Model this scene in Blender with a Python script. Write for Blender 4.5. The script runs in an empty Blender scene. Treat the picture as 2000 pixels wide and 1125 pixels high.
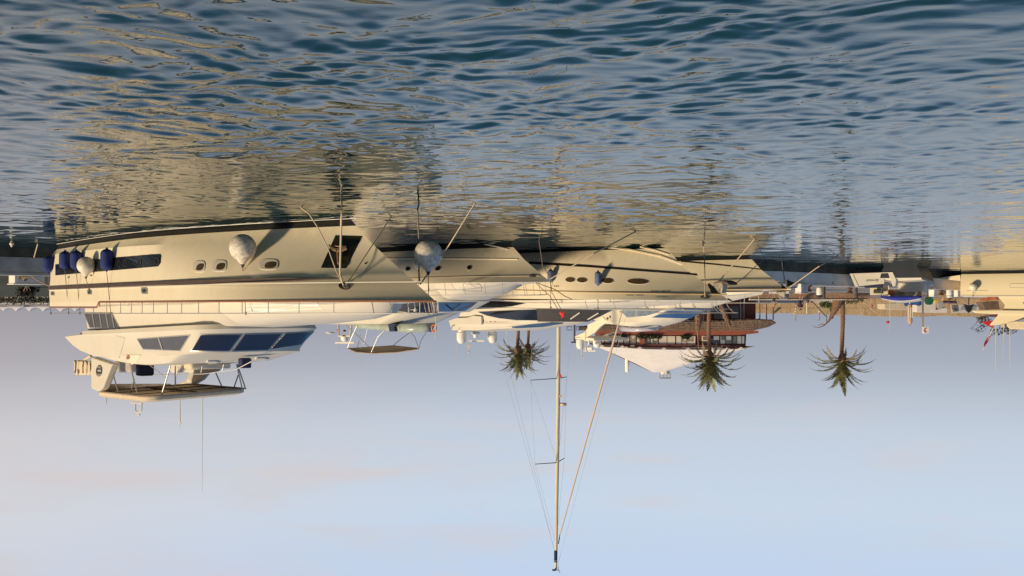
import bpy, bmesh, math, random
import numpy as np
from mathutils import Vector, Matrix
from mathutils.bvhtree import BVHTree
from mathutils.geometry import delaunay_2d_cdt

SC = bpy.context.scene
COL = SC.collection
R = math.radians
V = Vector
random.seed(7)

# ------------------------------------------------------------------ camera
# The photograph was taken with the phone held upside down: the camera is
# rolled by 180 degrees, the world itself is built the right way up.
CAM = V((0.0, 0.0, 3.0))
FPX = 2400.0                      # focal length in pixels of the 2000 px frame
PITCH = math.atan(49.5 / FPX)
cd = bpy.data.cameras.new('camera')
cd.sensor_width = 36.0
cd.lens = FPX / 2000.0 * 36.0
cd.clip_start = 0.1
cd.clip_end = 3000.0
cam = bpy.data.objects.new('camera', cd)
COL.objects.link(cam)
cam.location = CAM
_fw = V((0, math.cos(PITCH), -math.sin(PITCH)))
_up = V((0, math.sin(PITCH), math.cos(PITCH)))
_rt = V((1, 0, 0))
cam.rotation_euler = Matrix((-_rt, -_up, -_fw)).transposed().to_euler()   # rolled 180 degrees
SC.camera = cam

# ------------------------------------------------------------------ sky, sun, exposure
SUN_EL, SUN_ROT = R(27), R(118)
w = bpy.data.worlds.new("World")
SC.world = w
w.use_nodes = True
nt = w.node_tree
nd = nt.nodes
bg = nd['Background']


def wn(kind, **kw):
    n = nd.new(kind)
    for k, v in kw.items():
        setattr(n, k, v)
    return n


def lk(a, b):
    nt.links.new(a, b)


sky = wn('ShaderNodeTexSky', sky_type='NISHITA', sun_disc=False, sun_elevation=SUN_EL, sun_rotation=SUN_ROT)
sky.air_density = 1.0
sky.dust_density = 2.0
sky.ozone_density = 1.5
geo = wn('ShaderNodeTexCoord')
sep = wn('ShaderNodeSeparateXYZ')
lk(geo.outputs['Generated'], sep.inputs[0])
# evening haze: mauve at the horizon, pale blue above, deeper blue overhead
ramp = wn('ShaderNodeValToRGB')
lk(sep.outputs['Z'], ramp.inputs['Fac'])
e = ramp.color_ramp.elements
stops = [(0.0, (.315, .345, .42)), (.035, (.375, .412, .495)), (.09, (.53, .595, .695)), (.15, (.565, .66, .785)),
         (.25, (.485, .62, .85)), (.30, (.24, .395, .66)), (.38, (.105, .23, .44)), (.52, (.065, .15, .29)), (1.0, (.08, .16, .33))]
e[0].position, e[0].color = stops[0][0], (*stops[0][1], 1)
e[1].position, e[1].color = stops[1][0], (*stops[1][1], 1)
for p, c in stops[2:]:
    q = e.new(p)
    q.color = (*c, 1)
# warmer and pinker towards the sun's side
ax = wn('ShaderNodeMapRange')
ax.inputs['From Min'].default_value = .05
ax.inputs['From Max'].default_value = .45
lk(sep.outputs['X'], ax.inputs['Value'])
pink = wn('ShaderNodeMixRGB', blend_type='MULTIPLY')
pink.inputs[2].default_value = (1.17, .985, .86, 1)
lk(ax.outputs[0], pink.inputs[0])
lk(ramp.outputs[0], pink.inputs[1])
# thin stretched cloud on a high layer
dv = wn('ShaderNodeVectorMath', operation='DIVIDE')
addz = wn('ShaderNodeMath', operation='ADD')
addz.inputs[1].default_value = .12
lk(sep.outputs['Z'], addz.inputs[0])
cmb = wn('ShaderNodeCombineXYZ')
for i in range(3):
    lk(addz.outputs[0], cmb.inputs[i])
lk(geo.outputs['Generated'], dv.inputs[0])
lk(cmb.outputs[0], dv.inputs[1])
mp = wn('ShaderNodeMapping')
mp.inputs['Scale'].default_value = (.55, .8, 0)
mp.inputs['Rotation'].default_value = (0, 0, R(12))
mp.inputs['Location'].default_value = (3.3, 1.2, 0)
lk(dv.outputs[0], mp.inputs[0])
nz = wn('ShaderNodeTexNoise')
nz.inputs['Scale'].default_value = 2.2
nz.inputs['Detail'].default_value = 7
nz.inputs['Roughness'].default_value = .55
nz.inputs['Distortion'].default_value = .5
lk(mp.outputs[0], nz.inputs['Vector'])
cr = wn('ShaderNodeMapRange', interpolation_type='SMOOTHSTEP')
cr.inputs['From Min'].default_value = .46
cr.inputs['From Max'].default_value = .72
cr.inputs['To Max'].default_value = 1.0
lk(nz.outputs['Fac'], cr.inputs['Value'])
cz = wn('ShaderNodeMapRange', interpolation_type='SMOOTHSTEP')     # the layer thins out overhead
cz.inputs['From Min'].default_value = .42
cz.inputs['From Max'].default_value = .16
lk(sep.outputs['Z'], cz.inputs['Value'])
cm = wn('ShaderNodeMath', operation='MULTIPLY')
lk(cr.outputs[0], cm.inputs[0])
lk(cz.outputs[0], cm.inputs[1])
cl = wn('ShaderNodeMixRGB')
cl.inputs[2].default_value = (.64, .59, .60, 1)
cx_ = wn('ShaderNodeMapRange')                                     # most of the cloud lies towards the sun's side
cx_.inputs['From Min'].default_value = -.2
cx_.inputs['From Max'].default_value = .35
cx_.inputs['To Min'].default_value = .5
lk(sep.outputs['X'], cx_.inputs['Value'])
cy_ = wn('ShaderNodeMapRange', interpolation_type='SMOOTHSTEP')
cy_.inputs['From Min'].default_value = .04
cy_.inputs['From Max'].default_value = .11
lk(sep.outputs['Z'], cy_.inputs['Value'])
cm2 = wn('ShaderNodeMath', operation='MULTIPLY')
lk(cx_.outputs[0], cm2.inputs[0])
lk(cy_.outputs[0], cm2.inputs[1])
cm3 = wn('ShaderNodeMath', operation='MULTIPLY')
lk(cm.outputs[0], cm3.inputs[0])
lk(cm2.outputs[0], cm3.inputs[1])
lk(cm3.outputs[0], cl.inputs[0])
lk(pink.outputs[0], cl.inputs[1])
ns = wn('ShaderNodeMixRGB', blend_type='MULTIPLY')
ns.inputs[0].default_value = 1
ns.inputs[2].default_value = (.09, .09, .09, 1)
lk(sky.outputs[0], ns.inputs[1])
fin = wn('ShaderNodeMixRGB')
fin.inputs[0].default_value = .92
lk(ns.outputs[0], fin.inputs[1])
lk(cl.outputs[0], fin.inputs[2])
sc10 = wn('ShaderNodeMixRGB', blend_type='MULTIPLY')
sc10.inputs[0].default_value = 1
sc10.inputs[2].default_value = (10, 10, 10, 1)
lk(fin.outputs[0], sc10.inputs[1])
lk(sc10.outputs[0], bg.inputs['Color'])
bg.inputs['Strength'].default_value = .1

sl = bpy.data.lights.new('sun', 'SUN')
sl.energy = 4.5
sl.angle = R(7)
sl.color = (1.0, .785, .49)
sun = bpy.data.objects.new('sun', sl)
COL.objects.link(sun)
SUNV = V((math.sin(SUN_ROT) * math.cos(SUN_EL), math.cos(SUN_ROT) * math.cos(SUN_EL), math.sin(SUN_EL)))
sun.rotation_euler = SUNV.to_track_quat('Z', 'Y').to_euler()
sun.location = SUNV * 60

vs = SC.view_settings
vs.view_transform = 'Standard'
vs.look = 'None'
vs.gamma = 1
vs.exposure = 0.1
vs.use_curve_mapping = False
SC.cycles.use_denoising = True
SC.cycles.max_bounces = 8
SC.cycles.caustics_reflective = False
SC.cycles.caustics_refractive = False

# ------------------------------------------------------------------ measuring helpers


def ray(x, y):
    """direction through a pixel of the 2000 x 1125 photograph (as shot, upside down)"""
    return (_fw * FPX + _rt * (1000.0 - x) + _up * (y - 562.5)).normalized()


def at_z(x, y, z):
    d = ray(x, y)
    return CAM + d * ((z - CAM.z) / d.z)


def at_d(x, y, D):
    d = ray(x, y)
    return CAM + d * (D / d.y)


def proj(P):
    q = P - CAM
    k = q.dot(_fw)
    return 1000 - q.dot(_rt) / k * FPX, 562.5 + q.dot(_up) / k * FPX


class Frame:
    """a boat's own axes: s from the bow waterline aft, n to port, z up"""

    def __init__(f, B, ang):
        f.B = V((B[0], B[1], 0))
        f.t = V((math.cos(R(ang)), math.sin(R(ang)), 0))
        f.n = V((f.t.y, -f.t.x, 0))

    def P(f, s, n, z):
        return f.B + f.t * s + f.n * n + V((0, 0, z))

    def pn(f, x, y, n):
        d = ray(x, y)
        return CAM + d * ((f.B + f.n * n - CAM).dot(f.n) / d.dot(f.n))

    def ps(f, x, y, s):
        d = ray(x, y)
        return CAM + d * ((f.B + f.t * s - CAM).dot(f.t) / d.dot(f.t))

    def loc(f, p):
        q = p - f.B
        return q.dot(f.t), q.dot(f.n), q.z

    def sz(f, x, y, n):
        s, _, z = f.loc(f.pn(x, y, n))
        return s, z


# ------------------------------------------------------------------ materials
MATS = {}


def mat(name, base, rough=.5, metal=0.0, var=.12, vscale=3.0, bump=0.0, bscale=40.0, coat=0.0, spec=.5, stretch=None, alpha=None,
        trans=0.0, var2=None):
    if name in MATS:
        return MATS[name]
    m = bpy.data.materials.new(name)
    m.use_nodes = True
    t = m.node_tree
    b = t.nodes['Principled BSDF']
    b.inputs['Roughness'].default_value = rough
    b.inputs['Metallic'].default_value = metal
    b.inputs['Coat Weight'].default_value = coat
    b.inputs['Coat Roughness'].default_value = .06
    b.inputs['Specular IOR Level'].default_value = spec
    b.inputs['Transmission Weight'].default_value = trans
    co = t.nodes.new('ShaderNodeTexCoord')
    src = co.outputs['Object']
    if stretch:
        mpn = t.nodes.new('ShaderNodeMapping')
        mpn.inputs['Scale'].default_value = stretch
        t.links.new(src, mpn.inputs[0])
        src = mpn.outputs[0]
    n = t.nodes.new('ShaderNodeTexNoise')
    n.inputs['Scale'].default_value = vscale
    n.inputs['Detail'].default_value = 6
    n.inputs['Roughness'].default_value = .6
    t.links.new(src, n.inputs['Vector'])
    mr = t.nodes.new('ShaderNodeMapRange')
    mr.inputs['From Min'].default_value = .3
    mr.inputs['From Max'].default_value = .7
    t.links.new(n.outputs['Fac'], mr.inputs['Value'])
    mx = t.nodes.new('ShaderNodeMixRGB')
    mx.inputs[1].default_value = (*[c * (1 - var) for c in base], 1)
    c2 = var2 if var2 else [min(1, c * (1 + var * .7)) for c in base]
    mx.inputs[2].default_value = (*c2, 1)
    t.links.new(mr.outputs[0], mx.inputs[0])
    t.links.new(mx.outputs[0], b.inputs['Base Color'])
    if bump:
        n2 = t.nodes.new('ShaderNodeTexNoise')
        n2.inputs['Scale'].default_value = bscale
        n2.inputs['Detail'].default_value = 4
        t.links.new(src, n2.inputs['Vector'])
        bp = t.nodes.new('ShaderNodeBump')
        bp.inputs['Strength'].default_value = bump
        bp.inputs['Distance'].default_value = .05
        t.links.new(n2.outputs['Fac'], bp.inputs['Height'])
        t.links.new(bp.outputs[0], b.inputs['Normal'])
    MATS[name] = m
    return m


def brick_mat(name, c1, c2, mortar, scale, bump=.6, w=.5, h=.25, rough=.9):
    m = bpy.data.materials.new(name)
    m.use_nodes = True
    t = m.node_tree
    b = t.nodes['Principled BSDF']
    b.inputs['Roughness'].default_value = rough
    co = t.nodes.new('ShaderNodeTexCoord')
    mpn = t.nodes.new('ShaderNodeMapping')
    mpn.inputs['Rotation'].default_value = (R(90), 0, 0)
    t.links.new(co.outputs['Object'], mpn.inputs[0])
    n0 = t.nodes.new('ShaderNodeTexNoise')
    n0.inputs['Scale'].default_value = 2.2
    t.links.new(mpn.outputs[0], n0.inputs['Vector'])
    mxv = t.nodes.new('ShaderNodeMixRGB')
    mxv.inputs[0].default_value = .12
    t.links.new(mpn.outputs[0], mxv.inputs[1])
    t.links.new(n0.outputs['Color'], mxv.inputs[2])
    br = t.nodes.new('ShaderNodeTexBrick')
    br.inputs['Scale'].default_value = scale
    br.inputs['Brick Width'].default_value = w
    br.inputs['Row Height'].default_value = h
    br.inputs['Mortar Size'].default_value = .03
    br.inputs['Color1'].default_value = (*c1, 1)
    br.inputs['Color2'].default_value = (*c2, 1)
    br.inputs['Mortar'].default_value = (*mortar, 1)
    t.links.new(mxv.outputs[0], br.inputs['Vector'])
    n = t.nodes.new('ShaderNodeTexNoise')
    n.inputs['Scale'].default_value = 5
    n.inputs['Detail'].default_value = 8
    t.links.new(co.outputs['Object'], n.inputs['Vector'])
    mr = t.nodes.new('ShaderNodeMapRange')
    mr.inputs['To Min'].default_value = .55
    mr.inputs['To Max'].default_value = 1.35
    t.links.new(n.outputs['Fac'], mr.inputs['Value'])
    mx = t.nodes.new('ShaderNodeMixRGB')
    mx.blend_type = 'MULTIPLY'
    mx.inputs[0].default_value = 1
    t.links.new(br.outputs['Color'], mx.inputs[1])
    t.links.new(mr.outputs[0], mx.inputs[2])
    t.links.new(mx.outputs[0], b.inputs['Base Color'])
    bp = t.nodes.new('ShaderNodeBump')
    bp.inputs['Strength'].default_value = bump
    bp.inputs['Distance'].default_value = .1
    t.links.new(n.outputs['Fac'], bp.inputs['Height'])
    t.links.new(bp.outputs[0], b.inputs['Normal'])
    return m


gel = mat('cream_gelcoat', (.78, .69, .525), .26, var=.035, vscale=1.1, coat=.3, spec=.4, stretch=(1.6, 1.6, .35))


def weather(m):
    t = m.node_tree
    b = t.nodes['Principled BSDF']
    src = b.inputs['Base Color'].links[0].from_socket
    co = t.nodes.new('ShaderNodeTexCoord')
    sp = t.nodes.new('ShaderNodeSeparateXYZ')
    t.links.new(co.outputs['Object'], sp.inputs[0])
    nzz = t.nodes.new('ShaderNodeTexNoise')
    nzz.inputs['Scale'].default_value = 2.4
    nzz.inputs['Detail'].default_value = 6
    mpn = t.nodes.new('ShaderNodeMapping')
    mpn.inputs['Scale'].default_value = (2.2, 2.2, .22)
    t.links.new(co.outputs['Object'], mpn.inputs[0])
    t.links.new(mpn.outputs[0], nzz.inputs['Vector'])
    zz = t.nodes.new('ShaderNodeMath')
    zz.operation = 'MULTIPLY_ADD'
    zz.inputs[1].default_value = -1.7
    t.links.new(nzz.outputs['Fac'], zz.inputs[0])
    t.links.new(sp.outputs['Z'], zz.inputs[2])
    mr = t.nodes.new('ShaderNodeMapRange')
    mr.inputs['From Min'].default_value = -.75
    mr.inputs['From Max'].default_value = -.25
    mr.inputs['To Min'].default_value = .38
    mr.inputs['To Max'].default_value = 0
    t.links.new(zz.outputs[0], mr.inputs['Value'])
    m2 = t.nodes.new('ShaderNodeMapRange')
    m2.inputs['From Min'].default_value = .56
    m2.inputs['From Max'].default_value = .75
    m2.inputs['To Max'].default_value = .13
    t.links.new(nzz.outputs['Fac'], m2.inputs['Value'])
    mxm = t.nodes.new('ShaderNodeMath')
    mxm.operation = 'MAXIMUM'
    t.links.new(mr.outputs[0], mxm.inputs[0])
    t.links.new(m2.outputs[0], mxm.inputs[1])
    mx = t.nodes.new('ShaderNodeMixRGB')
    mx.blend_type = 'MULTIPLY'
    mx.inputs[2].default_value = (.84, .74, .56, 1)
    t.links.new(mxm.outputs[0], mx.inputs[0])
    t.links.new(src, mx.inputs[1])
    t.links.new(mx.outputs[0], b.inputs['Base Color'])


weather(gel)
gelw = mat('white_gelcoat', (.60, .555, .475), .6, var=.035, vscale=1.2, spec=.2)
boot = mat('black_antifouling', (.018, .017, .016), .45, var=.4, vscale=4)
wline = mat('white_waterline', (.75, .73, .68), .4)
brown = mat('brown_rubber', (.06, .035, .028), .5, var=.25)
teak = mat('varnished_teak', (.26, .10, .045), .35, var=.25, vscale=9, stretch=(1, 1, 8), coat=.3)
steel = mat('polished_steel', (.46, .45, .43), .5, metal=1.0, var=.08)
dglass = mat('dark_glass', (.012, .013, .018), .05, var=.3, vscale=1.5, spec=.8)
bglass = mat('blue_tinted_glass', (.012, .014, .03), .04, var=.3, vscale=1.5, spec=1.0)
rubber = mat('black_rubber', (.02, .02, .022), .6)
rope_m = mat('rope', (.50, .40, .27), .9, var=.25, vscale=30)
drope = mat('weathered_rope', (.22, .17, .12), .9, var=.3, vscale=30)
bluecov = mat('navy_fender_cover', (.012, .028, .15), .85, var=.2, vscale=20, bump=.15, bscale=160)
dirtyw = mat('grimy_white_vinyl', (.66, .60, .51), .5, var=.42, vscale=8, stretch=(1, 1, 1.6))
canvasc = mat('cream_canvas', (.62, .52, .38), .9, var=.12, vscale=6, bump=.3, bscale=14)
taupe = mat('taupe_canvas', (.34, .27, .21), .9, var=.12, vscale=3, bump=.15, bscale=20)
navy = mat('navy_canvas', (.02, .028, .075), .85, var=.2, bump=.2, bscale=30)
blackc = mat('charcoal_canvas', (.045, .042, .045), .85, var=.2, vscale=5, bump=.3, bscale=9)
redm = mat('red_cloth', (.55, .03, .035), .8, var=.15)
domew = mat('radome_white', (.80, .75, .66), .4, var=.04)
blackp = mat('black_print', (.02, .02, .02), .6)
greyp = mat('grey_print', (.25, .24, .23), .5)

# ------------------------------------------------------------------ object helpers
ORG = {}


def prop(o, label=None, cat=None, group=None, kind=None):
    for k, v in (('label', label), ('category', cat), ('group', group), ('kind', kind)):
        if v:
            o[k] = v
    return o


def thing(name, label, cat, loc, group=None):
    o = bpy.data.objects.new(name, None)
    o.empty_display_size = .2
    COL.objects.link(o)
    o.location = loc
    ORG[o.name] = V(loc)
    return prop(o, label, cat, group)


class M:
    """collects shapes in world coordinates and links them as one mesh object"""

    def __init__(s):
        s.v, s.f, s.mi, s.cur = [], [], [], 0

    def add(s, vs_, fs):
        o = len(s.v)
        s.v += [tuple(p) for p in vs_]
        for f in fs:
            s.f.append([i + o for i in f])
            s.mi.append(s.cur)
        return s

    def box(s, c, size, yaw=0.0, rot=None, taper=1.0):
        m = rot if rot is not None else Matrix.Rotation(yaw, 3, 'Z')
        c = V(c)
        pts = []
        for z in (-.5, .5):
            k = 1.0 if z < 0 else taper
            for x, y in ((-.5, -.5), (.5, -.5), (.5, .5), (-.5, .5)):
                pts.append(c + m @ V((x * size[0] * k, y * size[1] * k, z * size[2])))
        return s.add(pts, [(0, 3, 2, 1), (4, 5, 6, 7), (0, 1, 5, 4), (1, 2, 6, 5), (2, 3, 7, 6), (3, 0, 4, 7)])

    def tube(s, pts, r, n=6, r2=None, cap=True):
        pts = [V(p) for p in pts]
        k = len(pts)
        vs_, fs = [], []
        up = None
        for i, p in enumerate(pts):
            d = (pts[min(i + 1, k - 1)] - pts[max(i - 1, 0)]).normalized()
            if up is None:
                up = V((0, 0, 1)) if abs(d.z) < .9 else V((1, 0, 0))
            a = d.cross(up)
            if a.length < 1e-5:
                a = d.cross(V((1, .3, 0)))
            a.normalize()
            b = d.cross(a).normalized()
            up = a.cross(d)
            rr = r if r2 is None else r + (r2 - r) * i / max(1, k - 1)
            if isinstance(r, (list, tuple)):
                rr = r[i]
            for j in range(n):
                q = 2 * math.pi * j / n
                vs_.append(p + a * (math.cos(q) * rr) + b * (math.sin(q) * rr))
        for i in range(k - 1):
            for j in range(n):
                j2 = (j + 1) % n
                fs.append((i * n + j, i * n + j2, (i + 1) * n + j2, (i + 1) * n + j))
        if cap:
            fs.append(tuple(range(n))[::-1])
            fs.append(tuple((k - 1) * n + j for j in range(n)))
        return s.add(vs_, fs)

    def lathe(s, prof, c, n=20, axis=(0, 0, 1)):
        """prof: list of (radius, height)"""
        c = V(c)
        q = V(axis).normalized().to_track_quat('Z', 'Y').to_matrix()
        vs_, fs = [], []
        for r, h in prof:
            for j in range(n):
                a = 2 * math.pi * j / n
                vs_.append(c + q @ V((r * math.cos(a), r * math.sin(a), h)))
        k = len(prof)
        for i in range(k - 1):
            for j in range(n):
                j2 = (j + 1) % n
                fs.append((i * n + j, i * n + j2, (i + 1) * n + j2, (i + 1) * n + j))
        if prof[0][0] > 1e-4:
            fs.append(tuple(range(n))[::-1])
        if prof[-1][0] > 1e-4:
            fs.append(tuple((k - 1) * n + j for j in range(n)))
        return s.add(vs_, fs)

    def grid(s, rows):
        a, b = len(rows), len(rows[0])
        vs_ = [p for r in rows for p in r]
        return s.add(vs_, [(i * b + j, i * b + j + 1, (i + 1) * b + j + 1, (i + 1) * b + j) for i in range(a - 1) for j in range(b - 1)])

    def prism(s, outline, off):
        """a polygon (world points) swept by the vector off"""
        o = [V(p) for p in outline]
        n = len(o)
        off = V(off)
        fs = [tuple(range(n))[::-1], tuple(range(n, 2 * n))]
        for i in range(n):
            j = (i + 1) % n
            fs.append((i, j, j + n, i + n))
        return s.add(o + [p + off for p in o], fs)

    def quad(s, a, b, c, d):
        return s.add([a, b, c, d], [(0, 1, 2, 3)])

    def build(s, name, mats, parent=None, smooth=35, bevel=0.0, merge=True, solid=0.0, bsegs=2, subsurf=0):
        me = bpy.data.meshes.new(name)
        o = bpy.data.objects.new(name, me)
        COL.objects.link(o)
        if parent is not None:
            org = ORG[parent.name]
            o.parent = parent
        else:
            a = np.array(s.v)
            org = V((float(a[:, 0].mean()), float(a[:, 1].mean()), float(a[:, 2].min())))
            o.location = org
        ORG[o.name] = org
        me.from_pydata([V(p) - org for p in s.v], [], s.f)
        if not isinstance(mats, (list, tuple)):
            mats = [mats]
        for m in mats:
            me.materials.append(m)
        me.polygons.foreach_set('material_index', s.mi)
        bm = bmesh.new()
        bm.from_mesh(me)
        if merge:
            bmesh.ops.remove_doubles(bm, verts=bm.verts, dist=1e-4)
        bmesh.ops.recalc_face_normals(bm, faces=bm.faces)
        bm.to_mesh(me)
        bm.free()
        if smooth:
            me.polygons.foreach_set('use_smooth', [True] * len(me.polygons))
            me.set_sharp_from_angle(angle=R(smooth))
        if solid:
            q = o.modifiers.new('solid', 'SOLIDIFY')
            q.thickness = solid
            q.offset = 0
        if bevel:
            q = o.modifiers.new('bevel', 'BEVEL')
            q.width = bevel
            q.segments = bsegs
            q.limit_method = 'ANGLE'
            q.angle_limit = R(40)
            q.harden_normals = False
        if subsurf:
            q = o.modifiers.new('sub', 'SUBSURF')
            q.levels = q.render_levels = subsurf
        return o


def dup(root, loc, label=None, group=None):
    r = root.copy()
    COL.objects.link(r)
    r.location = loc
    if label:
        r['label'] = label
    if group:
        r['group'] = group
    for ch in list(root.children):
        c = ch.copy()
        COL.objects.link(c)
        c.parent = r
        for g in ch.children:
            d = g.copy()
            COL.objects.link(d)
            d.parent = c
    return r


def bvh_of(*ms):
    vs_, fs = [], []
    for m in ms:
        o = len(vs_)
        vs_ += [V(p) for p in m.v]
        fs += [[i + o for i in f] for f in m.f]
    return BVHTree.FromPolygons(vs_, fs)


def cast(bv, x, y):
    d = ray(x, y)
    h = bv.ray_cast(CAM, d)
    if h[0] is None:
        return None, None
    n = h[1]
    if n.dot(d) > 0:
        n = -n
    return h[0], n


def decal(m, bv, poly, off=.012, back=.02, step=None):
    """a panel lying on a surface: outline given in photo pixels, laid on the surface below"""
    xs = [p[0] for p in poly]
    ys = [p[1] for p in poly]
    if step is None:
        step = max(2.0, (max(xs) - min(xs)) / 14)
    pts = []
    for i, p in enumerate(poly):
        q = poly[(i + 1) % len(poly)]
        k = max(1, int(math.hypot(q[0] - p[0], q[1] - p[1]) / step))
        for j in range(k):
            pts.append((p[0] + (q[0] - p[0]) * j / k, p[1] + (q[1] - p[1]) * j / k))
    nb = len(pts)

    def inside(x, y):
        c = False
        for i in range(len(poly)):
            x1, y1 = poly[i]
            x2, y2 = poly[i - 1]
            if (y1 > y) != (y2 > y) and x < (x2 - x1) * (y - y1) / (y2 - y1) + x1:
                c = not c
        return c
    allp = list(pts)
    gx = min(xs) + step * .5
    while gx < max(xs):
        gy = min(ys) + step * .5
        while gy < max(ys):
            if inside(gx, gy) and min(math.hypot(gx - p[0], gy - p[1]) for p in pts) > step * .35:
                allp.append((gx, gy))
            gy += step
        gx += step
    v2, _, fs, *_r = delaunay_2d_cdt([V(p) for p in allp], [], [list(range(nb))], 1, 1e-6)
    hits = [cast(bv, p.x, p.y) for p in v2]
    good = [h for h in hits if h[0] is not None]
    if not good:
        return m
    pl, pn_ = good[0]
    vs_, base = [], []
    for p, h in zip(v2, hits):
        if h[0] is None:
            d = ray(p.x, p.y)
            best = min(good, key=lambda g: (CAM + d * (g[0] - CAM).length - g[0]).length)
            k = (best[0] - CAM).dot(best[1]) / d.dot(best[1])
            q = CAM + d * k
            if (q - best[0]).length > .6:
                q = CAM + d * (best[0] - CAM).length
            h = (q, best[1])
        vs_.append(h[0] + h[1] * off)
        base.append(h[0] - h[1] * back)
    n = len(vs_)
    faces = [tuple(f) for f in fs]
    edge = {}
    for f in faces:
        for i in range(len(f)):
            a, b = f[i], f[(i + 1) % len(f)]
            if (b, a) in edge:
                del edge[(b, a)]
            else:
                edge[(a, b)] = 1
    faces += [(b, a, a + n, b + n) for a, b in edge]
    return m.add(vs_ + base, faces)


def ell(cx, cy, rx, ry, n=18, tilt=0.0):
    ct, st = math.cos(R(tilt)), math.sin(R(tilt))
    return [(cx + rx * math.cos(a) * ct - ry * math.sin(a) * st, cy + rx * math.cos(a) * st + ry * math.sin(a) * ct)
            for a in (2 * math.pi * i / n for i in range(n))]


def grow(poly, d):
    """offset a convex pixel outline outwards by d"""
    cx = sum(p[0] for p in poly) / len(poly)
    cy = sum(p[1] for p in poly) / len(poly)
    n = len(poly)
    area = sum(poly[i][0] * poly[(i + 1) % n][1] - poly[(i + 1) % n][0] * poly[i][1] for i in range(n))
    sg = 1 if area > 0 else -1
    out = []
    for i in range(n):
        p, a, b = V(poly[i]), V(poly[i - 1]), V(poly[(i + 1) % n])
        n1 = V(((p - a).y, -(p - a).x)).normalized() * sg
        n2 = V(((b - p).y, -(b - p).x)).normalized() * sg
        q = (n1 + n2)
        q = q / max(.35, q.length_squared / 2)
        out.append(tuple(p + q * d))
    return out


def sag(a, b, k, n=14):
    a, b = V(a), V(b)
    return [a.lerp(b, i / n) + V((0, 0, -4 * k * (i / n) * (1 - i / n))) for i in range(n + 1)]


def text_mesh(m, txt, origin, right, up, h, depth=.008, shear=0.0, bold=0.0, width=None):
    """lettering as solid mesh; origin = left end of the baseline"""
    cu = bpy.data.curves.new('lettering', 'FONT')
    cu.body = txt
    cu.size = 1.0
    cu.shear = shear
    cu.offset = bold
    cu.resolution_u = 3
    o = bpy.data.objects.new('lettering', cu)
    COL.objects.link(o)
    bpy.context.view_layer.update()
    me = o.to_mesh()
    right, up = V(right).normalized(), V(up).normalized()
    nrm = right.cross(up)
    k = h / .72
    kx = k
    if width:
        ext = max(v.co.x for v in me.vertices) - min(v.co.x for v in me.vertices)
        kx = width / ext
    vs_ = [V(origin) + right * (v.co.x * kx) + up * (v.co.y * k) + nrm * depth for v in me.vertices]
    m.add(vs_, [tuple(p.vertices) for p in me.polygons])
    o.to_mesh_clear()
    bpy.data.objects.remove(o)
    bpy.data.curves.remove(cu)
    return m


# ------------------------------------------------------------------ boat shells


def shell(f, levels, nx=36, top=True, bottom=False, camber=.06, m=None, mats=None, sub=None):
    """levels from the bottom up; each: sf, sa (front and aft s), zf, za, b (half beam), p, q (plan shape), mid, ba (aft beam factor),
    zc (extra height in the middle). Returns the mesh builder and the point function of each level."""
    m = m or M()
    xs = [(1 - math.cos(math.pi * i / nx / 2 * 1.0)) for i in range(nx + 1)]

    def pt(L, xi, side):
        s = L['sf'] + (L['sa'] - L['sf']) * xi
        mid = L.get('mid', .5)
        if xi < mid:
            y = max(0.0, 1 - (1 - xi / mid) ** L.get('p', 2.0)) ** L.get('q', 1.0)
        else:
            y = 1 - (1 - L.get('ba', .92)) * ((xi - mid) / (1 - mid)) ** 2
        y *= L['b']
        zt = xi ** L.get('zp', 1.0)
        z = L['zf'] + (L['za'] - L['zf']) * zt + L.get('zc', 0) * 4 * xi * (1 - xi)
        return f.P(s, side * y, z)
    rows = []
    for L in levels:
        rows.append([[pt(L, x, sd) for x in xs] for sd in (1, -1)])
    for a, b in zip(range(len(levels) - 1), range(1, len(levels))):
        m.cur = levels[b].get('mi', 0)
        for sd in (0, 1):
            m.grid([rows[a][sd], rows[b][sd]])
        m.quad(rows[a][0][-1], rows[a][1][-1], rows[b][1][-1], rows[b][0][-1])
    if top:
        m.cur = levels[-1].get('ti', levels[-1].get('mi', 0))
        P_, S_ = rows[-1]
        mid_ = [(p + q) / 2 + V((0, 0, camber * min(1, (p - q).length / 2))) for p, q in zip(P_, S_)]
        m.grid([P_, mid_, S_])
        m.add([P_[-1], mid_[-1], S_[-1]], [(0, 1, 2)])
    if bottom:
        P_, S_ = rows[0]
        m.grid([P_, S_])
    m.cur = 0
    return m, [lambda xi, sd, L=L: pt(L, xi, sd) for L in levels]


def edge_at(fn, sd, x):
    """the point of a boat's edge that stands above photo column x"""
    lo, hi = 0.0, 1.0
    inc = proj(fn(1, sd))[0] > proj(fn(0, sd))[0]
    for _ in range(40):
        c = (lo + hi) / 2
        if (proj(fn(c, sd))[0] < x) == inc:
            lo = c
        else:
            hi = c
    return fn((lo + hi) / 2, sd), (lo + hi) / 2


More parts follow.
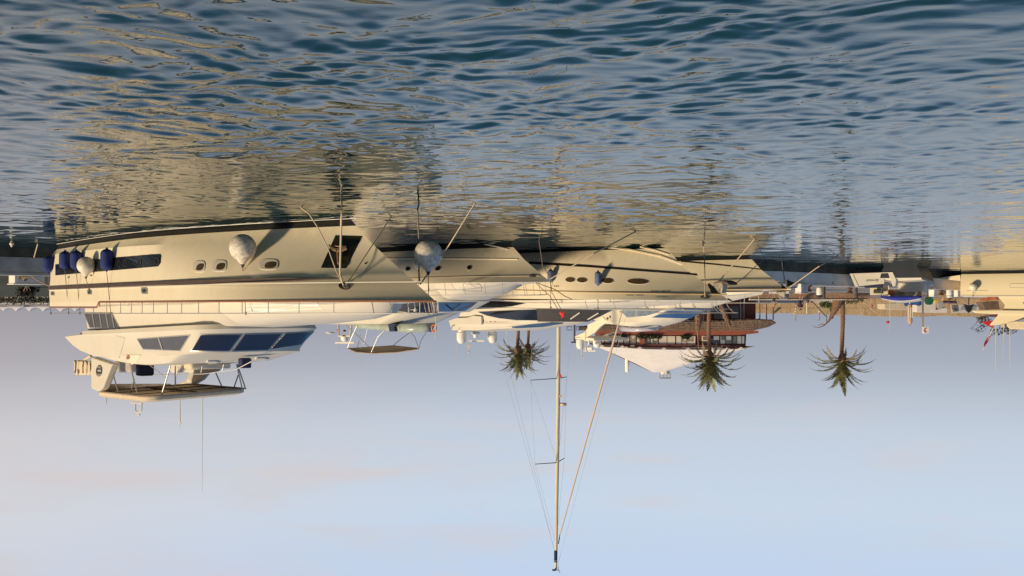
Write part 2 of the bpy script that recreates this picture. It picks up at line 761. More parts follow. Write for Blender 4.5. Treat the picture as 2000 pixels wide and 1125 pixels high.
def band(m, fn, x0, x1, h, t, up=0.0, sides=(1, -1), n=40, out=0.0, hfn=None):
    """a moulding along a level curve: height h, thickness t"""
    for sd in sides:
        rows = [[], [], [], []]
        for i in range(n + 1):
            xi = x0 + (x1 - x0) * i / n
            p = fn(xi, sd)
            a = fn(max(0, xi - .004), sd)
            b = fn(min(1, xi + .004), sd)
            d = (b - a)
            d.z = 0
            d.normalize()
            nn = V((d.y, -d.x, 0)) * (1 if sd > 0 else -1)
            hh = h * (hfn(i / n) if hfn else 1)
            tt = t * (hfn(i / n) if hfn else 1)
            p = p + V((0, 0, up)) + nn * out
            rows[0].append(p + V((0, 0, -hh / 2)) - nn * .02)
            rows[1].append(p + V((0, 0, -hh / 2)) + nn * tt)
            rows[2].append(p + V((0, 0, hh / 2)) + nn * tt)
            rows[3].append(p + V((0, 0, hh / 2)) - nn * .02)
        m.grid(rows)
        m.add([r[0] for r in rows], [(0, 1, 2, 3)])
        m.add([r[-1] for r in rows], [(3, 2, 1, 0)])
    return m


def lerp_level(fa, fb, k):
    return lambda xi, sd: fa(xi, sd).lerp(fb(xi, sd), k)

# ------------------------------------------------------------------ water


def water():
    rng = np.random.default_rng(11)
    comps = []
    # (wavelength centre, count, slope each, direction centre, spread)
    for lc, cnt, sl_, dc, sp in ((3.0, 8, .0065, 250, 40), (1.1, 16, .008, 262, 55), (.58, 34, .0102, 272, 70), (.34, 32, .0072, 265, 75),
                                 (.20, 26, .0032, 265, 80)):
        for _ in range(cnt):
            lam = lc * math.exp(rng.normal(0, .22))
            a = R(dc + rng.normal(0, sp))
            k = 2 * math.pi / lam
            comps.append((k * math.cos(a), k * math.sin(a), sl_ / k, rng.uniform(0, 6.283), lam))
    nr, nc = 900, 620
    d = 7.0 * np.exp(np.linspace(0, math.log(130 / 7.0), nr))
    u = np.linspace(-.78, .78, nc)
    X = d[:, None] * u[None, :]
    Y = np.repeat(d[:, None], nc, 1)
    sp_ = d * math.log(130 / 7.0) / nr
    Z = np.zeros_like(X)
    # calmer and livelier patches
    mod = (1 + .5 * np.sin(.21 * X + .13 * Y + 1.0 + 1.2 * np.sin(.11 * Y)) * np.sin(.27 * Y - .08 * X + .4) +
           .22 * np.sin(.55 * X - .31 * Y) * np.sin(.62 * Y + .2 * X))
    WX = X + .22 * np.sin(1.1 * X + .7 * Y) + .12 * np.sin(2.3 * Y - 1.7 * X + 1.0) + .5 * np.sin(.31 * Y + .2 * X)
    WY = Y + .20 * np.sin(.9 * X - 1.3 * Y + 2.0) + .10 * np.sin(2.9 * X + 1.1 * Y) + .45 * np.sin(.37 * X - .15 * Y)
    for kx, ky, a, ph, lam in comps:
        att = np.clip((lam / (sp_ * 2.6)) - 1, 0, 1)[:, None]
        Z += att * a * np.sin(kx * WX + ky * WY + ph) * (mod if lam < 3 else 1)
    # calm water in the shelter of the quay
    Z *= np.clip(1.38 - .009 * d, .7, 1.26)[:, None]
    vs_ = np.stack([X, Y, Z], -1).reshape(-1, 3)
    idx = np.arange(nr * nc).reshape(nr, nc)
    f = np.stack([idx[:-1, :-1], idx[:-1, 1:], idx[1:, 1:], idx[1:, :-1]], -1).reshape(-1, 4)
    base = len(vs_)
    ext = np.array([(-900, -200, -.16), (900, -200, -.16), (900, 1500, -.16), (-900, 1500, -.16)], float)
    vs_ = np.concatenate([vs_, ext])
    f = np.concatenate([f, [[base, base + 1, base + 2, base + 3]]])
    me = bpy.data.meshes.new('water')
    me.vertices.add(len(vs_))
    me.vertices.foreach_set('co', vs_.ravel())
    me.loops.add(len(f) * 4)
    me.loops.foreach_set('vertex_index', f.ravel().astype(np.int32))
    me.polygons.add(len(f))
    me.polygons.foreach_set('loop_start', (np.arange(len(f)) * 4).astype(np.int32))
    me.polygons.foreach_set('use_smooth', np.ones(len(f), bool))
    me.update()
    me.validate()
    m = bpy.data.materials.new('harbour_water')
    m.use_nodes = True
    t = m.node_tree
    b = t.nodes['Principled BSDF']
    b.inputs['Roughness'].default_value = .03
    b.inputs['IOR'].default_value = 1.333
    b.inputs['Specular IOR Level'].default_value = .34
    co = t.nodes.new('ShaderNodeTexCoord')
    n = t.nodes.new('ShaderNodeTexNoise')
    n.inputs['Scale'].default_value = .08
    n.inputs['Detail'].default_value = 3
    t.links.new(co.outputs['Object'], n.inputs['Vector'])
    mx = t.nodes.new('ShaderNodeMixRGB')
    mx.inputs[1].default_value = (.004, .029, .037, 1)
    mx.inputs[2].default_value = (.007, .040, .050, 1)
    t.links.new(n.outputs['Fac'], mx.inputs[0])
    t.links.new(mx.outputs[0], b.inputs['Base Color'])
    mpn = t.nodes.new('ShaderNodeMapping')
    mpn.inputs['Scale'].default_value = (.7, 1.6, 1)
    t.links.new(co.outputs['Object'], mpn.inputs[0])
    n2 = t.nodes.new('ShaderNodeTexNoise')
    n2.inputs['Scale'].default_value = 3.2
    n2.inputs['Detail'].default_value = 2
    t.links.new(mpn.outputs[0], n2.inputs['Vector'])
    bp = t.nodes.new('ShaderNodeBump')
    bp.inputs['Strength'].default_value = .07
    bp.inputs['Distance'].default_value = .04
    t.links.new(n2.outputs['Fac'], bp.inputs['Height'])
    t.links.new(bp.outputs[0], b.inputs['Normal'])
    me.materials.append(m)
    o = bpy.data.objects.new('water', me)
    COL.objects.link(o)
    prop(o, kind='structure')
    return o


water()

# ------------------------------------------------------------------ land and quays
QZ = 1.15
conc = mat('quay_concrete', (.50, .46, .42), .85, var=.3, vscale=1.4, bump=.3, bscale=6)
algae = mat('weedy_wet_stone', (.10, .085, .06), .8, var=.6, vscale=1.3, bump=.6, bscale=5)
pave = mat('paving', (.24, .215, .20), .9, var=.22, vscale=.7, bump=.2, bscale=5)
QUAY_R = [V((70, 16.8, 0)), V((20.6, 58.4, 0)), V((-4.5, 79.5, 0))]
QUAY_L = [V((-12.6, 73.0, 0)), V((-16.6, 75.4, 0)), V((-25.0, 83.9, 0)), V((-33.9, 93.2, 0)), V((-52.0, 112.0, 0))]
land = QUAY_R + [V((-11.0, 80.5, 0))] + QUAY_L + [V((-220, 150, 0)), V((-220, 420, 0)), V((260, 420, 0)), V((260, 16, 0))]
g = M()
g.prism([p + V((0, 0, -3)) for p in land], (0, 0, 3 + QZ))
prop(g.build('quay_ground', pave, smooth=0), kind='structure')


def quay_wall(pts, name, label, seams, band_mat=None):
    root = thing(name, label, 'quay wall', pts[0])
    a, b_ = M(), M()
    for p, q in zip(pts, pts[1:]):
        d = (q - p).normalized()
        nn = V((d.y, -d.x, 0))
        if nn.dot(p - V((0, 0, 0))) > 0:
            nn = -nn
        # pale band above, weedy base below; every bay is a little different in its line
        L = (q - p).length
        k = max(1, int(L / seams))
        for i in range(k):
            c0 = p + d * (L * i / k + .02)
            c1 = p + d * (L * (i + 1) / k - .02)
            j = random.uniform(-.015, .015)
            a.prism([c0 + V((0, 0, .42 + j)), c1 + V((0, 0, .42 + j)), c1 + V((0, 0, QZ - .02)), c0 + V((0, 0, QZ - .02))], nn * (.12 + j * .5))
        a.prism([p + V((0, 0, QZ - .02)), q + V((0, 0, QZ - .02)), q + V((0, 0, QZ + .10)), p + V((0, 0, QZ + .10))], nn * .19)
        a.prism([p + V((0, 0, QZ - .02)), q + V((0, 0, QZ - .02)), q + V((0, 0, QZ + .10)), p + V((0, 0, QZ + .10))], nn * -.45)
        rows = []
        for z in np.linspace(-.8, .42, 8):
            rows.append([p + d * (L * i / 40) + nn * (.05 + random.uniform(0, .06)) + V((0, 0, z)) for i in range(41)])
        b_.grid(rows)
    a.build('face_band', band_mat or conc, root, smooth=0, merge=False)
    b_.build('weedy_base', algae, root)
    return root


quay_wall(QUAY_R, 'quay_wall', 'pale concrete quay wall with weedy base behind the yachts\' sterns', 6.0)
quay_wall(QUAY_L, 'quay_wall', 'pale quay wall with painted berth numbers beside the small cruiser', 9.2,
          band_mat=mat('white_quay_paint', (.76, .69, .62), .8, var=.16, vscale=1.1, bump=.2, bscale=6, stretch=(1, 1, .5)))

# ------------------------------------------------------------------ the large yacht in front
Y1 = Frame((5.09, 38.5), 50.0)


def hull_parts(f, name, label, levels, boot_i, loc=None, capname=None, nx=44, mats=None, cat='motor yacht', camber=.08):
    root = thing(name, label, cat, f.P(8, 0, 0))
    m, fn = shell(f, levels, nx=nx, camber=camber)
    m.build('hull', mats or [gel, boot, gelw], root, smooth=22)
    return root, m, fn


L1 = [dict(sf=1.2, sa=19.2, zf=-.9, za=-.7, b=1.2, p=1.4, mid=.62),
      dict(sf=0.0, sa=19.35, zf=.0, za=.0, b=2.32, p=1.5, mid=.60, mi=1),
      dict(sf=-.38, sa=19.36, zf=.27, za=.30, zc=-.05, b=2.42, p=1.5, mid=.60, mi=1),
      dict(sf=-1.15, sa=19.35, zf=.80, za=.52, zc=-.10, b=2.62, p=1.55, mid=.57),
      dict(sf=-2.25, sa=19.3, zf=1.42, za=1.25, b=2.72, p=1.95, mid=.53),
      dict(sf=-3.30, sa=19.2, zf=1.97, za=1.94, b=2.80, p=2.35, mid=.51),
      dict(sf=-3.85, sa=19.15, zf=2.28, za=2.22, b=2.83, p=2.6, mid=.5),
      dict(sf=-4.5, sa=19.0, zf=2.64, za=2.53, b=2.86, p=2.85, mid=.49)]
yr, h1, fn1 = hull_parts(Y1, 'motor_yacht', 'large cream motor yacht nearest the camera with hardtop and blue fenders at its stern', L1, 1)
BV1 = bvh_of(h1)
deck1 = fn1[-1]

m = M()
band(m, lerp_level(fn1[2], fn1[2], 0), .0, 1, .016, .010, up=-.225)
m.build('waterline_stripe', wline, yr)
m = M()
band(m, fn1[5], .098, 1, .12, .075, n=90, hfn=lambda k: min(1, .12 + k * 11))
m.build('rubbing_strake', brown, yr)
m = M()
band(m, lerp_level(fn1[6], fn1[7], .0), .0, 1, .03, .02, up=-.19, n=60)
m.build('sheer_moulding', gelw, yr)
m = M()
band(m, deck1, .0, .755, .05, .045, up=.02, n=60)
m.build('cap_rail', teak, yr)
# aft bulwark, one step higher, with its own cap
m = M()
for sd in (1, -1):
    pts = [deck1(.757 + .243 * i / 12, sd) for i in range(13)]
    inn = Y1.n * (-.07 * sd)
    m.grid([[p for p in pts], [p + V((0, 0, .2)) for p in pts], [p + V((0, 0, .2)) + inn for p in pts], [p + inn for p in pts]])
    m.quad(pts[0], pts[0] + V((0, 0, .2)), pts[0] + V((0, 0, .2)) + inn, pts[0] + inn)
m.build('aft_bulwark', gel, yr)
m = M()
for sd in (1, -1):
    c0, c1 = deck1(.755, sd), deck1(.765, sd)
    m.tube([c0 + V((0, 0, .03)), c1 + V((0, 0, .215))] + [deck1(.765 + .235 * i / 10, sd) + V((0, 0, .22)) for i in range(1, 11)], .035, 6)
m.build('aft_cap_rail', teak, yr)

# openings in the topsides
m = M()
strip = [(108.5, 516.5), (108.5, 538), (200, 530), (309, 520.5), (313.5, 514), (314, 500), (311, 496.8), (303, 496.8), (210, 504)]
decal(m, BV1, strip, off=.012, step=8)
m.build('hull_window', dglass, yr)
for cx in (233.5, 246, 274, 308):
    rx = 3.2 if cx < 300 else 4.6
    cy = 515.5 - (cx - 233) * .07
    m = M()
    o_, i_ = ell(cx, cy, rx, 7.2, 20), ell(cx, cy, rx * .7, 5.6, 20)
    po = [cast(BV1, *p) for p in o_]
    pi_ = [cast(BV1, *p) for p in i_]
    m.grid([[p + n_ * k for p, n_ in pp + pp[:1]] for pp, k in ((po, .014), (po, .03), (pi_, .03), (pi_, .014))])
    m.build('porthole_ring', mat('dark_ring', (.10, .085, .075), .3, metal=.6), yr)
for (cx, cy, rx, ry) in ((389, 520.5, 11, 10), (429, 519.5, 13, 10), (525, 517, 17.5, 9.5)):
    m = M()
    sgn_ = lambda q: 1 if q >= 0 else -1
    sh = [(cx + rx * sgn_(math.cos(a_)) * abs(math.cos(a_)) ** .62 - .10 * ry * math.sin(a_), cy + ry * sgn_(math.sin(a_)) * abs(math.sin(a_)) ** .62) for a_ in
          (2 * math.pi * i / 26 for i in range(26))]
    decal(m, BV1, grow(sh, 1.0), off=.018, step=3)
    fr = m.build('porthole', gelw, yr, bevel=.006)
    m = M()
    dk = [(cx + rx * .22 + rx * .62 * sgn_(math.cos(a_)) * abs(math.cos(a_)) ** .7 - .3 * ry * math.sin(a_), cy + ry * .16 + ry * .66 * sgn_(math.sin(a_)) * abs(math.sin(a_)) ** .7) for a_ in
          (2 * math.pi * i / 22 for i in range(22))]
    decal(m, BV1, dk, off=.026, step=3)
    m.build('pane', mat('bronze_pane', (.09, .055, .03), .12, var=.4, vscale=6), fr)

# anchor pocket in the bow
pocket = [(627, 523.3), (655.5, 459.8), (708, 461.5), (676, 524)]
m = M()
decal(m, BV1, pocket, off=.012, step=6)
pk = m.build('anchor_pocket', mat('pocket_black', (.016, .015, .013), .3, var=.5, vscale=2), yr)
m = M()
decal(m, BV1, [(651, 477.5), (692, 478.5), (686, 492), (680, 519), (640, 518.5), (646, 492)], off=.022, step=6)
m.build('liner_plate', mat('worn_steel_plate', (.05, .052, .048), .35, metal=.6, var=.5, vscale=5), pk)
hp, hn = cast(BV1, 664, 500)


def on1(x, y, o):
    p, n_ = cast(BV1, x, y)
    return p + n_ * o


m = M()
m.tube([on1(663.5, 519, .08), on1(663.5, 494, .12)], .045, 8)
for pts in ([(663, 494), (672, 490.5), (681, 488.5), (682, 493), (672, 497), (664, 498)], [(663, 494), (655, 491), (647.5, 484), (648, 489), (654, 495), (662, 498)]):
    ps = [on1(x, y, .13) for x, y in pts]
    m.prism(ps, hn * .07)
m.tube([on1(648, 485.5, .14), on1(664, 488, .17), on1(680, 487, .14)], .02, 6)
m.build('anchor', mat('galvanised_rust', (.38, .25, .15), .5, metal=.5, var=.4, vscale=9), yr)

# hawse hole and cleats
m = M()
decal(m, BV1, ell(673, 559.5, 11.8, 6.2, tilt=8), off=.02, step=4)
hw = m.build('hawse_ring', mat('dark_bronze', (.10, .075, .07), .25, metal=.7, var=.3), yr)
m = M()
decal(m, BV1, ell(676, 559.5, 7.5, 4.4, tilt=8), off=.03, step=4)
m.build('hawse_plate', steel, hw)
for cx, cy, a in ((103.3, 573.5, 3.4), (175.5, 571, 4.2), (282.5, 568, 6)):
    m = M()
    decal(m, BV1, [(cx - a * .7, cy + a), (cx + a, cy + a), (cx + a * 1.05, cy - a * .6), (cx + a * .5, cy - a * 1.2), (cx - a, cy - a * 1.2), (cx - a, cy + a * .3)],
          off=.02, step=2)
    fl = m.build('fairlead', steel, yr)
    m = M()
    decal(m, BV1, ell(cx, cy, a * .62, a * .55), off=.028, step=2)
    m.build('fairlead_hole', rubber, fl)
for cx, cy in ((134.5, 541.5), (178.5, 538), (714, 515)):
    m = M()
    decal(m, BV1, ell(cx, cy, 1.8, 1.4), off=.02, step=2)
    m.build('drain_outlet', brown, yr)

# ---- deckhouse
H1 = [dict(sf=4.2, sa=16.6, zf=2.42, za=2.4, b=2.16, p=2.4, q=.5, mid=.22, ba=.98),
      dict(sf=4.25, sa=16.5, zf=2.95, za=2.9, b=2.15, p=2.4, q=.5, mid=.22, ba=.98),
      dict(sf=4.4, sa=16.25, zf=3.42, za=3.68, b=2.12, p=2.4, q=.5, mid=.22, ba=.98)]
dh, fdh = shell(Y1, H1, nx=40, camber=.05)
dh.build('deckhouse', gelw, yr, smooth=30, bevel=.03)
# coachroof running forward over the foredeck, with a flat panel for the recess along its side
T1 = [dict(sf=-2.5, sa=5.2, zf=2.5, za=2.42, b=1.86, p=2.0, q=.62, mid=.6, ba=1),
      dict(sf=-2.3, sa=5.2, zf=2.84, za=2.8, b=1.84, p=2.0, q=.62, mid=.6, ba=1),
      dict(sf=-2.05, sa=5.2, zf=2.99, za=2.93, b=1.78, p=2.0, q=.62, mid=.6, ba=1),
      dict(sf=-1.0, sa=5.2, zf=3.17, za=3.20, b=1.50, p=2.0, q=.62, mid=.6, ba=1),
      dict(sf=1.2, sa=5.2, zf=3.30, za=3.40, b=1.25, p=2.0, q=.62, mid=.6, ba=1)]
tr1, _ = shell(Y1, T1, nx=36, camber=.05)
tr1.build('coachroof', gelw, yr, smooth=40)
BVT = bvh_of(tr1)
W1 = [dict(sf=5.05, sa=16.3, zf=3.36, za=3.72, b=2.32, p=2.5, q=.30, mid=.13, ba=.98),
      dict(sf=4.95, sa=16.2, zf=3.52, za=3.86, b=2.36, p=2.5, q=.30, mid=.13, ba=.98),
      dict(sf=5.25, sa=15.9, zf=3.66, za=3.95, b=2.30, p=2.5, q=.30, mid=.13, ba=.98),
      dict(sf=5.95, sa=15.6, zf=4.24, za=4.42, zc=.06, b=2.2, p=2.5, q=.30, mid=.13, ba=.98),
      dict(sf=6.0, sa=15.4, zf=4.34, za=4.60, zc=.12, b=2.2, p=2.5, q=.30, mid=.13, ba=.98),
      dict(sf=7.6, sa=15.35, zf=4.66, za=4.68, zc=.22, b=2.03, p=2.4, q=.45, mid=.2, ba=.98),
      dict(sf=9.2, sa=15.3, zf=4.86, za=4.70, zc=.12, b=1.95, p=2.2, q=.5, mid=.25, ba=.98)]
wh, fwh = shell(Y1, W1, nx=56, camber=.03)
wh.build('flybridge', gelw, yr, smooth=30)
BVW = bvh_of(wh)
BVD = bvh_of(dh)
# overhanging wings aft
m = M()
for sd in (1, -1):
    pr = [(18.25, 3.96), (17.55, 4.32), (16.7, 4.52), (15.3, 4.70), (12.8, 4.70), (12.0, 3.92), (13.0, 3.80), (16.4, 3.84)]
    m.prism([Y1.P(s, sd * (2.30 if z < 4.2 else 2.2), z) for s, z in pr], Y1.n * (-.32 * sd))
m.build('wing', gelw, yr, bevel=.03)
m = M()
m.prism([Y1.P(s, n, 3.80) for s, n in ((12.5, 2.1), (12.5, -2.1), (17.3, -2.0), (17.9, -1.2), (17.9, 1.2), (17.3, 2.0))], (0, 0, .14))
m.build('aft_overhang', gel, yr, bevel=.03)
# dark glass saloon door under the wing, at the aft cockpit bulkhead
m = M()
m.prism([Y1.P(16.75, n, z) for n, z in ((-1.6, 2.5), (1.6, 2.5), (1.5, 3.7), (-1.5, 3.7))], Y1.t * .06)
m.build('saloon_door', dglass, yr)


def framed(parent, bv, poly, glass, name='window', fw=2.2, bars=(), off=.02, frame=None):
    a = M()
    decal(a, bv, grow(poly, fw), off=off, step=max(4, (max(p[0] for p in poly) - min(p[0] for p in poly)) / 16))
    fr = a.build(name, frame or steel, parent, smooth=60)
    b = M()
    decal(b, bv, poly, off=off + .014, step=max(4, (max(p[0] for p in poly) - min(p[0] for p in poly)) / 16))
    b.build('pane', glass, fr, smooth=60)
    if bars:
        for x0, y0, x1, y1, wd in bars:
            c = M()
            dx, dy = x1 - x0, y1 - y0
            l = math.hypot(dx, dy)
            nx_, ny_ = -dy / l * wd / 2, dx / l * wd / 2
            decal(c, bv, [(x0 + nx_, y0 + ny_), (x1 + nx_, y1 + ny_), (x1 - nx_, y1 - ny_), (x0 - nx_, y0 - ny_)], off=off + .03, step=5)
            c.build('glazing_bar', frame or steel, fr)
    return fr


greyg = mat('grey_curtained_glass', (.045, .043, .042), .08, var=.35, vscale=3, spec=.8)
framed(yr, BVD, [(166, 612), (218, 612), (233.5, 641.5), (177, 639)], greyg, fw=1.6,
       bars=((182, 611, 187, 640, 1.6), (196, 611, 200.5, 640, 1.6), (208.5, 611, 214, 640, 1.6), (219.5, 611, 225.5, 641, 1.6)))
framed(yr, BVW, [(270.5, 663), (369.5, 655.5), (351.5, 684), (281, 681)], greyg, fw=1.8, bars=((311.5, 659.5, 319.5, 683, 2.2),))
for q in ([(393, 653.5), (469, 653.8), (446.5, 684), (375, 684.5)], [(478, 653.5), (547.5, 652), (522.5, 682), (456, 684)],
          [(556.5, 651.5), (610, 648.5), (587, 671), (529.5, 680)]):
    framed(yr, BVW, q, bglass, fw=2.0)
# intakes and air vents moulded into the coaming
for cx, cy in ((415, 705.5), (510, 699.5)):
    m = M()
    decal(m, BVW, [(cx - 13, cy + .5), (cx - 8, cy + 3.4), (cx + 8, cy + 2.4), (cx + 12, cy), (cx + 6, cy - 2), (cx - 9, cy - 2)], off=.05, step=4)
    m.build('air_vent', gelw, yr)
m = M()
decal(m, BVW, [(244, 693), (252, 693.5), (276, 693), (268, 707), (258, 712)], off=.02, step=4)
m.build('side_light_recess', mat('warm_gelcoat', (.74, .66, .5), .35, var=.05), yr)
m = M()
decal(m, BVW, ell(251.5, 697.5, 3, 3.6, 10), off=.05, step=2)
m.build('side_light', mat('copper_lamp', (.35, .13, .05), .3, var=.3), yr)

# fine seam lines on the deckhouse
m = M()
for pts in ([(162, 641), (240, 643.5), (330, 637), (414, 627), (470, 615)],):
    ps = [cast(BVD, x, y) for x, y in pts]
    ps = [p + n_ * .004 for p, n_ in ps if p is not None]
    if len(ps) > 1:
        m.tube(ps, .008, 4)
if m.v:
    m.build('seam_line', greyp, yr)
# grab rails on the coachroof
m = M()
for xa, xb, y in ((518, 620, 601.5), ):
    ps = [Y1.pn(x, y + (x - xa) * .004, 1.25) for x in np.linspace(xa, xb, 7)]
    m.tube(ps, .014, 6)
    for p in ps[::2]:
        m.tube([p, p + V((0, 0, -.16))], .012, 5)
m.build('grab_rail', steel, yr)
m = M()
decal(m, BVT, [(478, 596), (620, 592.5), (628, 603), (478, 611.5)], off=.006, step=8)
m.build('side_recess', mat('shaded_gelcoat_panel', (.72, .70, .68), .4, var=.05), yr, smooth=60)  # shade of the recess is put into the panel's colour

# ---- guard rails
m = M()
rail_x = [180, 206, 233, 254, 275, 297, 324, 352, 385, 425, 470, 521, 581, 649, 723]
for sd in (1, -1):
    top = []
    for i in range(61):
        p = deck1(.985 * (1 - i / 60) + .0 * i / 60 + .002, sd)
        top.append(V((p.x, p.y, 3.0)) - Y1.n * (.05 * sd))
    tip = deck1(0, 1)
    m.tube(top + [V((tip.x, tip.y, 3.0)) - Y1.t * .1], .017, 6)
m.build('top_rail', steel, yr)
for x in rail_x + [806, 838]:
    for sd in (1, -1):
        p, xi = edge_at(deck1, 1, x)
        p = deck1(xi, sd)
        p = p - Y1.n * (.05 * sd)
        k = M()
        zb = p.z if xi < .755 else p.z + .2
        k.tube([V((p.x, p.y, zb)), V((p.x, p.y, 3.0)) - Y1.t * (.0 if x < 700 else .12)], .017, 6)
        k.build('stanchion', steel, yr)
for xi in (.012, .03, .05):
    for sd in (1, -1):
        p = deck1(xi, sd)
        m = M()
        m.tube([p, V((p.x, p.y, 3.0)) - Y1.t * .14], .014, 6)
        m.build('pulpit_strut', steel, yr)

# ---- radar arch, bimini frame, hardtop
m = M()
for sd in (1, -1):
    if sd == 1:
        pr = [Y1.sz(x, y, 2.05) for x, y in ((184, 697), (184, 756), (187, 760), (197, 764), (202, 762), (207, 757), (223, 716), (226, 711))]
        m.prism([Y1.P(s, 2.18, z) for s, z in pr], Y1.n * -.3)
    else:
        prs = [Y1.sz(x, y, -2.0) for x, y in ((330, 722), (335, 728), (368, 727), (366, 737), (358, 745), (345, 750), (325, 754), (325, 761), (355, 758), (375, 752), (392, 742),
                                              (402, 730), (420, 725), (430, 714), (430, 700), (330, 700))]
        m.prism([Y1.P(s, -2.0, z) for s, z in prs], Y1.n * -.22)
m.build('radar_arch', gelw, yr, bevel=.05, bsegs=3, smooth=40)
m = M()
a0 = Y1.pn(203, 757, 1.95)
b0 = Y1.pn(330, 756, -1.95)
m.tube([a0, b0], .15, 14)
m.build('arch_crossbar', mat('arch_beam', (.52, .42, .36), .3, var=.1), yr)
# emblem on the arch
m = M()
ang = math.radians(8)


def archp(x, y, o=.0):
    return Y1.pn(x, y, 2.18 + o)


def adisc(mm, poly, o, t=.006):
    mm.prism([archp(x, y, o) for x, y in poly], Y1.n * t)


m.cur = 0
adisc(m, ell(193.8, 724, 6.2, 11.4, 24, 6), .002)
m.build('emblem', blackp, yr, smooth=0)
m = M()
for yy, hw_ in ((715.5, 3.2), (718, 4.2), (730.5, 4.6), (733, 3.4)):
    adisc(m, [(193.8 - hw_, yy - .4), (193.8 + hw_, yy + .3), (193.8 + hw_, yy + 1.0), (193.8 - hw_, yy + .3)], .010)
for k in range(3):
    x0 = 190.8 + k * 2.3
    adisc(m, [(x0, 722), (x0 + 1.6, 722.4), (x0 + 1.9, 726), (x0 + .5, 725.8)], .010)
m.build('emblem_stripes', gelw, yr, smooth=0)

ht = M()


def zt(s, n):
    return 6.09 + .036 * n + .006 * (s - 13) - .02 * abs(s - 13)


ol = []
for cs, cn, a0 in ((11.0, 1.55, 180), (15.0, 1.75, 90)):
    rr = 2.05 - cn
    for k in range(6):
        a = R(a0 - 90 * k / 5)
        ol.append((cs + rr * 1.2 * math.cos(a), cn + rr * math.sin(a)))
ol = ol + [(s, -n) for s, n in reversed(ol)]
base_ = [Y1.P(s, n, zt(s, n)) for s, n in ol]
mid_ = [p + V((0, 0, .11)) for p in base_]
top_ = [Y1.P(13 + (s - 13) * .93, n * .93, zt(s, n) + .19) for s, n in ol]
nO = len(ol)
ht.add(base_ + mid_ + top_, [tuple(range(nO))] + [(i, (i + 1) % nO, (i + 1) % nO + nO, i + nO) for i in range(nO)] +
       [(i + nO, (i + 1) % nO + nO, (i + 1) % nO + 2 * nO, i + 2 * nO) for i in range(nO)] + [tuple(range(2 * nO, 3 * nO))])
ho = ht.build('hardtop', canvasc, yr, smooth=30)
for (s0, n0), (s1, n1) in (((12.3, -2.0), (12.3, 2.0)), ((13.9, -2.0), (13.9, 2.0)), ((10.7, 0), (15.3, 0))):
    m = M()
    m.tube([Y1.P(s0, n0, zt(s0, n0) - .03 - (.03 if n0 == 0 else 0)), Y1.P(s1, n1, zt(s1, n1) - .03 - (.03 if n0 == 0 else 0))], .035, 6)
    m.build('hardtop_batten', brown, ho)
m = M()
rim = [p + V((0, 0, -.03)) for p in base_]
m.tube(rim + [rim[0]], .035, 6)
m.build('hardtop_rim', taupe, ho)
poles = [((219.5, 725), (231, 767), 1.95, 1.95), ((258, 728), (271, 780), 1.95, 1.95), ((262, 741), (253, 772), 1.9, 1.5), ((333, 714), (313, 780), 1.5, 1.5),
         ((420.5, 726), (432.5, 753), -1.95, -1.95), ((462, 711), (474, 763), -1.6, -1.75), ((463, 711), (480, 760), -1.8, -1.95), ((465, 733), (457, 757), -1.9, -1.95)]
for (a, b, na, nb) in poles:
    m = M()
    pb = Y1.pn(b[0], b[1], nb)
    m.tube([Y1.pn(a[0], a[1], na), pb], .026, 7)
    m.build('support_pole', steel, yr)
m = M()
m.tube([Y1.pn(342.5, 714, .3), Y1.pn(342.5, 757, .3)], .03, 7)
m.build('ladder_post', steel, yr)
m = M()
m.tube([Y1.pn(285, 712, 1.9), Y1.pn(292, 712.5, 1.9), Y1.pn(324.5, 738, 1.6)], .014, 6)
m.build('brace', steel, yr)
m = M()
for k in range(5):
    m.tube([Y1.pn(330 + k * 5.5, 757 + (k % 2) * 2, -.3 + .1 * k), Y1.pn(334 + k * 5.5, 767, .2)], .02, 5)
m.tube([Y1.pn(292, 757, 0), Y1.pn(330, 767, 0), Y1.pn(360, 768, 0)], .03, 5)
m.build('folding_frame', brown, yr)
# flybridge rail, seats and covered console seen through the frame
m = M()
m.tube([Y1.pn(300, 731.5, 1.4), Y1.pn(340, 732, 1.2), Y1.pn(400, 730, .8), Y1.pn(462, 721, .4), Y1.pn(491, 706, .2)], .016, 6)
for x, y0, y1 in ((348, 716, 732), (395, 715, 731), (437, 712, 725)):
    m.tube([Y1.pn(x, y0, .8), Y1.pn(x - 3, y1, .8)], .014, 6)
m.build('flybridge_rail', steel, yr)
m = M()
c0 = Y1.pn(283, 717, .2)
m.box(c0 + V((0, 0, .1)), (.55, .6, .5), yaw=R(50))
m.build('helm_cover', navy, yr, bevel=.08)
m = M()
c0 = Y1.pn(478, 709, 0)
m.box(c0, (.3, .4, .36), yaw=R(50))
m.build('console_cover', navy, yr, bevel=.05)
m = M()
for x, dx in ((240, .9), (262, 1.2)):
    m.box(Y1.pn(x, 716, -.6), (dx * .5, .6, .5), yaw=R(50))
m.build('flybridge_seat', mat('grey_vinyl', (.40, .36, .34), .6, var=.15), yr, bevel=.1)
m = M()
m.box(Y1.pn(405, 711, 0.2) + V((0, 0, .05)), (.7, 1.6, .25), yaw=R(50))
m.build('sun_pad', mat('beige_vinyl', (.62, .52, .38), .6, var=.1), yr, bevel=.08)
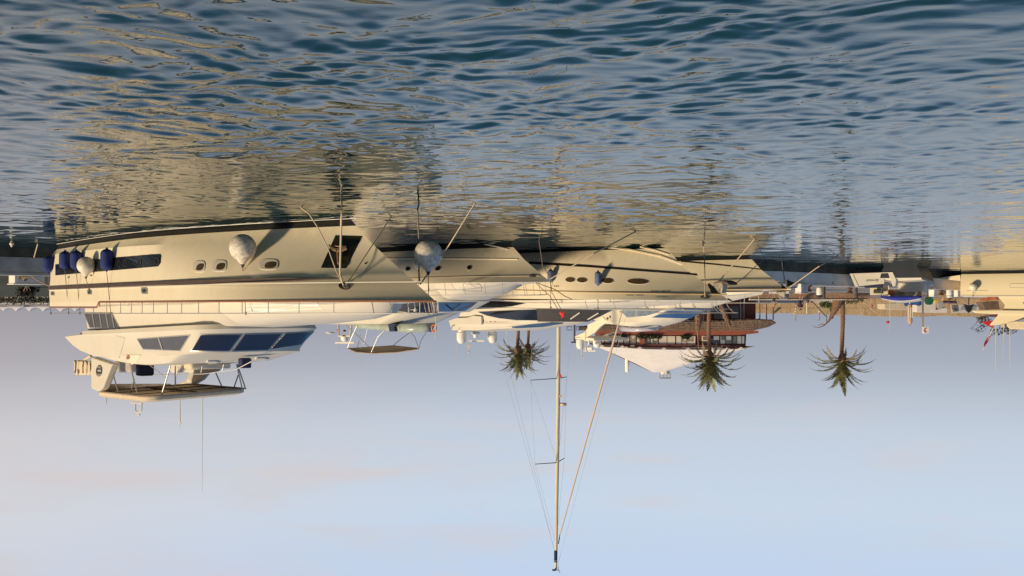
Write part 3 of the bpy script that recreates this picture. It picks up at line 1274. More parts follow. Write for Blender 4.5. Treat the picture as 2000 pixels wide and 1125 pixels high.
# aft canvas bundle
m = M()
rows = []
for i in range(26):
    fr = i / 25
    x = 145 + 40 * fr
    r = []
    for k, y in enumerate((705.5, 709, 714, 721, 728, 732.5)):
        yy = y - (1 - fr) * (2 if k < 3 else 0)
        p = Y1.pn(x, yy, 1.55 + (.035 * math.sin(i * 1.35 + k * .5) + .06 * random.random()) * (1 if 1 <= k <= 4 else .2))
        r.append(p)
    rows.append(r)
m.grid(rows)
m.build('aft_canvas', canvasc, yr, solid=.03, smooth=80)
m = M()
m.tube([Y1.pn(178, 695, 1.5), Y1.pn(160, 706, 1.5), Y1.pn(146, 707, 1.5)], .06, 8)
m.tube([Y1.pn(160, 703, 1.5), Y1.pn(152, 712, 1.5)], .015, 6)
m.build('canvas_boom', canvasc, yr)
# roof gear
tp = lambda x, y, n: Y1.pn(x, y, n)
m = M()
m.tube([tp(208, 775, .9), tp(208, 788, .9)], .02, 6)
m.build('roof_light', gelw, yr)
m = M()
u_ = [tp(264.5, 787, 0), tp(264.5, 801, 0), tp(266.5, 804.5, 0), tp(270.5, 806, 0), tp(274.5, 804.5, 0), tp(276.5, 801, 0), tp(276.5, 787, 0)]
m.tube(u_, .03, 8)
m.tube([tp(271, 806, 0), tp(271, 813, 0)], .02, 6)
m.tube([tp(268.5, 810, 0), tp(273.5, 810, 0)], .03, 6)
m.tube([tp(255, 786, 0), tp(278, 788, 0)], .03, 6)
m.build('horn_bracket', gelw, yr)
m = M()
m.tube([tp(351, 780, -.4), tp(351.5, 825, -.4)], .028, 7)
m.tube([tp(351.5, 825, -.4), tp(352, 837, -.4)], .008, 5)
m.tube([tp(349.5, 828, -.4), tp(352, 824, -.4), tp(355, 827, -.4)], .016, 5)
m.build('wind_sensor', gelw, yr)
m = M()
m.tube([tp(395.5, 776, -1.2), tp(395.5, 850, -1.2), tp(395, 960, -1.2)], .022, 7, r2=.006)
m.build('whip_antenna', gelw, yr)

# ------------------------------------------------------------------ fenders
def fender_mesh(kind, r, l):
    """sausage or ball fender hanging from the origin's line; origin at its middle"""
    if kind == 'sausage':
        pf = [(0.02, -l / 2 - .06), (.04, -l / 2 - .03)]
        for i in range(9):
            a = math.pi / 2 * i / 8
            pf.append((max(.05, r * math.sin(a)), -l / 2 + r * .8 * (1 - math.cos(a))))
        for i in range(9):
            a = math.pi / 2 * (1 - i / 8)
            pf.append((max(.05, r * math.sin(a)), l / 2 - r * .8 * (1 - math.cos(a))))
        pf += [(.04, l / 2 + .03), (.02, l / 2 + .06)]
        return pf
    pf = []
    for i in range(15):
        a = -math.pi / 2 + (math.pi * .72) * i / 14
        pf.append((max(.001, r * math.cos(a)), r * math.sin(a)))
    pf += [(r * .40, r * .95), (r * .24, r * 1.14), (r * .17, r * 1.24)]
    return pf


def fender(kind, c, r, l, mt, label, hang, name='fender', group=None, kick=0.0):
    root = thing(name, label, 'fender', c, group)
    m = M()
    m.lathe(fender_mesh(kind, r, l), c, 22)
    m.build('fender_body', mt, root, smooth=50)
    topz = l / 2 + .06 if kind == 'sausage' else r * 1.24
    if kind != 'sausage':
        m = M()
        m.lathe([(r * .30, r * 1.02), (r * .19, r * 1.2), (r * .09, r * 1.42), (.02, r * 1.5)], c, 14)
        m.build('collar', mat('navy_collar', (.03, .03, .05), .6, var=.2), root)
        topz = r * 1.45
    if hang is not None:
        m = M()
        a = V(c) + V((0, 0, topz))
        pts = sag(a, hang, kick, 6)
        m.tube(pts, .013, 5)
        m.lathe([(.0, -.06), (.035, -.03), (.035, .03), (0, .06)], pts[-1], 6)
        m.build('lanyard', drope, root)
    return root


def on_side(f, bv, x, y, r):
    p, n_ = cast(bv, x, y)
    s, n, z = f.loc(p)
    return f.pn(x, y, n + r * 1.03)


def hang1(c, f=Y1, z=3.0, dx=0.0):
    return V((c.x, c.y, z)) - f.n * .12 + f.t * dx


blue_lab = ['navy covered fender at the very corner of the large yacht\'s stern', 'navy covered fender second from the stern corner, above the small round float',
            'navy covered fender partly behind the small cream ball fender', 'navy covered fender hanging over the dark hull window strip']
for (x, y, h), lb in zip(((97.5, 516, 39), (127, 508, 43), (149, 508, 45), (208.5, 507, 50)), blue_lab):
    c = on_side(Y1, BV1, max(x, 101), y, .24)
    if x < 100:
        c = Y1.pn(94.5, y, 2.62)
    sc_ = (c - CAM).dot(_fw) / FPX
    fender('sausage', c, .235, h * sc_ - .16, bluecov, lb, hang1(c, dx=0 if x < 100 else -.12), group='navy fenders along the large yacht\'s stern')
c = on_side(Y1, BV1, 168, 518.5, .33)
p_, n_ = cast(BV1, 176, 566)
fender('ball', c, .345, 0, mat('cream_vinyl', (.70, .63, .5), .5, var=.18, vscale=5), 'small cream ball fender between the navy fenders', p_ + n_ * .04)
c = on_side(Y1, BV1, 474, 483.5, .44)
fender('ball', c, .435, 0, dirtyw, 'big scuffed white ball fender amidships on the large yacht', hang1(c))
# hung from the far side of the bow pulpit
c = Y1.pn(836.5, 496, -1.15)
pe, xi = edge_at(deck1, -1, 837)
fender('ball', c, .43, 0, dirtyw, 'big scuffed white ball fender hanging off the large yacht\'s bow', V((pe.x, pe.y, 3.0)))


# ------------------------------------------------------------------ mooring lines
def line_thing(pts, r, label, name='mooring_line', mt=None, group='mooring lines'):
    m = M()
    m.tube(pts, r, 6)
    o = m.build(name, mt or rope_m, smooth=80)
    prop(o, label, 'mooring line', group)
    return o


hw_p, hw_n = cast(BV1, 672, 559)
hw_p = hw_p + hw_n * .05
s_h, n_h, z_h = Y1.loc(hw_p)
mid = [Y1.pn(x, y, n_h + k) for x, y, k in ((657, 530, .5), (640, 483, 1.1), (620, 443, 1.6), (604, 418, 1.9))]
line_thing([hw_p] + mid + [at_z(587, 404.5, 0.0), at_z(584, 402, -.3)], .02, 'slack tan mooring line curving down from the bow fairlead')
line_thing([hw_p, Y1.pn(664, 535, n_h + .4), Y1.pn(665.5, 480, n_h + 1.1), Y1.pn(666.5, 430, n_h + 1.8), at_z(667.5, 391, 0), at_z(668, 388, -.3)], .03,
           'thick straight mooring line dropping from the bow fairlead')
b_ = Y1.pn(783, 394, -1.2)
line_thing([hw_p + Y1.t * -.15, b_, b_ + (b_ - hw_p).normalized() * .8], .019, 'taut tan mooring line slanting forward from the near bow fairlead')
pe = Y1.pn(821, 555, -1.3)
line_thing([pe, Y1.pn(818.5, 540, -1.35), at_z(818, 470, .75), at_z(815.5, 410, .3), at_z(819, 391, -.15)], .022,
           'dark upright mooring line beside the bow ball fender', mt=drope)
line_thing([pe, at_z(875, 482, 1.0), at_z(928, 397, 0.0), at_z(934, 388, -.3)], .022, 'taut tan mooring line slanting down past the bow ball fender')
# stern lines to the quay
p0 = Y1.P(19.2, 2.5, 2.0)

# ------------------------------------------------------------------ second yacht (behind the large one's bow)
Y2 = Frame((0.09, 52.9), 50.0)


def std_hull(L, zb, zs, b, over, chine=.55, boot=.16):
    zc = lambda k: zb * k
    return [dict(sf=.9, sa=L - .2, zf=-.8, za=-.7, b=b * .45, p=1.7, mid=.6),
            dict(sf=0.0, sa=L, zf=0, za=0, b=b * .82, p=1.7, mid=.58, mi=1),
            dict(sf=-over * .09, sa=L, zf=boot, za=boot, b=b * .85, p=1.7, mid=.58, mi=1),
            dict(sf=-over * .36, sa=L, zf=zb * .42, za=chine * .55, b=b * .93, p=1.75, mid=.56),
            dict(sf=-over * .62, sa=L - .05, zf=zb * .66, za=zs * .6, b=b * .965, p=1.95, mid=.54),
            dict(sf=-over * .82, sa=L - .1, zf=zb * .85, za=zs * .84, b=b * .99, p=2.2, mid=.52),
            dict(sf=-over, sa=L - .15, zf=zb, za=zs, b=b, p=2.5, mid=.5)]


L2 = std_hull(12.4, 1.69, 1.66, 2.15, 2.62)
r2, h2, fn2 = hull_parts(Y2, 'motor_yacht', 'cream motor yacht half hidden behind the large yacht\'s bow with a folding bimini frame', L2, 1)
BV2 = bvh_of(h2)
m = M()
band(m, fn2[5], .01, 1, .03, .02)
m.build('rubbing_strake', mat('tan_moulding', (.42, .34, .24), .5), r2)
m = M()
band(m, fn2[3], .02, 1, .035, .03)
m.build('spray_rail', gel, r2)
m = M()
decal(m, BV2, [(945, 476.5), (970, 481), (994, 486.8), (993, 488), (968, 482.6), (945, 478)], off=.03, step=6)
m.build('spray_strip', gelw, r2)
for cx, cy, rx, ry in ((796.5, 525.5, 6, 4.8), (855, 525, 7.2, 4.8), (916, 523.5, 5.2, 4.8)):
    m = M()
    decal(m, BV2, ell(cx, cy, rx, ry, 16, -20), off=.015, step=3)
    p_ = m.build('porthole', gelw, r2)
    m = M()
    decal(m, BV2, ell(cx + .6, cy - .4, rx * .78, ry * .78, 16, -20), off=.025, step=3)
    m.build('pane', dglass, p_)


def hawse(parent, bv, cx, cy, rx, ry):
    m = M()
    decal(m, bv, ell(cx, cy, rx, ry, 16, 3), off=.015, step=4)
    a = m.build('hawse_plate', mat('dark_bronze', (.1, .07, .07), .25, metal=.7), parent)
    m = M()
    decal(m, bv, ell(cx, cy, rx * .78, ry * .6, 16, 3), off=.025, step=4)
    m.build('hawse_insert', steel, a)


hawse(r2, BV2, 1040, 539, 7.2, 2.6)


def guard_rail(f, deck, z0, zh, parent, xi0, xi1, xs=(), sides=(1, -1), inset=.08, r=.014, lean=.0, rise=None, ext=.0):
    """rail tube of constant height over the deck edge with stanchions at photo columns xs"""
    m = M()

    def rp(xi, sd):
        p = deck(xi, sd)
        q = p - f.n * (inset * sd if (p - deck(xi, -sd)).length > 2.2 * inset else 0)
        return V((q.x, q.y, p.z + zh)) - f.t * (ext * max(0, 1 - xi / .25))
    pts = [rp(xi0 + (xi1 - xi0) * i / 40, 1) for i in range(41)]
    pts2 = [rp(xi0 + (xi1 - xi0) * i / 40, -1) for i in range(41)]
    m.tube(list(reversed(pts)) + pts2, r, 6)
    m.build('top_rail', steel, parent)
    for x in xs:
        _, xi = edge_at(deck, 1, x)
        for sd in sides:
            p = deck(xi, sd)
            p = p - f.n * (inset * sd)
            k = M()
            k.tube([p, p + V((0, 0, zh * .35)), rp(xi, sd) - f.t * lean * .3], r, 6)
            k.build('stanchion', steel, parent)


guard_rail(Y2, fn2[-1], 0, .53, r2, .03, .9, xs=(866, 904, 944, 978, 1024), lean=.3, r=.013)
m = M()
g0, g1 = Y2.pn(905, 559, 1.9), Y2.pn(941, 559, 1.75)
m.tube([Y2.pn(905, 554, 1.9), Y2.pn(905, 569, 1.9)], .012, 5)
m.tube([Y2.pn(906, 567, 1.9), Y2.pn(907, 556.5, 1.9), Y2.pn(910, 555, 1.88), Y2.pn(936, 555, 1.78), Y2.pn(940, 558, 1.76), Y2.pn(941, 568.5, 1.75), Y2.pn(906, 568, 1.9)], .014, 6)
m.build('boarding_gate', steel, r2)
# superstructure


def lv(f, fx, fy, ax, ay, na, b, fn_=0.0, **k):
    """a superstructure level from the photo: front point at n = fn_, aft point on the side n = na"""
    s0, z0 = f.sz(fx, fy, fn_)
    s1, z1 = f.sz(ax, ay, na)
    d = dict(sf=s0, zf=z0, sa=s1, za=z1, b=b, p=2.3, q=.7, mid=.45, ba=.97)
    d.update(k)
    return d


F2 = [dict(sf=-.5, sa=3.6, zf=1.62, za=1.62, b=1.6, p=2.0, q=.65, mid=.6, ba=1), dict(sf=-.3, sa=3.6, zf=1.78, za=1.9, b=1.55, p=2.0, q=.65, mid=.6, ba=1),
      dict(sf=.6, sa=3.6, zf=2.0, za=2.3, b=1.35, p=2.0, q=.65, mid=.6, ba=1), dict(sf=2.2, sa=3.6, zf=2.32, za=2.45, b=1.1, p=2.0, q=.65, mid=.6, ba=1)]
fd2, _ = shell(Y2, F2, nx=28)
fd2.build('coachroof', gelw, r2, smooth=40)
S2 = [dict(sf=2.7, sa=10.2, zf=1.62, za=1.62, b=1.66, p=2.5, q=.32, mid=.15),
      dict(sf=2.75, sa=10.1, zf=2.46, za=2.42, b=1.64, p=2.5, q=.32, mid=.15),
      dict(sf=4.3, sa=9.9, zf=2.93, za=2.93, b=1.58, p=2.5, q=.32, mid=.15)]
sup2, _ = shell(Y2, S2, nx=44)
sup2.build('deckhouse', gelw, r2, smooth=25)
BS2 = bvh_of(sup2)
BL = dict(p=2.5, q=.34, mid=.15)
T2 = [lv(Y2, 908, 607, 640, 612, 1.5, 1.60, fn_=-1.4, **BL), lv(Y2, 903, 611, 632, 617, 1.5, 1.70, fn_=-1.4, **BL),
      lv(Y2, 857, 629.5, 640, 632.5, 1.4, 1.64, fn_=-1.3, **BL), lv(Y2, 850, 632, 640, 633, 1.4, 1.57, fn_=-1.2, **BL)]
top2, ft2 = shell(Y2, T2, nx=32)
top2.build('flybridge', gelw, r2, smooth=25)
framed(r2, BS2, [(748, 596), (795, 591.5), (838, 591), (852, 592), (846, 609), (790, 609), (763, 604)], dglass, fw=1.4)
framed(r2, BS2, [(857, 590.8), (930, 590.5), (918, 599.5), (908, 606), (858, 607)], mat('sky_blue_screen', (.05, .10, .20), .06, var=.2, spec=1.0), fw=1.0)
for a, b in (((870, 593), (884, 604)), ((884, 601), (898, 592)), ((893, 605), (925, 592))):
    m = M()
    p = [cast(BS2, *q) for q in (a, b)]
    if all(q[0] is not None for q in p):
        m.tube([p[0][0] + p[0][1] * .06, p[1][0] + p[1][1] * .06], .02, 5)
        m.build('wiper', rubber, r2)
# flybridge windscreen (greenish) with dark cushion behind
scr = mat('greenish_screen', (.36, .41, .36), .15, var=.25, vscale=3)
m = M()
lo = [Y2.pn(x, y, n) for x, y, n in ((694, 630, 1.3), (712, 629, 1.3), (735, 631.5, 1.25), (755, 633, 1.2), (790, 632.5, 1.1), (830, 631.5, .7), (852, 630, .2))]
hi = [Y2.pn(x, y, n) for x, y, n in ((690, 641, 1.35), (712, 642, 1.35), (735, 644.5, 1.3), (755, 646, 1.25), (790, 649, 1.15), (826, 648.5, .75), (843, 648, .25))]
m.grid([lo, hi])
m.build('flybridge_screen', scr, r2, solid=.03)
m = M()
m.prism([Y2.pn(x, y, 1.32) for x, y in ((757, 632.5), (774, 632), (769, 639), (772, 647.5), (760, 647.5))], Y2.n * -.5)
m.build('helm_seat', navy, r2, bevel=.03)
# folding bimini
bp_ = [Y2.pn(678, 679.5, 1.5), Y2.pn(695, 687.5, 1.45), Y2.pn(731, 689.5, 1.2), Y2.pn(775, 687.5, 1.2), Y2.pn(818, 681, .9), Y2.pn(815, 679, -.3), Y2.pn(769, 674, -1.3), Y2.pn(730, 678, -1.3)]
m = M()
m.prism(bp_, (0, 0, .05))
bo = m.build('bimini_top', taupe, r2, bevel=.02)
for pts in ([(697, 637, 1.4), (688, 656, 1.4), (679, 679, 1.4)], [(675, 634, 1.4), (700, 657, 1.3), (731, 688, 1.2)], [(751, 645, 1.2), (738, 658, 1.2), (725, 688, 1.2)],
            [(802, 649, .9), (810, 658, .9), (818, 681, .9)], [(800, 650, -1.0), (783, 662, -1.0), (769, 674, -1.2)], [(835, 645, .3), (822, 665, .5), (818, 681, .8)],
            [(718, 642, 1.3), (711, 672, 1.2)], [(702, 665, 1.0), (696, 686, 1.3)]):
    m = M()
    m.tube([Y2.pn(*p) for p in pts], .016, 6)
    m.build('bimini_hoop', steel, r2)
# mast with radar, horn and lights
m = M()
m.tube([Y2.pn(661, 634, 0), Y2.pn(661.5, 656, 0), Y2.pn(684, 656, 0), Y2.pn(686, 636, 0)], .05, 8)
m.tube([Y2.pn(661, 656, 0), Y2.pn(661, 683, 0)], .018, 6)
m.build('radar_mast', gelw, r2)
m = M()
m.lathe([(.2, 0), (.2, .14), (.13, .24), (.1, .26)], Y2.pn(673, 657, 0), 14)
m.box(Y2.pn(673.5, 669.5, 0), (1.02, .11, .09), yaw=R(10))
m.build('open_array_radar', domew, r2)
m = M()
m.lathe([(0, -.05), (.22, -.04), (.24, .02), (.1, .06), (0, .07)], Y2.pn(645, 650, 0), 14)
m.build('satellite_dish', domew, r2)
m = M()
m.tube([Y2.pn(658.5, 643, -.1), Y2.pn(661, 654, -.1)], .035, 6)
m.build('red_lamp', redm, r2)
m = M()
m.lathe([(.04, -.05), (.09, 0), (.04, .05)], Y2.pn(673, 646, 0), 10)
m.build('horn', rubber, r2)
m = M()
m.tube([Y2.pn(703, 642, 1.2), Y2.pn(705, 690, 1.2), Y2.pn(706.5, 722, 1.2)], .012, 5, r2=.005)
m.build('whip_antenna', gelw, r2)
# life ring on a post at the bow side
c = Y2.pn(847.5, 641, .4)
rg = thing('life_ring', 'orange and white life ring hung by the flybridge screen of the second yacht', 'life ring', c)
m = M()
rr = [c + V((.09 * math.cos(a), -.02, .16 * math.sin(a))) for a in (2 * math.pi * i / 16 for i in range(17))]
m.tube(rr, .045, 6)
m.build('ring', mat('orange_ring', (.75, .2, .06), .6, var=.2), rg)
m = M()
m.tube([Y2.pn(851, 618, .4), Y2.pn(850.5, 664, .4)], .022, 6)
m.build('flag_staff', steel, r2)
# deck rails on the foredeck
m = M()
m.tube([Y2.pn(x, y, -.9) for x, y in ((875, 585), (877, 583), (905, 579), (927, 575.5), (992, 577))], .012, 5)
m.build('deck_grab_rail', steel, r2)
# small ball fender amidships
c = on_side(Y2, BV2, 817, 516, .25)
pe, _ = edge_at(fn2[-1], 1, 818)
fender('ball', c, .2, 0, mat('cream_vinyl', (.7, .63, .5)), 'little white ball fender on the half hidden second yacht', pe + V((0, 0, .5)))
# red pennant on a slim double staff leaning from the second yacht's bow
tip2 = fn2[-1](0, 1)
st = thing('pennant', 'red pennant hanging from two slim leaning staffs above the second yacht\'s bow', 'flag', tip2)
m = M()
ptop = Y2.pn(1098, 612, -.3)
m.tube([tip2 + Y2.t * .9 + V((0, 0, .05)), Y2.pn(1074, 578, -.1), Y2.pn(1093, 609, -.3), ptop], .014, 5)
m.build('staff', mat('dark_staff', (.10, .08, .06), .5), st)
m = M()
m.tube([tip2 + V((0, 0, .05)), Y2.pn(1078, 571, -.1), Y2.pn(1097, 606, -.3), ptop], .014, 5)
m.build('staff', mat('dark_staff', (.10, .08, .06), .5), st)
m = M()
rows = []
for i in range(7):
    k = i / 6
    a, b_ = Y2.pn(1093.5 + 3 * k, 610 + 10 * k, -.3), Y2.pn(1103 - 3 * k, 606 + 16 * k, -.3)
    rows.append([a.lerp(b_, j / 4) + Y2.n * (.05 * math.sin(j * 1.8 + i)) for j in range(5)])
m.grid(rows)
m.build('cloth', redm, st, solid=.012, smooth=80)
m = M()
m.tube([ptop + V((0, 0, .1)), Y2.pn(1100.5, 628, -.3)], .012, 5)
m.build('cord', rubber, st)
# bow gear: pulpit braces and a boat hook with block
m = M()
m.tube([tip2 + Y2.t * .9 + V((0, 0, .02)), Y2.pn(1084, 565.5, 0), Y2.pn(1104, 579, .1), Y2.pn(1116, 584, .1)], .018, 5)
m.build('bow_line', mat('dark_staff', (.1, .08, .06)), r2)
line_thing([tip2 + V((0, 0, -.15)), Y2.pn(1060, 520, .1), Y2.pn(1056, 492, .2), at_z(1054, 478, .15), at_z(1052, 466, -.1)], .016,
           'thin dark mooring line dropping from the second yacht\'s bow', mt=drope)
line_thing([tip2 + V((0, 0, -.12)), at_z(1160, 495, .9), at_z(1242, 452, 0), at_z(1250, 448, -.2)], .022,
           'taut tan mooring line running low across the third yacht\'s bow')
line_thing([Y1.P(4.0, -2.1, 1.0), at_z(803, 465, 0.0), at_z(808, 461, -.2)], .018, 'short pale line from behind the large yacht\'s stem to the water')

# ------------------------------------------------------------------ third yacht: oval portholes
Y3 = Frame((-6.66, 55.0), 50.0)
L3 = std_hull(13.6, 2.46, 2.20, 2.35, 3.98, chine=.6, boot=.1)
L3[0]['mi'] = 0
r3, h3, fn3 = hull_parts(Y3, 'motor_yacht', 'cream motor yacht with oval portholes, dark windscreen cover and lettering at its bow', L3, 1,
                         mats=[gel, boot, gelw])
BV3 = bvh_of(h3)
m = M()
decal(m, BV3, [(1034, 511), (1034, 515.5), (1150, 522), (1260, 530.5), (1363, 537.8), (1361, 534.5), (1260, 527), (1150, 518)], off=.02, step=12)
m.build('hull_stripe', boot, r3)
m = M()
decal(m, BV3, [(1000, 567.2), (1000, 565.6), (1150, 570), (1300, 573), (1420, 574.5), (1420, 575.8), (1300, 574.6), (1150, 571.8)], off=.03, step=12)
m.build('sheer_strip', mat('tan_strip', (.45, .33, .19), .5), r3)
for i, pts in enumerate(([(1183, 481.5), (1230, 487), (1290, 499), (1336, 516), (1333, 517.5), (1288, 501.5), (1230, 489.5), (1183, 484)],
                         [(1252, 482), (1280, 488), (1308, 497), (1306, 498.3), (1279, 490), (1250, 483.5)])):
    m = M()
    decal(m, BV3, pts, off=.04, step=8)
    m.build('spray_rail', gel, r3)
for cx, cy, rx, ry in ((1114, 546.5, 9.2, 4.6), (1137, 547.2, 10, 4.6), (1187, 548.6, 11, 4.8), (1246, 550, 20.5, 4.9)):
    m = M()
    decal(m, BV3, ell(cx, cy, rx + 1.2, ry + .8, 22, 2), off=.012, step=4)
    p_ = m.build('oval_porthole', gelw, r3)
    m = M()
    decal(m, BV3, ell(cx, cy, rx, ry, 22, 2), off=.022, step=4)
    m.build('pane', mat('bronze_pane', (.05, .028, .016), .08, var=.4), p_)
hawse(r3, BV3, 1377, 580.5, 9, 3)
for x in (1083, 1086.5, 1090):
    m = M()
    decal(m, BV3, ell(x, 559, 1, 1, 8), off=.02, step=2)
    m.build('vent_hole', rubber, r3)


def hull_text(bv, f, txt, x0, y0, x1, h, mt, parent, shear=0.0, name='lettering', y1=None):
    """x0: photo x of the left end seen upright (the larger x), y0: baseline"""
    a, na = cast(bv, x0, y0)
    b, nb = cast(bv, x1, y0 if y1 is None else y1)
    right = (b - a).normalized()
    m_ = M()
    up = na.cross(right)
    if up.z < 0:
        up = -up
    text_mesh(m_, txt, a + (na + nb) * .5 * .02, right, up, h, depth=0, shear=shear, width=(b - a).length)
    nrm = right.cross(up)
    return m_.build(name, mt, parent, smooth=0, solid=.006)


hull_text(BV3, Y3, '5/2-1001 WM. PL', 1310, 568.6, 1271, .062, blackp, r3)
hull_text(BV3, Y3, 'Harbinia', 1302, 580.5, 1281, .075, greyp, r3, shear=.12)
for a, b in ((1237, 1223), (1256, 1241)):
    m = M()
    decal(m, BV3, [(b, 576.6), (a, 576.8), (a, 577.8), (b, 577.6)], off=.012, step=4)
    m.build('side_vent', greyp, r3)
# bow roller and anchor


def bow_anchor(f, parent, tip, col, k=1.0):
    m = M()
    s0 = V(tip)
    m.prism([s0 - f.t * .2 * k + f.n * .12 * k, s0 + f.t * .8 * k + f.n * .16 * k, s0 + f.t * .8 * k - f.n * .16 * k, s0 - f.t * .2 * k - f.n * .12 * k], (0, 0, .09 * k))
    m.build('bow_roller', steel, parent)
    m = M()
    a = s0 + V((0, 0, -.02))
    m.tube([a + f.t * .5 * k, a - f.t * .25 * k + V((0, 0, -.1 * k))], .05 * k, 7)
    b = a - f.t * .2 * k + V((0, 0, -.12 * k))
    m.prism([b + f.n * .34 * k + V((0, 0, -.02)), b - f.t * .22 * k + f.n * .1 * k + V((0, 0, -.16 * k)), b - f.t * .22 * k - f.n * .1 * k + V((0, 0, -.16 * k)), b - f.n * .34 * k,
             b + f.t * .28 * k + V((0, 0, -.34 * k))], -f.t * .09 * k + V((0, 0, -.03)))
    m.build('anchor', col, parent, bevel=.02)


tip3 = fn3[-1](0, 1)
galv = mat('galvanised_rust', (.38, .25, .15))
# stainless stem plate with the anchor hanging just forward of it
m = M()
decal(m, BV3, [(1381.5, 555), (1386, 553.5), (1399, 565), (1408, 573.5), (1390, 572.5)], off=.02, step=4)
m.build('stem_plate', rubber, r3)
st0 = Y3.pn(1400, 566, 0)
m = M()
m.prism([Y3.pn(x, y, .16) for x, y in ((1392, 553), (1410, 547), (1412, 560), (1409, 573), (1402, 571), (1397, 564))], Y3.n * -.32)
m.build('anchor', mat('worn_galvanised', (.36, .32, .26), .45, metal=.5, var=.45, vscale=8), r3, bevel=.04)
m = M()
m.prism([Y3.pn(x, y, .3) for x, y in ((1391, 553), (1404, 547.5), (1411, 547), (1422, 551), (1422.5, 556), (1415, 557), (1409, 551))], Y3.n * -.6)
m.build('anchor_fluke', mat('rusty_brown_iron', (.085, .055, .04), .6, var=.4), r3, bevel=.03)
m = M()
m.prism([Y3.pn(x, y, .1) for x, y in ((1417, 585), (1427, 588), (1422, 585.5), (1418, 582.5))], Y3.n * -.2)
m.build('bow_roller', steel, r3)
guard_rail(Y3, fn3[-1], 0, .45, r3, .06, .95, xs=(1071, 1141, 1196, 1257, 1326), r=.015, lean=.5)
# double pulpit rails
for yy, xs_ in ((603.3, (1429, 1388, 1300, 1200, 1160)), (611, (1441, 1400, 1330, 1288))):
    m = M()
    n_of = lambda x: max(.35, min(2.1, (1446 - x) / 90 * 1.5)) if yy < 605 else -max(.15, min(1.6, (1450 - x) / 90))
    m.tube([Y3.pn(x, yy, n_of(x)) for x in np.linspace(xs_[0], xs_[-1], 10)], .02, 6)
    m.build('pulpit_rail', steel, r3)
for x0, x1, n0 in ((1257, 1286, -1.7), (1326, 1341, -1.35), (1353, 1366, -1.2), (1392, 1404, -.6), (1398, 1412, -.5), (1420, 1434, -.3)):
    m = M()
    m.tube([Y3.pn(x0, 588, n0), Y3.pn(x0 + .5, 597, n0), Y3.pn(x1, 611, n0)], .018, 6)
    m.build('pulpit_strut', steel, r3)
# deckhouse and windscreen
S3 = [lv(Y3, 1420, 584, 905, 588, 1.7, 1.75, p=2.0, q=.9, mid=.5), lv(Y3, 1400, 588, 905, 592, 1.7, 1.74, p=2.0, q=.9, mid=.5),
      lv(Y3, 1235, 601.5, 905, 600, 1.7, 1.72, p=2.2, q=.75, mid=.45),
      lv(Y3, 1197, 604, 900, 606, 1.7, 1.68, p=2.2, q=.7, mid=.42),
      lv(Y3, 1146, 628, 890, 626, 1.6, 1.55, p=2.2, q=.7, mid=.42),
      lv(Y3, 1128, 633, 880, 632, 1.55, 1.58, p=2.2, q=.7, mid=.42),
      lv(Y3, 1075, 640, 884, 645, 1.45, 1.42, p=2.2, q=.7, mid=.40)]
sup3, _ = shell(Y3, S3, nx=40, camber=.1)
sup3.build('deckhouse', gelw, r3, smooth=25)
BS3 = bvh_of(sup3)
framed(r3, BS3, [(917, 603.5), (932, 593), (950, 587.5), (1000, 589.5), (1026, 592.5), (1000, 598), (960, 602)], dglass, fw=.8)
framed(r3, BS3, [(934, 609), (1000, 606), (1051, 603.5), (1051, 625), (1010, 625), (975, 621), (952, 616)], dglass, fw=1.0)
m = M()
decal(m, BS3, [(1049, 602), (1100, 602.5), (1194, 604), (1172, 616), (1148, 626.5), (1051, 627)], off=.05, step=7)
cv = m.build('windscreen_cover', blackc, r3, smooth=60)
for a, b in (((1115, 619.5), (1133, 607)), ((1148, 620), (1169, 607.5))):
    m = M()
    ps = [cast(BS3, a[0] + (b[0] - a[0]) * k, a[1] + (b[1] - a[1]) * k) for k in (0, .48, .52, 1)]
    m.tube([p + n_ * .1 for p, n_ in ps], .03, 5)
    m.build('wiper_arm', gelw, cv)
m = M()
decal(m, BS3, [(1000, 637.5), (1040, 632.5), (1078, 628.8), (1100, 629.5), (1060, 636), (1010, 638.5)], off=.07, step=6)
m.build('skylight', mat('sky_blue_screen', (.05, .1, .2)), r3)
m = M()
decal(m, BS3, ell(938, 627.5, 1.4, 1.6, 10), off=.03, step=2)
m.build('side_light', redm, r3)
for cx in (958.5, 967):
    m = M()
    decal(m, BS3, ell(cx, 628.5, .8, .8, 8), off=.02, step=2)
    m.build('fitting', rubber, r3)
# stern fins
m = M()
for sd in (1,):
    m.prism([Y3.pn(x, y, 1.7) for x, y in ((876, 626), (890, 621), (912, 620), (925, 616), (940, 618), (940, 634), (884, 634), (880, 640))], Y3.n * -.12)
m.build('aft_fin', gelw, r3, bevel=.02)
m = M()
m.prism([Y3.pn(x, y, 1.5) for x, y in ((881, 645), (886, 633), (900, 631), (1000, 637), (1000, 641), (930, 645))], Y3.n * -2.9)
m.build('roof_wing', gelw, r3, bevel=.03)
m = M()
text_mesh(m, '2', Y3.pn(897, 641, 1.56), Y3.t, V((0, 0, 1)), .12)
m.build('roof_mark', greyp, r3, smooth=0, solid=.01)


def dome(f, parent, x, ytop, ybot, rpx, n):
    c = f.pn(x, ybot, n)
    k = (c - CAM).dot(_fw) / FPX
    r, h = rpx * k, (ytop - ybot) * k
    pf = [(r * .7, -.1), (r * .72, 0), (r * .96, .02), (r, h * .3), (r, h * .5)]
    for i in range(1, 8):
        a = math.pi / 2 * i / 7
        pf.append((r * math.cos(a), h * .5 + h * .5 * math.sin(a)))
    m = M()
    m.lathe(pf, c, 20)
    return m.build('radome', domew, parent, smooth=60)


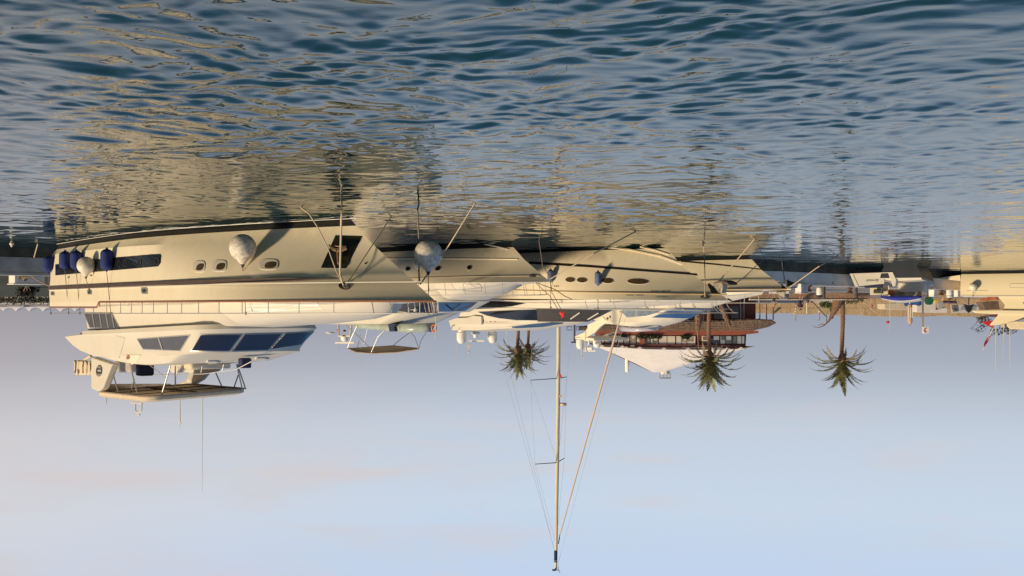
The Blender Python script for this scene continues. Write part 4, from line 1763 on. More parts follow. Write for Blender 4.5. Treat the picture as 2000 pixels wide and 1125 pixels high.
dome(Y3, r3, 901.5, 672, 649, 9.6, 1.0)
dome(Y3, r3, 962, 671, 649, 9.6, -1.0)
m = M()
m.lathe([(.22, 0), (.24, .08), (.14, .16), (.12, .3)], Y3.pn(929, 648.5, 0), 12)
m.box(Y3.pn(930.5, 666, 0), (.82, .1, .08), yaw=R(8))
m.build('open_array_radar', domew, r3)
m = M()
m.tube([Y3.pn(915, 650, .4), Y3.pn(915.5, 690, .4)], .018, 6)
m.box(Y3.pn(915.5, 676, .4), (.18, .18, .18))
m.lathe([(.03, 0), (.06, .04), (.03, .1)], Y3.pn(915.5, 686, .4), 8)
m.build('light_mast', gelw, r3)
m = M()
m.tube([Y3.pn(893, 672, 1.0), Y3.pn(889.5, 725, 1.0)], .011, 5, r2=.005)
m.build('whip_antenna', gelw, r3)
m = M()
m.tube([Y3.pn(990, 642, -1.2), Y3.pn(986, 720, -1.2)], .016, 5, r2=.01)
m.build('whip_antenna', gelw, r3)
# two blue grey fenders on its side
for x, y, h, lb in ((1075.5, 538.5, 28, 'faded blue fender partly behind the second yacht\'s bow tip'), (1168, 543.5, 31, 'faded blue fender between the oval portholes')):
    c = on_side(Y3, BV3, x, y, .16)
    k = (c - CAM).dot(_fw) / FPX
    pe, _ = edge_at(fn3[-1], 1, x)
    fender('sausage', c, .15, h * k - .1, mat('faded_blue_vinyl', (.09, .13, .25), .55, var=.2), lb, pe + V((0, 0, .4)), group='faded blue fenders on the third yacht')
hw3, n3 = cast(BV3, 1377, 580)
line_thing([hw3 + n3 * .05, Y3.pn(1376.5, 540, .6), at_z(1376, 505, .5), at_z(1374, 480, .1), at_z(1370, 472, -.1)], .026, 'pale mooring line dropping from the third yacht\'s name plate')
line_thing([hw3 + n3 * .05, at_z(1408, 545, 1.5), at_z(1474, 467, 0), at_z(1478, 462, -.2)], .028, 'taut pale mooring line slanting forward from the third yacht\'s bow')

# ------------------------------------------------------------------ fourth yacht
Y4 = Frame((-12.55, 65.2), 50.0)
L4 = std_hull(13.2, 1.76, 1.75, 2.1, 2.5, chine=.5, boot=.14)
r4, h4, fn4 = hull_parts(Y4, 'motor_yacht', 'farthest cream flybridge yacht with blue windscreen, swept roof arch and two radomes', L4, 1)
BV4 = bvh_of(h4)
m = M()
decal(m, BV4, [(1330, 509), (1400, 515.5), (1492, 526.2), (1494, 527.8), (1400, 517.8), (1330, 511.5)], off=.02, step=10)
m.build('hull_stripe', boot, r4)
m = M()
band(m, fn4[5], .0, 1, .025, .02, up=-.16)
m.build('hull_moulding', mat('tan_moulding', (.42, .34, .24)), r4)
m = M()
band(m, fn4[6], .0, 1, .05, .05)
m.build('cap_rail', mat('tan_strip', (.45, .33, .19)), r4)
m = M()
decal(m, BV4, [(1525, 553.5), (1537, 564), (1528, 564.5)], off=.02, step=3)
m.build('stem_plate', rubber, r4)
tip4 = fn4[-1](0, 1)
bow_anchor(Y4, r4, tip4 + V((0, 0, .12)), mat('worn_galvanised', (.36, .32, .26)), 1.25)
m = M()
m.box(tip4 + Y4.t * .2 + V((0, 0, .3)), (.5, .5, .36), yaw=R(50), taper=.7)
m.build('windlass', mat('grey_cover', (.30, .27, .22), .7, var=.2), r4, bevel=.05)
S4 = [lv(Y4, 1492, 570, 1150, 575, 1.5, 1.55, p=2.0, q=.85, mid=.5), lv(Y4, 1488, 575, 1150, 580, 1.5, 1.55, p=2.0, q=.85, mid=.5),
      lv(Y4, 1436, 586.5, 1150, 590, 1.5, 1.53, p=2.0, q=.8, mid=.5), lv(Y4, 1396, 598, 1150, 600, 1.5, 1.5, p=2.1, q=.75, mid=.45),
      lv(Y4, 1345, 621.5, 1150, 622, 1.45, 1.42, p=2.1, q=.72, mid=.45), lv(Y4, 1322, 630, 1168, 628, 1.42, 1.46, p=2.1, q=.72, mid=.45),
      lv(Y4, 1284, 639.5, 1176, 631.5, 1.4, 1.36, p=2.1, q=.72, mid=.42)]
sup4, _ = shell(Y4, S4, nx=36, camber=.08)
sup4.build('deckhouse', gelw, r4, smooth=25)
BS4 = bvh_of(sup4)
greyb = mat('pale_blue_glass', (.16, .20, .25), .06, var=.25, spec=.9)
framed(r4, BS4, [(1210, 609), (1218, 603.5), (1240, 602), (1300, 602), (1285, 610), (1262, 617), (1225, 619.5), (1218, 612)], greyb, fw=.8, bars=((1245, 603, 1243, 618, .8),))
framed(r4, BS4, [(1302, 607.5), (1320, 601), (1392, 602), (1366, 611.5), (1346, 620.5), (1274, 619.5)], mat('clear_blue_screen', (.035, .10, .26), .05, var=.15, spec=1.0), fw=.8,
       bars=((1290, 612, 1380, 611, .9),))
# flybridge screen and rail
m = M()
lo = [Y4.pn(x, y, n) for x, y, n in ((1205, 638, 1.2), (1230, 640, 1.2), (1260, 640, 1.1), (1284, 639, .5), (1287, 638, -.4))]
hi = [Y4.pn(x, y, n) for x, y, n in ((1215, 647, 1.2), (1238, 648.5, 1.2), (1262, 647, 1.1), (1280, 645.5, .5), (1284, 644, -.4))]
m.grid([lo, hi])
m.build('flybridge_screen', mat('lilac_screen', (.42, .42, .52), .2, var=.1), r4, solid=.03)
for sd, pts in ((1.45, [(1186, 628), (1176, 617), (1164, 626.5), (1147, 634), (1147, 640.5), (1140.5, 649), (1122, 657), (1123.5, 661), (1142.7, 660), (1159.7, 650.5), (1172, 637.5), (1180, 632)]),
                (-1.45, [(1232, 636), (1222, 638), (1207.7, 645.9), (1185.3, 653.3), (1164, 659.7), (1136, 661), (1134, 664), (1150, 666), (1174.6, 664), (1190.6, 655.5), (1212, 648), (1236, 640)])):
    m = M()
    m.prism([Y4.pn(x, y, sd) for x, y in pts], Y4.n * (-.18 if sd > 0 else .18))
    m.build('roof_arch', gel, r4, bevel=.03)
m = M()
m.prism([Y4.pn(1123, 656.5, 1.45), Y4.pn(1160, 660.5, 1.45), Y4.P(*Y4.loc(Y4.pn(1160, 660.5, 1.45))[:1], -1.4, Y4.loc(Y4.pn(1160, 660.5, 1.45))[2]),
         Y4.P(*Y4.loc(Y4.pn(1123, 656.5, 1.45))[:1], -1.4, Y4.loc(Y4.pn(1123, 656.5, 1.45))[2])], (0, 0, .16))
m.build('arch_top', gel, r4, bevel=.03)
dome(Y4, r4, 1133, 683, 663.5, 7.8, .9)
dome(Y4, r4, 1166, 680, 662.5, 8, -.9)
m = M()
m.box(Y4.pn(1150, 681, 0), (.45, .3, .16), yaw=R(20))
m.box(Y4.pn(1152, 685.5, 0), (.75, .12, .06), yaw=R(20))
m.tube([Y4.pn(1150, 663, 0), Y4.pn(1150, 682, 0)], .06, 8)
m.build('open_array_radar', domew, r4)
m = M()
m.tube([Y4.pn(1136.5, 682, .5), Y4.pn(1136, 697, .5)], .03, 6)
m.lathe([(.02, 0), (.07, .05), (.02, .12)], Y4.pn(1136, 695, .5), 8)
m.build('light_mast', gelw, r4)
m = M()
m.tube([Y4.pn(1143.5, 646, 1.5), Y4.pn(1142, 680, 1.5), Y4.pn(1140, 715, 1.5)], .02, 6, r2=.008)
m.build('whip_antenna', gelw, r4)
m = M()
m.lathe([(.02, -.08), (.09, -.03), (.05, .05), (.02, .09)], Y4.pn(1186.5, 622, 1.6), 8)
m.build('side_lamp', mat('brass_lamp', (.3, .2, .08), .3, metal=.6), r4)
m = M()
m.tube([Y4.pn(x, y, 1.2) for x, y in ((1177, 632), (1180, 629), (1200, 630.5), (1205, 636), (1222, 639))], .018, 5)
m.build('flybridge_rail', steel, r4)
# rails and the long bow rail
m = M()
m.tube([Y4.pn(x, 591.5, n) for x, n in ((1553, .1), (1500, .9), (1420, 1.4), (1340, 1.6))], .02, 6)
m.build('top_rail', steel, r4)
for x, n in ((1454, 1.2), (1482, 1.0), (1515, .6), (1545, .2)):
    m = M()
    m.tube([Y4.pn(x - (12 if x > 1490 else 0), 574 if x < 1500 else 577, n), Y4.pn(x, 591.5, n)], .018, 6)
    m.build('stanchion', steel, r4)
line_thing([tip4 + Y4.t * 3.2 + Y4.n * .9 + V((0, 0, -.1)), at_z(1450, 545, 1.6), at_z(1480, 516, .6), at_z(1494, 506, 0), at_z(1498, 503, -.2)], .016,
           'thin tan mooring line crossing the fourth yacht\'s bow', mt=drope)
line_thing([tip4 + V((0, 0, -.2)), at_z(1531, 540, 1.0), at_z(1527, 512, .4), at_z(1521, 500, -.1)], .016, 'thin dark line dropping from the fourth yacht\'s bow roller', mt=drope)
line_thing([tip4 + V((0, 0, .0)), at_z(1600, 520, .7), at_z(1637, 499, 0), at_z(1642, 496, -.2)], .024, 'taut pale line from the fourth yacht\'s bow across the berth numbers')

# ------------------------------------------------------------------ sailing boat berthed between them
YS = Frame((-11.26, 58.9), 50.0)
LS = [dict(sf=8.6, sa=18.2, zf=-.7, za=-.4, b=.7, p=1.6, mid=.6), dict(sf=8.0, sa=18.8, zf=0, za=.05, b=1.55, p=1.6, mid=.6), dict(sf=7.7, sa=18.9, zf=.6, za=.55, b=1.7, p=1.7, mid=.6),
      dict(sf=7.4, sa=18.9, zf=1.2, za=1.0, b=1.78, p=1.8, mid=.6)]
rs = thing('sailing_boat', 'sailing boat hidden between yachts, its tall cream mast and furled sail showing', 'sailing boat', YS.P(13, 0, 0))
hs, fs_ = shell(YS, LS, nx=30, camber=.1)
hs.build('hull', gelw, rs, smooth=30)
ms_, _ = shell(YS, [dict(sf=11.0, sa=15.8, zf=1.1, za=1.05, b=1.0, p=2, q=.7), dict(sf=11.6, sa=15.7, zf=1.5, za=1.5, b=.9, p=2, q=.7)], nx=20)
ms_.build('coachroof', gelw, rs)
mx0, mx1 = YS.P(13.4, 0, 1.0), V((0, 0, 0))
def sp(x, y, n=0.0, s=13.4):
    d = ray(x, y)
    if s is not None:
        return YS.ps(x, y, s)
    return YS.pn(x, y, n)


mt_ = YS.ps(1085.5, 1112, 13.45)
m = M()
m.tube([mx0, YS.ps(1090, 800, 13.42), mt_], [.115, .11, .08], 12)
cream_alu = mat('cream_mast_paint', (.66, .57, .40), .35, var=.06, vscale=2)
mo = m.build('mast', cream_alu, rs, smooth=60)
m = M()
a = YS.ps(1085, 1077, 13.3)
m.tube([YS.ps(1085.4, 1076, 13.42), YS.ps(1085.2, 1098, 13.42)], .093, 12)
m.build('mast_band', navy, mo)
m = M()
text_mesh(m, '2', YS.ps(1086.5, 1097, 13.3), V((0, 0, -1)), V((1, 0, 0)), .12)
m.build('lettering', gelw, mo, smooth=0, solid=.01)
lowS = ((1036, 742.5), (1107, 736), (1089.5, 739))
upS = ((1045, 906.5), (1102, 895), (1088, 903.5))
m = M()
ends = []
for (l, r_, c) in (lowS, upS):
    cc = YS.ps(c[0], c[1], 13.42)
    k = (cc - CAM).dot(_fw) / FPX
    pl = YS.ps(l[0], l[1], 13.6)
    pr = YS.ps(r_[0], r_[1], 13.6)
    ends.append((pl, pr))
    for q in (pl, pr):
        m = M()
        m.tube([cc, q], .028, 6, r2=.02)
        m.build('spreader', mat('dark_alloy', (.09, .10, .12), .35, metal=.6), mo)
wire = mat('rigging_wire', (.50, .50, .52), .5, metal=.3)


def stay(name, pts, r=.007):
    m = M()
    m.tube(pts, r, 5)
    m.build(name, wire, rs)


for sd in (0, 1):
    n_ = 1.6 if sd == 1 else -1.6
    stay('shroud', [YS.P(13.6, -n_, 1.15), ends[0][sd], ends[1][sd], YS.ps(1086, 1065, 13.45)])
    stay('shroud', [ends[0][sd], YS.ps(1089, 905, 13.42)], .007)
stay('backstay', [YS.pn(978, 700, .5), YS.ps(1084, 1078, 13.5)])
stay('backstay', [YS.pn(990, 700, -.5), YS.ps(1083.5, 1080, 13.5)])
stay('forestay', [YS.pn(1222, 620, 0), YS.pn(1160, 840, 0), YS.pn(1089, 1105, 0)])
m = M()
fs0, fs1 = YS.pn(1217, 600, 0), YS.pn(1092, 1050, 0)
fpts = [fs0.lerp(fs1, i / 20) for i in range(21)]
m.tube(fpts, [.024 + .034 * min(1, i / 3) * (1 - i / 20) ** .45 + .006 * math.sin(i * 2.1) for i in range(21)], 10)
m.build('furled_sail', mat('tan_sailcloth', (.60, .46, .35), .85, var=.08, vscale=8, bump=.15, bscale=20), rs)
m = M()
m.tube([YS.pn(1093, 1049, 0), YS.pn(1090.5, 1062, 0)], .03, 6)
m.build('halyard_swivel', rubber, rs)
m = M()
c = YS.ps(1099.5, 790, 13.3)
m.lathe([(.0, -.10), (.18, -.09), (.22, -.02), (.2, .06), (.08, .1), (0, .1)], c, 16)
m.tube([c, YS.ps(1091, 786, 13.4)], .04, 6)
m.build('mast_radar', mat('cream_radar', (.66, .57, .44), .4), mo)
m = M()
m.lathe([(.0, -.07), (.07, -.05), (.05, .06), (0, .07)], YS.ps(1094.5, 774, 13.3), 10)
m.build('deck_light', gelw, mo)
m = M()
rows = [[YS.ps(1093 + 6 * k * (1 - j / 4), 735 - 12 * j / 4 + 4 * k, 13.2 + .05 * math.sin(j * 2 + k * 3)) for k in (0, .5, 1)] for j in range(5)]
m.grid(rows)
m.build('courtesy_flag', redm, rs, solid=.01)
m = M()
m.tube([YS.ps(1079, 1112, 13.4), YS.ps(1092, 1114, 13.5)], .02, 5)
m.tube([YS.ps(1094, 1120, 13.5), YS.ps(1091, 1113, 13.5), YS.ps(1090, 1106, 13.5)], .012, 5)
m.lathe([(0, -.03), (.1, -.02), (.1, .02), (0, .03)], YS.ps(1082, 1114, 13.4), 10)
m.build('masthead_gear', rubber, mo)
m = M()
m.tube([YS.P(13.6, 0, 2.1), YS.P(18.2, 0, 2.15)], .08, 8)
m.build('boom', cream_alu, rs)
m = M()
rows = []
for i in range(12):
    s = 13.7 + 4.3 * i / 11
    rows.append([YS.P(s, .17 * math.cos(a), 2.28 + (.30 - .012 * i) * math.sin(a) + .02 * math.sin(i * 2.3)) for a in (2 * math.pi * j / 10 for j in range(11))])
m.grid(rows)
m.build('sail_cover', mat('tan_sailcloth', (.6, .46, .33)), rs, smooth=70)

# ------------------------------------------------------------------ big cream yacht at the far end (its stern towards us)
Y5 = Frame((-48.2, 84.6), 27.0)
L5v = Y5.loc(at_z(1886, 534, 0))[0]
zt5 = Y5.sz(1930, 577.5, 2.3)[1]
L5 = [dict(sf=2, sa=L5v, zf=-.8, za=-.7, b=1.4, p=1.7, mid=.5), dict(sf=0, sa=L5v, zf=0, za=0, b=2.3, p=1.8, mid=.5, mi=1),
      dict(sf=-.3, sa=L5v, zf=.14, za=.14, b=2.35, p=1.8, mid=.5, mi=1), dict(sf=-1, sa=L5v + .02, zf=.6, za=.42, b=2.48, p=1.9, mid=.5),
      dict(sf=-2.4, sa=L5v + .05, zf=1.5, za=1.15, b=2.5, p=2.2, mid=.5), dict(sf=-3.4, sa=L5v + .05, zf=2.0, za=zt5, b=2.5, p=2.4, mid=.5)]
butter = mat('butter_gelcoat', (.70, .60, .40), .34, var=.03, vscale=.8, coat=.2, spec=.4)
r5, h5, fn5 = hull_parts(Y5, 'motor_yacht', 'buttery cream motor yacht cut off by the frame, its stern platform beside the quay', L5, 1, mats=[butter, boot, gelw])
BV5 = bvh_of(h5)
m = M()
band(m, fn5[5], .3, 1, .08, .05)
m.build('rubbing_strake', gelw, r5)
m = M()
pl = [Y5.P(L5v + .05, 2.2, .18), Y5.P(L5v + 1.6, 2.0, .36), Y5.P(L5v + 1.6, 2.0, .44), Y5.P(L5v + .05, 2.2, .62)]
m.prism(pl, Y5.n * -4.2)
m.build('swim_platform', butter, r5, bevel=.03)
m = M()
o_ = [(1973, 560.5), (1973, 555.5), (1975, 554.3), (2020, 554.3), (2020, 560.5), (1975, 561)]
decal(m, BV5, grow(o_, .8), off=.012, step=6)
a = m.build('hull_window', greyp, r5)
m = M()
decal(m, BV5, o_, off=.02, step=6)
m.build('panel', butter, a)
m = M()
decal(m, BV5, [(1888, 567), (1930, 567), (1930, 567.8), (1888, 567.8)], off=.012, step=6)
m.build('vent_line', greyp, r5)
for sd in (2.2, -2.2):
    m = M()
    m.prism([Y5.pn(x, y, 2.2) + Y5.n * (sd - 2.2) for x, y in ((1949, 579), (1963, 596.5), (1958, 606), (2140, 607), (2140, 578))], Y5.n * (-.15 if sd > 0 else .15))
    m.build('deckhouse_side', butter, r5)
m = M()
a, b_ = Y5.pn(1972, 596, 2.0), Y5.pn(1972, 606, 2.0)
c, d_ = Y5.pn(2140, 606, 2.0), Y5.pn(2140, 579, 2.0)
m.prism([Y5.pn(1966, 581, 1.95), a, b_, c, d_], Y5.n * -3.9)
m.build('saloon', gelw, r5)
m = M()
m.prism([Y5.pn(x, y, 2.22) for x, y in ((2000, 589.5), (1997, 592.5), (2060, 594), (2060, 584))], Y5.n * -.03)
m.build('window', dglass, r5)
m = M()
m.prism([Y5.pn(x, y, 2.4) for x, y in ((1898, 606.5), (1905, 611.5), (1960, 614), (2140, 615), (2140, 608), (1950, 605.5))], Y5.n * -4.8)
m.build('flybridge_deck', butter, r5, bevel=.04)
m = M()
for sd in (2.3, -2.1):
    m.prism([Y5.pn(x, y, 2.3) + Y5.n * (sd - 2.3) for x, y in ((1950, 613), (1947, 618), (1933, 634), (1935, 636), (1953, 633), (1986, 625), (2001, 619), (2140, 619), (2140, 614))], Y5.n * (-.2 if sd > 0 else .2))
m.build('flybridge_coaming', butter, r5, bevel=.03)
m = M()
m.prism([Y5.pn(x, y, 1.6) for x, y in ((1966, 629), (1966, 637), (1973, 643), (2140, 647), (2140, 628), (1985, 627))], Y5.n * -3.2)
m.build('bridge_cover', canvasc, r5, bevel=.05)
m = M()
m.prism([Y5.pn(x, y, 1.2) for x, y in ((1954, 632), (1962, 632), (1962, 640), (1955, 639))], Y5.n * -.5)
m.build('deck_box', mat('tan_fibreglass', (.5, .4, .28), .6), r5)
for x0, x1, y1, r in ((1945.5, 1945, 708, .03), (1961, 1959, 690, .02), (1972.5, 1973, 702, .028)):
    m = M()
    m.tube([Y5.pn(x0, 620, 1.0), Y5.pn(x1, y1, 1.0), Y5.pn(x1, y1 + 20, 1.0)], r, 6, r2=r * .3)
    m.build('whip_antenna', gelw, r5)
c = on_side(Y5, BV5, 1900.5, 560, .3)
fender('ball', c, .29, 0, mat('cream_vinyl', (.7, .63, .5)), 'white ball fender against the far end yacht\'s cream topsides', Y5.pn(1900, 578, 2.4))
m = M()
m.prism([Y5.pn(x, y, 1.9) for x, y in ((1912, 585), (1916, 588), (1950, 586), (1946, 579), (1935, 578.5))], Y5.n * -.4)
m.build('rust_awning', mat('rust_canvas', (.30, .10, .045), .85, var=.3, vscale=4), r5, bevel=.03)
fs = thing('stern_flag', 'crumpled crimson ensign on a slanting staff at the far end yacht\'s stern', 'flag', Y5.pn(1945, 636, 0))
m = M()
m.tube([Y5.pn(1940, 640, 0), Y5.pn(1920, 684, 0)], .03, 6)
m.build('staff', gelw, fs)
m = M()
rows = []
for i in range(9):
    k = i / 8
    a, b_ = Y5.pn(1936.5 - 13.5 * k, 655 + 23 * k, 0), Y5.pn(1932.5 - 11 * k - 2 * math.sin(k * 3.14), 657 + 20 * k - 3 * math.sin(k * 3.14), 0)
    rows.append([a.lerp(b_, j / 4) + Y5.n * (.12 * math.sin(j * 1.7 + i * 1.1)) for j in range(5)])
m.grid(rows)
m.build('cloth', mat('crimson_cloth', (.45, .025, .09), .8, var=.2), fs, solid=.012, smooth=80)

# ------------------------------------------------------------------ small cabin cruiser, stern towards us
YB = Frame((-28.7, 86.0), -63.0)       # s runs from the bow back to the stern
YB.n = -YB.n                            # its port side faces left in the upright view
YB.n = V((-.89, -.456, 0)).normalized()
YB.t = V((.456, -.89, 0)).normalized()
LB = 8.6
hullblue = mat('dark_blue_hull', (.018, .022, .032), .4, var=.25, vscale=2)
LL = [dict(sf=.5, sa=LB, zf=-.4, za=-.4, b=.7, p=1.6, mid=.55, ba=.95), dict(sf=0.2, sa=LB, zf=.05, za=.05, b=1.1, p=1.7, mid=.55, ba=.95),
      dict(sf=-.15, sa=LB, zf=.5, za=.35, b=1.25, p=1.8, mid=.52, ba=.95), dict(sf=-.5, sa=LB, zf=.98, za=.74, b=1.33, p=2.0, mid=.5, ba=.95),
      dict(sf=-.6, sa=LB - .1, zf=1.12, za=.86, b=1.36, p=2.1, mid=.5, ba=.95, mi=2)]
rb, hb, fnb = hull_parts(YB, 'cabin_cruiser', 'small white and navy cabin cruiser moored bow to the quay under a blue bimini', LL, 1, mats=[hullblue, boot, gelw], nx=30, cat='motor boat')
BVB = bvh_of(hb)
tz = lambda x, y, s=LB: YB.ps(x, y, s)
for pts, th in ((((1734, 531.7), (1744, 532.6), (1751, 547), (1749, 558), (1743.6, 559.6), (1739, 546)), .7), (((1660, 535.3), (1666, 535), (1676, 557), (1677, 559.8), (1670, 559.6)), .7)):
    m = M()
    m.prism([tz(x, y, LB + .02) for x, y in pts], YB.t * -th)
    m.build('stern_quarter', gelw, rb, bevel=.02)
m = M()
m.prism([tz(x, y, LB - .02) for x, y in ((1664, 535.2), (1728, 533), (1727, 554), (1674, 559))], YB.t * -.14)
tr = m.build('transom', gelw, rb, bevel=.02)
m = M()
m.prism([tz(x, y, LB + .05) for x, y in ((1660, 534.5), (1744, 531.5), (1744, 533), (1660, 536.5))], YB.t * .05)
m.build('stern_rubbing_strip', gelw, rb)
m = M()
p0, p1 = tz(1716, 545.5, LB + .012), tz(1692, 546.5, LB + .012)
text_mesh(m, 'Bermuda', p0, p1 - p0, V((0, 0, 1)), .17, shear=.4, width=(p1 - p0).length)
m.build('lettering', greyp, tr, smooth=0, solid=.008)
m = M()
for (x0, x1) in ((1690, 1724),):
    m.prism([tz(x, y, LB - .5) for x, y in ((1690, 556.5), (1725, 555.5), (1724, 562), (1691, 562.5))], YB.t * .4)
m.build('stern_cushion', navy, rb, bevel=.04)
m = M()
m.prism([tz(x, y, LB - 1.6) for x, y in ((1708, 565), (1722, 564.5), (1727, 573), (1707, 573))], YB.t * .3)
m.build('seat_back', mat('green_black_vinyl', (.02, .03, .03), .5), rb, bevel=.05)
m = M()
m.prism([tz(x, y, LB - 1.9) for x, y in ((1700, 561), (1735, 560), (1737, 575), (1700, 576))], YB.t * .15)
m.build('cockpit_liner', mat('cream_liner', (.66, .56, .38), .5), rb, bevel=.03)
m = M()
m.prism([tz(x, y, LB - 1.2) for x, y in ((1735, 566), (1745, 566), (1750, 571), (1744, 577), (1737, 576))], YB.t * .4)
m.build('rust_cushion', mat('rust_canvas', (.30, .10, .045)), rb, bevel=.06)
# bimini: blue valance, white top
m = M()
rows = []
for i in range(9):
    k = i / 8
    row = []
    for j in range(13):
        a = j / 12
        n = -1.25 + 2.5 * a
        row.append(YB.P(LB - .2 - 2.9 * k, n, 1.92 + .28 * math.sin(math.pi * (.12 + .76 * a)) + .10 * math.sin(math.pi * k)))
    rows.append(row)
m.grid(rows)
bt = m.build('bimini_top', gelw, rb, solid=.03, smooth=60)
m = M()
for rr in (rows[0],):
    m.grid([[p + YB.t * .015 for p in rr], [V((p.x, p.y, 1.90)) + YB.t * .015 for p in rr]])
m.grid([[r[0] - YB.n * .015 for r in rows], [V((r[0].x, r[0].y, 1.88)) - YB.n * .015 for r in rows]])
m.build('bimini_valance', mat('royal_blue_canvas', (.015, .025, .30), .8, var=.2), bt, solid=.02)
m = M()
for k in (0, 1):
    for sd in (0, 12):
        p = rows[0 if k == 0 else 8][sd]
        m.tube([V((p.x, p.y, .95)) + YB.t * (-.3 if k == 0 else .3), p], .022, 6)
m.build('bimini_frame', steel, rb)
# windscreen arch
m = M()
arc = [(1738, 586.5), (1752, 590), (1770, 588), (1780, 584), (1787, 577), (1790, 571.5)]
pw = [YB.P(*(YB.loc(YB.ps(x, y, LB - 3.2 - i * .35))[:2]), YB.loc(YB.ps(x, y, LB - 3.2 - i * .35))[2]) for i, (x, y) in enumerate(arc)]
m.tube(pw, .09, 8)
m.build('windscreen_frame', gelw, rb)
m = M()
lo = [YB.ps(x, y, LB - 3.2 - i * .35) for i, (x, y) in enumerate(((1740, 567), (1750, 566.5), (1762, 566.5), (1772, 568), (1782, 571), (1789, 571.2)))]
m.grid([lo, pw])
m.build('windscreen', mat('murky_plastic', (.20, .17, .13), .2, var=.4, vscale=4), rb, solid=.02)
m = M()
cab = [dict(sf=.7, sa=5.0, zf=1.1, za=1.0, b=1.0, p=2, q=.8), dict(sf=1.6, sa=4.9, zf=1.35, za=1.55, b=.85, p=2, q=.8)]
mm_, _ = shell(YB, cab, nx=16)
mm_.build('cabin_top', gelw, rb)
for x, y0, y1 in ((1766, 547, 563), (1794, 556, 571)):
    m = M()
    p = YB.ps(x, y0, 4.0 if x < 1780 else 1.5)
    m.lathe([(.0, -.1), (.10, -.06), (.08, .06), (0, .1)], p, 8)
    m.tube([p, YB.ps(x - 3, y1, 4.0 if x < 1780 else 1.5)], .014, 5)
    m.build('side_fitting', gelw, rb)
m = M()
m.tube([fnb[-1](x, 1) + V((0, 0, .3)) for x in np.linspace(.02, .5, 12)], .018, 6)
for x in (.05, .2, .35, .5):
    p = fnb[-1](x, 1)
    m.tube([p, p + V((0, 0, .3))], .014, 5)
m.build('bow_rail', steel, rb)
c = YB.ps(1768, 534, LB - 3) + YB.n * .2
fender('sausage', c, .14, .45, rubber, 'black fender against the small cruiser\'s dark side', YB.ps(1767, 549, LB - 3) + YB.n * .1)
m = M()
m.tube([tz(1738, 590, 5.6), tz(1738.5, 628, 5.6), tz(1736, 647, 5.6)], .024, 6, r2=.008)
m.build('flag_pole', gelw, rb)
m = M()
rows = [[tz(1737 - 6 * k, 626.5 + 5 * j / 2 + k * .6, 5.6 + .05 * math.sin(k * 4)) for k in (0, .33, .66, 1)] for j in range(3)]
m.grid(rows)
m.build('pole_flag', redm, rb, solid=.01)

# ------------------------------------------------------------------ behind the quay
QT = QZ + .11


def gz(x, D, z=QZ):
    """ground point under photo column x at distance D"""
    return V(((1000 - x) / FPX * D, D, z))


def top_of(x, y, D):
    return at_d(x, y, D)


def px(D):
    return D / FPX


stone = brick_mat('tan_rubble_stone', (.42, .29, .165), (.47, .34, .20), (.36, .25, .15), .5, w=1.0, h=.5)
brickw = brick_mat('low_wall_brick', (.30, .17, .11), (.38, .24, .16), (.22, .15, .11), 2.2)
# long sea wall closing the view
sw = thing('sea_wall', 'long tan rubble sea wall with a ragged top behind the quay', 'wall', gz(1650, 150, 0))
m = M()
rows = [[], [], [], []]
prev = 0
for i in range(171):
    x = 1330 + 640 * i / 170
    yt = np.interp(x, [1330, 1480, 1560, 1700, 1800, 1900, 1970], [613, 611, 613, 617, 617.5, 618, 612])
    if i % 4 == 0:
        prev = random.uniform(-1.8, 1.2)
    p = at_d(x, yt + prev, 150)
    jb = random.uniform(0, .02)
    rows[0].append(V((p.x, 149.2 - jb, .5)))
    rows[1].append(V((p.x, 149.5 - jb, p.z)))
    rows[2].append(V((p.x, 151.4, p.z + random.uniform(-.1, .1))))
    rows[3].append(V((p.x, 151.6, .5)))
m.grid(rows)
m.build('masonry', stone, sw, smooth=0)
# low garden wall with a pale coping
lw = thing('garden_wall', 'low brick garden wall with a pale coping along the promenade', 'wall', gz(1600, 112, QZ))
m = M()
m.prism([gz(1465, 112), gz(1700, 112), V((*gz(1700, 112).xy, at_d(1700, 584.5, 112).z)), V((*gz(1465, 112).xy, at_d(1465, 584, 112).z))], (0, .5, 0))
m.build('brickwork', brickw, lw, smooth=0)
m = M()
m.prism([at_d(x, y, 111.9) for x, y in ((1465, 584), (1690, 584.2), (1690, 586.2), (1465, 586.4))], (0, .7, 0))
m.build('coping', conc, lw, smooth=0)
# white painted wall behind it
m = M()
whitep = mat('white_painted_wall', (.66, .60, .55), .85, var=.15, vscale=1.5)
m.prism([gz(1470, 122), gz(1625, 122), at_d(1625, 591.5, 122), at_d(1470, 593, 122)], (0, .4, 0))
prop(m.build('white_wall', whitep, smooth=0), 'white painted terrace wall running behind the low brick wall', 'wall')


def quick_box(name, label, cat, poly, D, depth, mt, group=None, bevel=.03):
    m_ = M()
    pts = [at_d(x, y, D) for x, y in poly]
    lowest = min(p.z for p in pts)
    pts = [V((p.x, p.y, max(p.z, QZ) if abs(p.z - lowest) > .12 else QZ)) if lowest < QZ + .35 else p for p in pts]
    m_.prism(pts, (0, depth, 0))
    o = m_.build(name, mt, smooth=30, bevel=bevel)
    prop(o, label, cat, group)
    return o


# quay furniture
whbox = mat('white_metal_box', (.72, .68, .62), .5, var=.08, vscale=3)
rustm = mat('rusty_iron', (.10, .05, .035), .7, var=.5, vscale=8)
darkpost = mat('dark_brown_post', (.06, .04, .035), .6, var=.3, vscale=3)


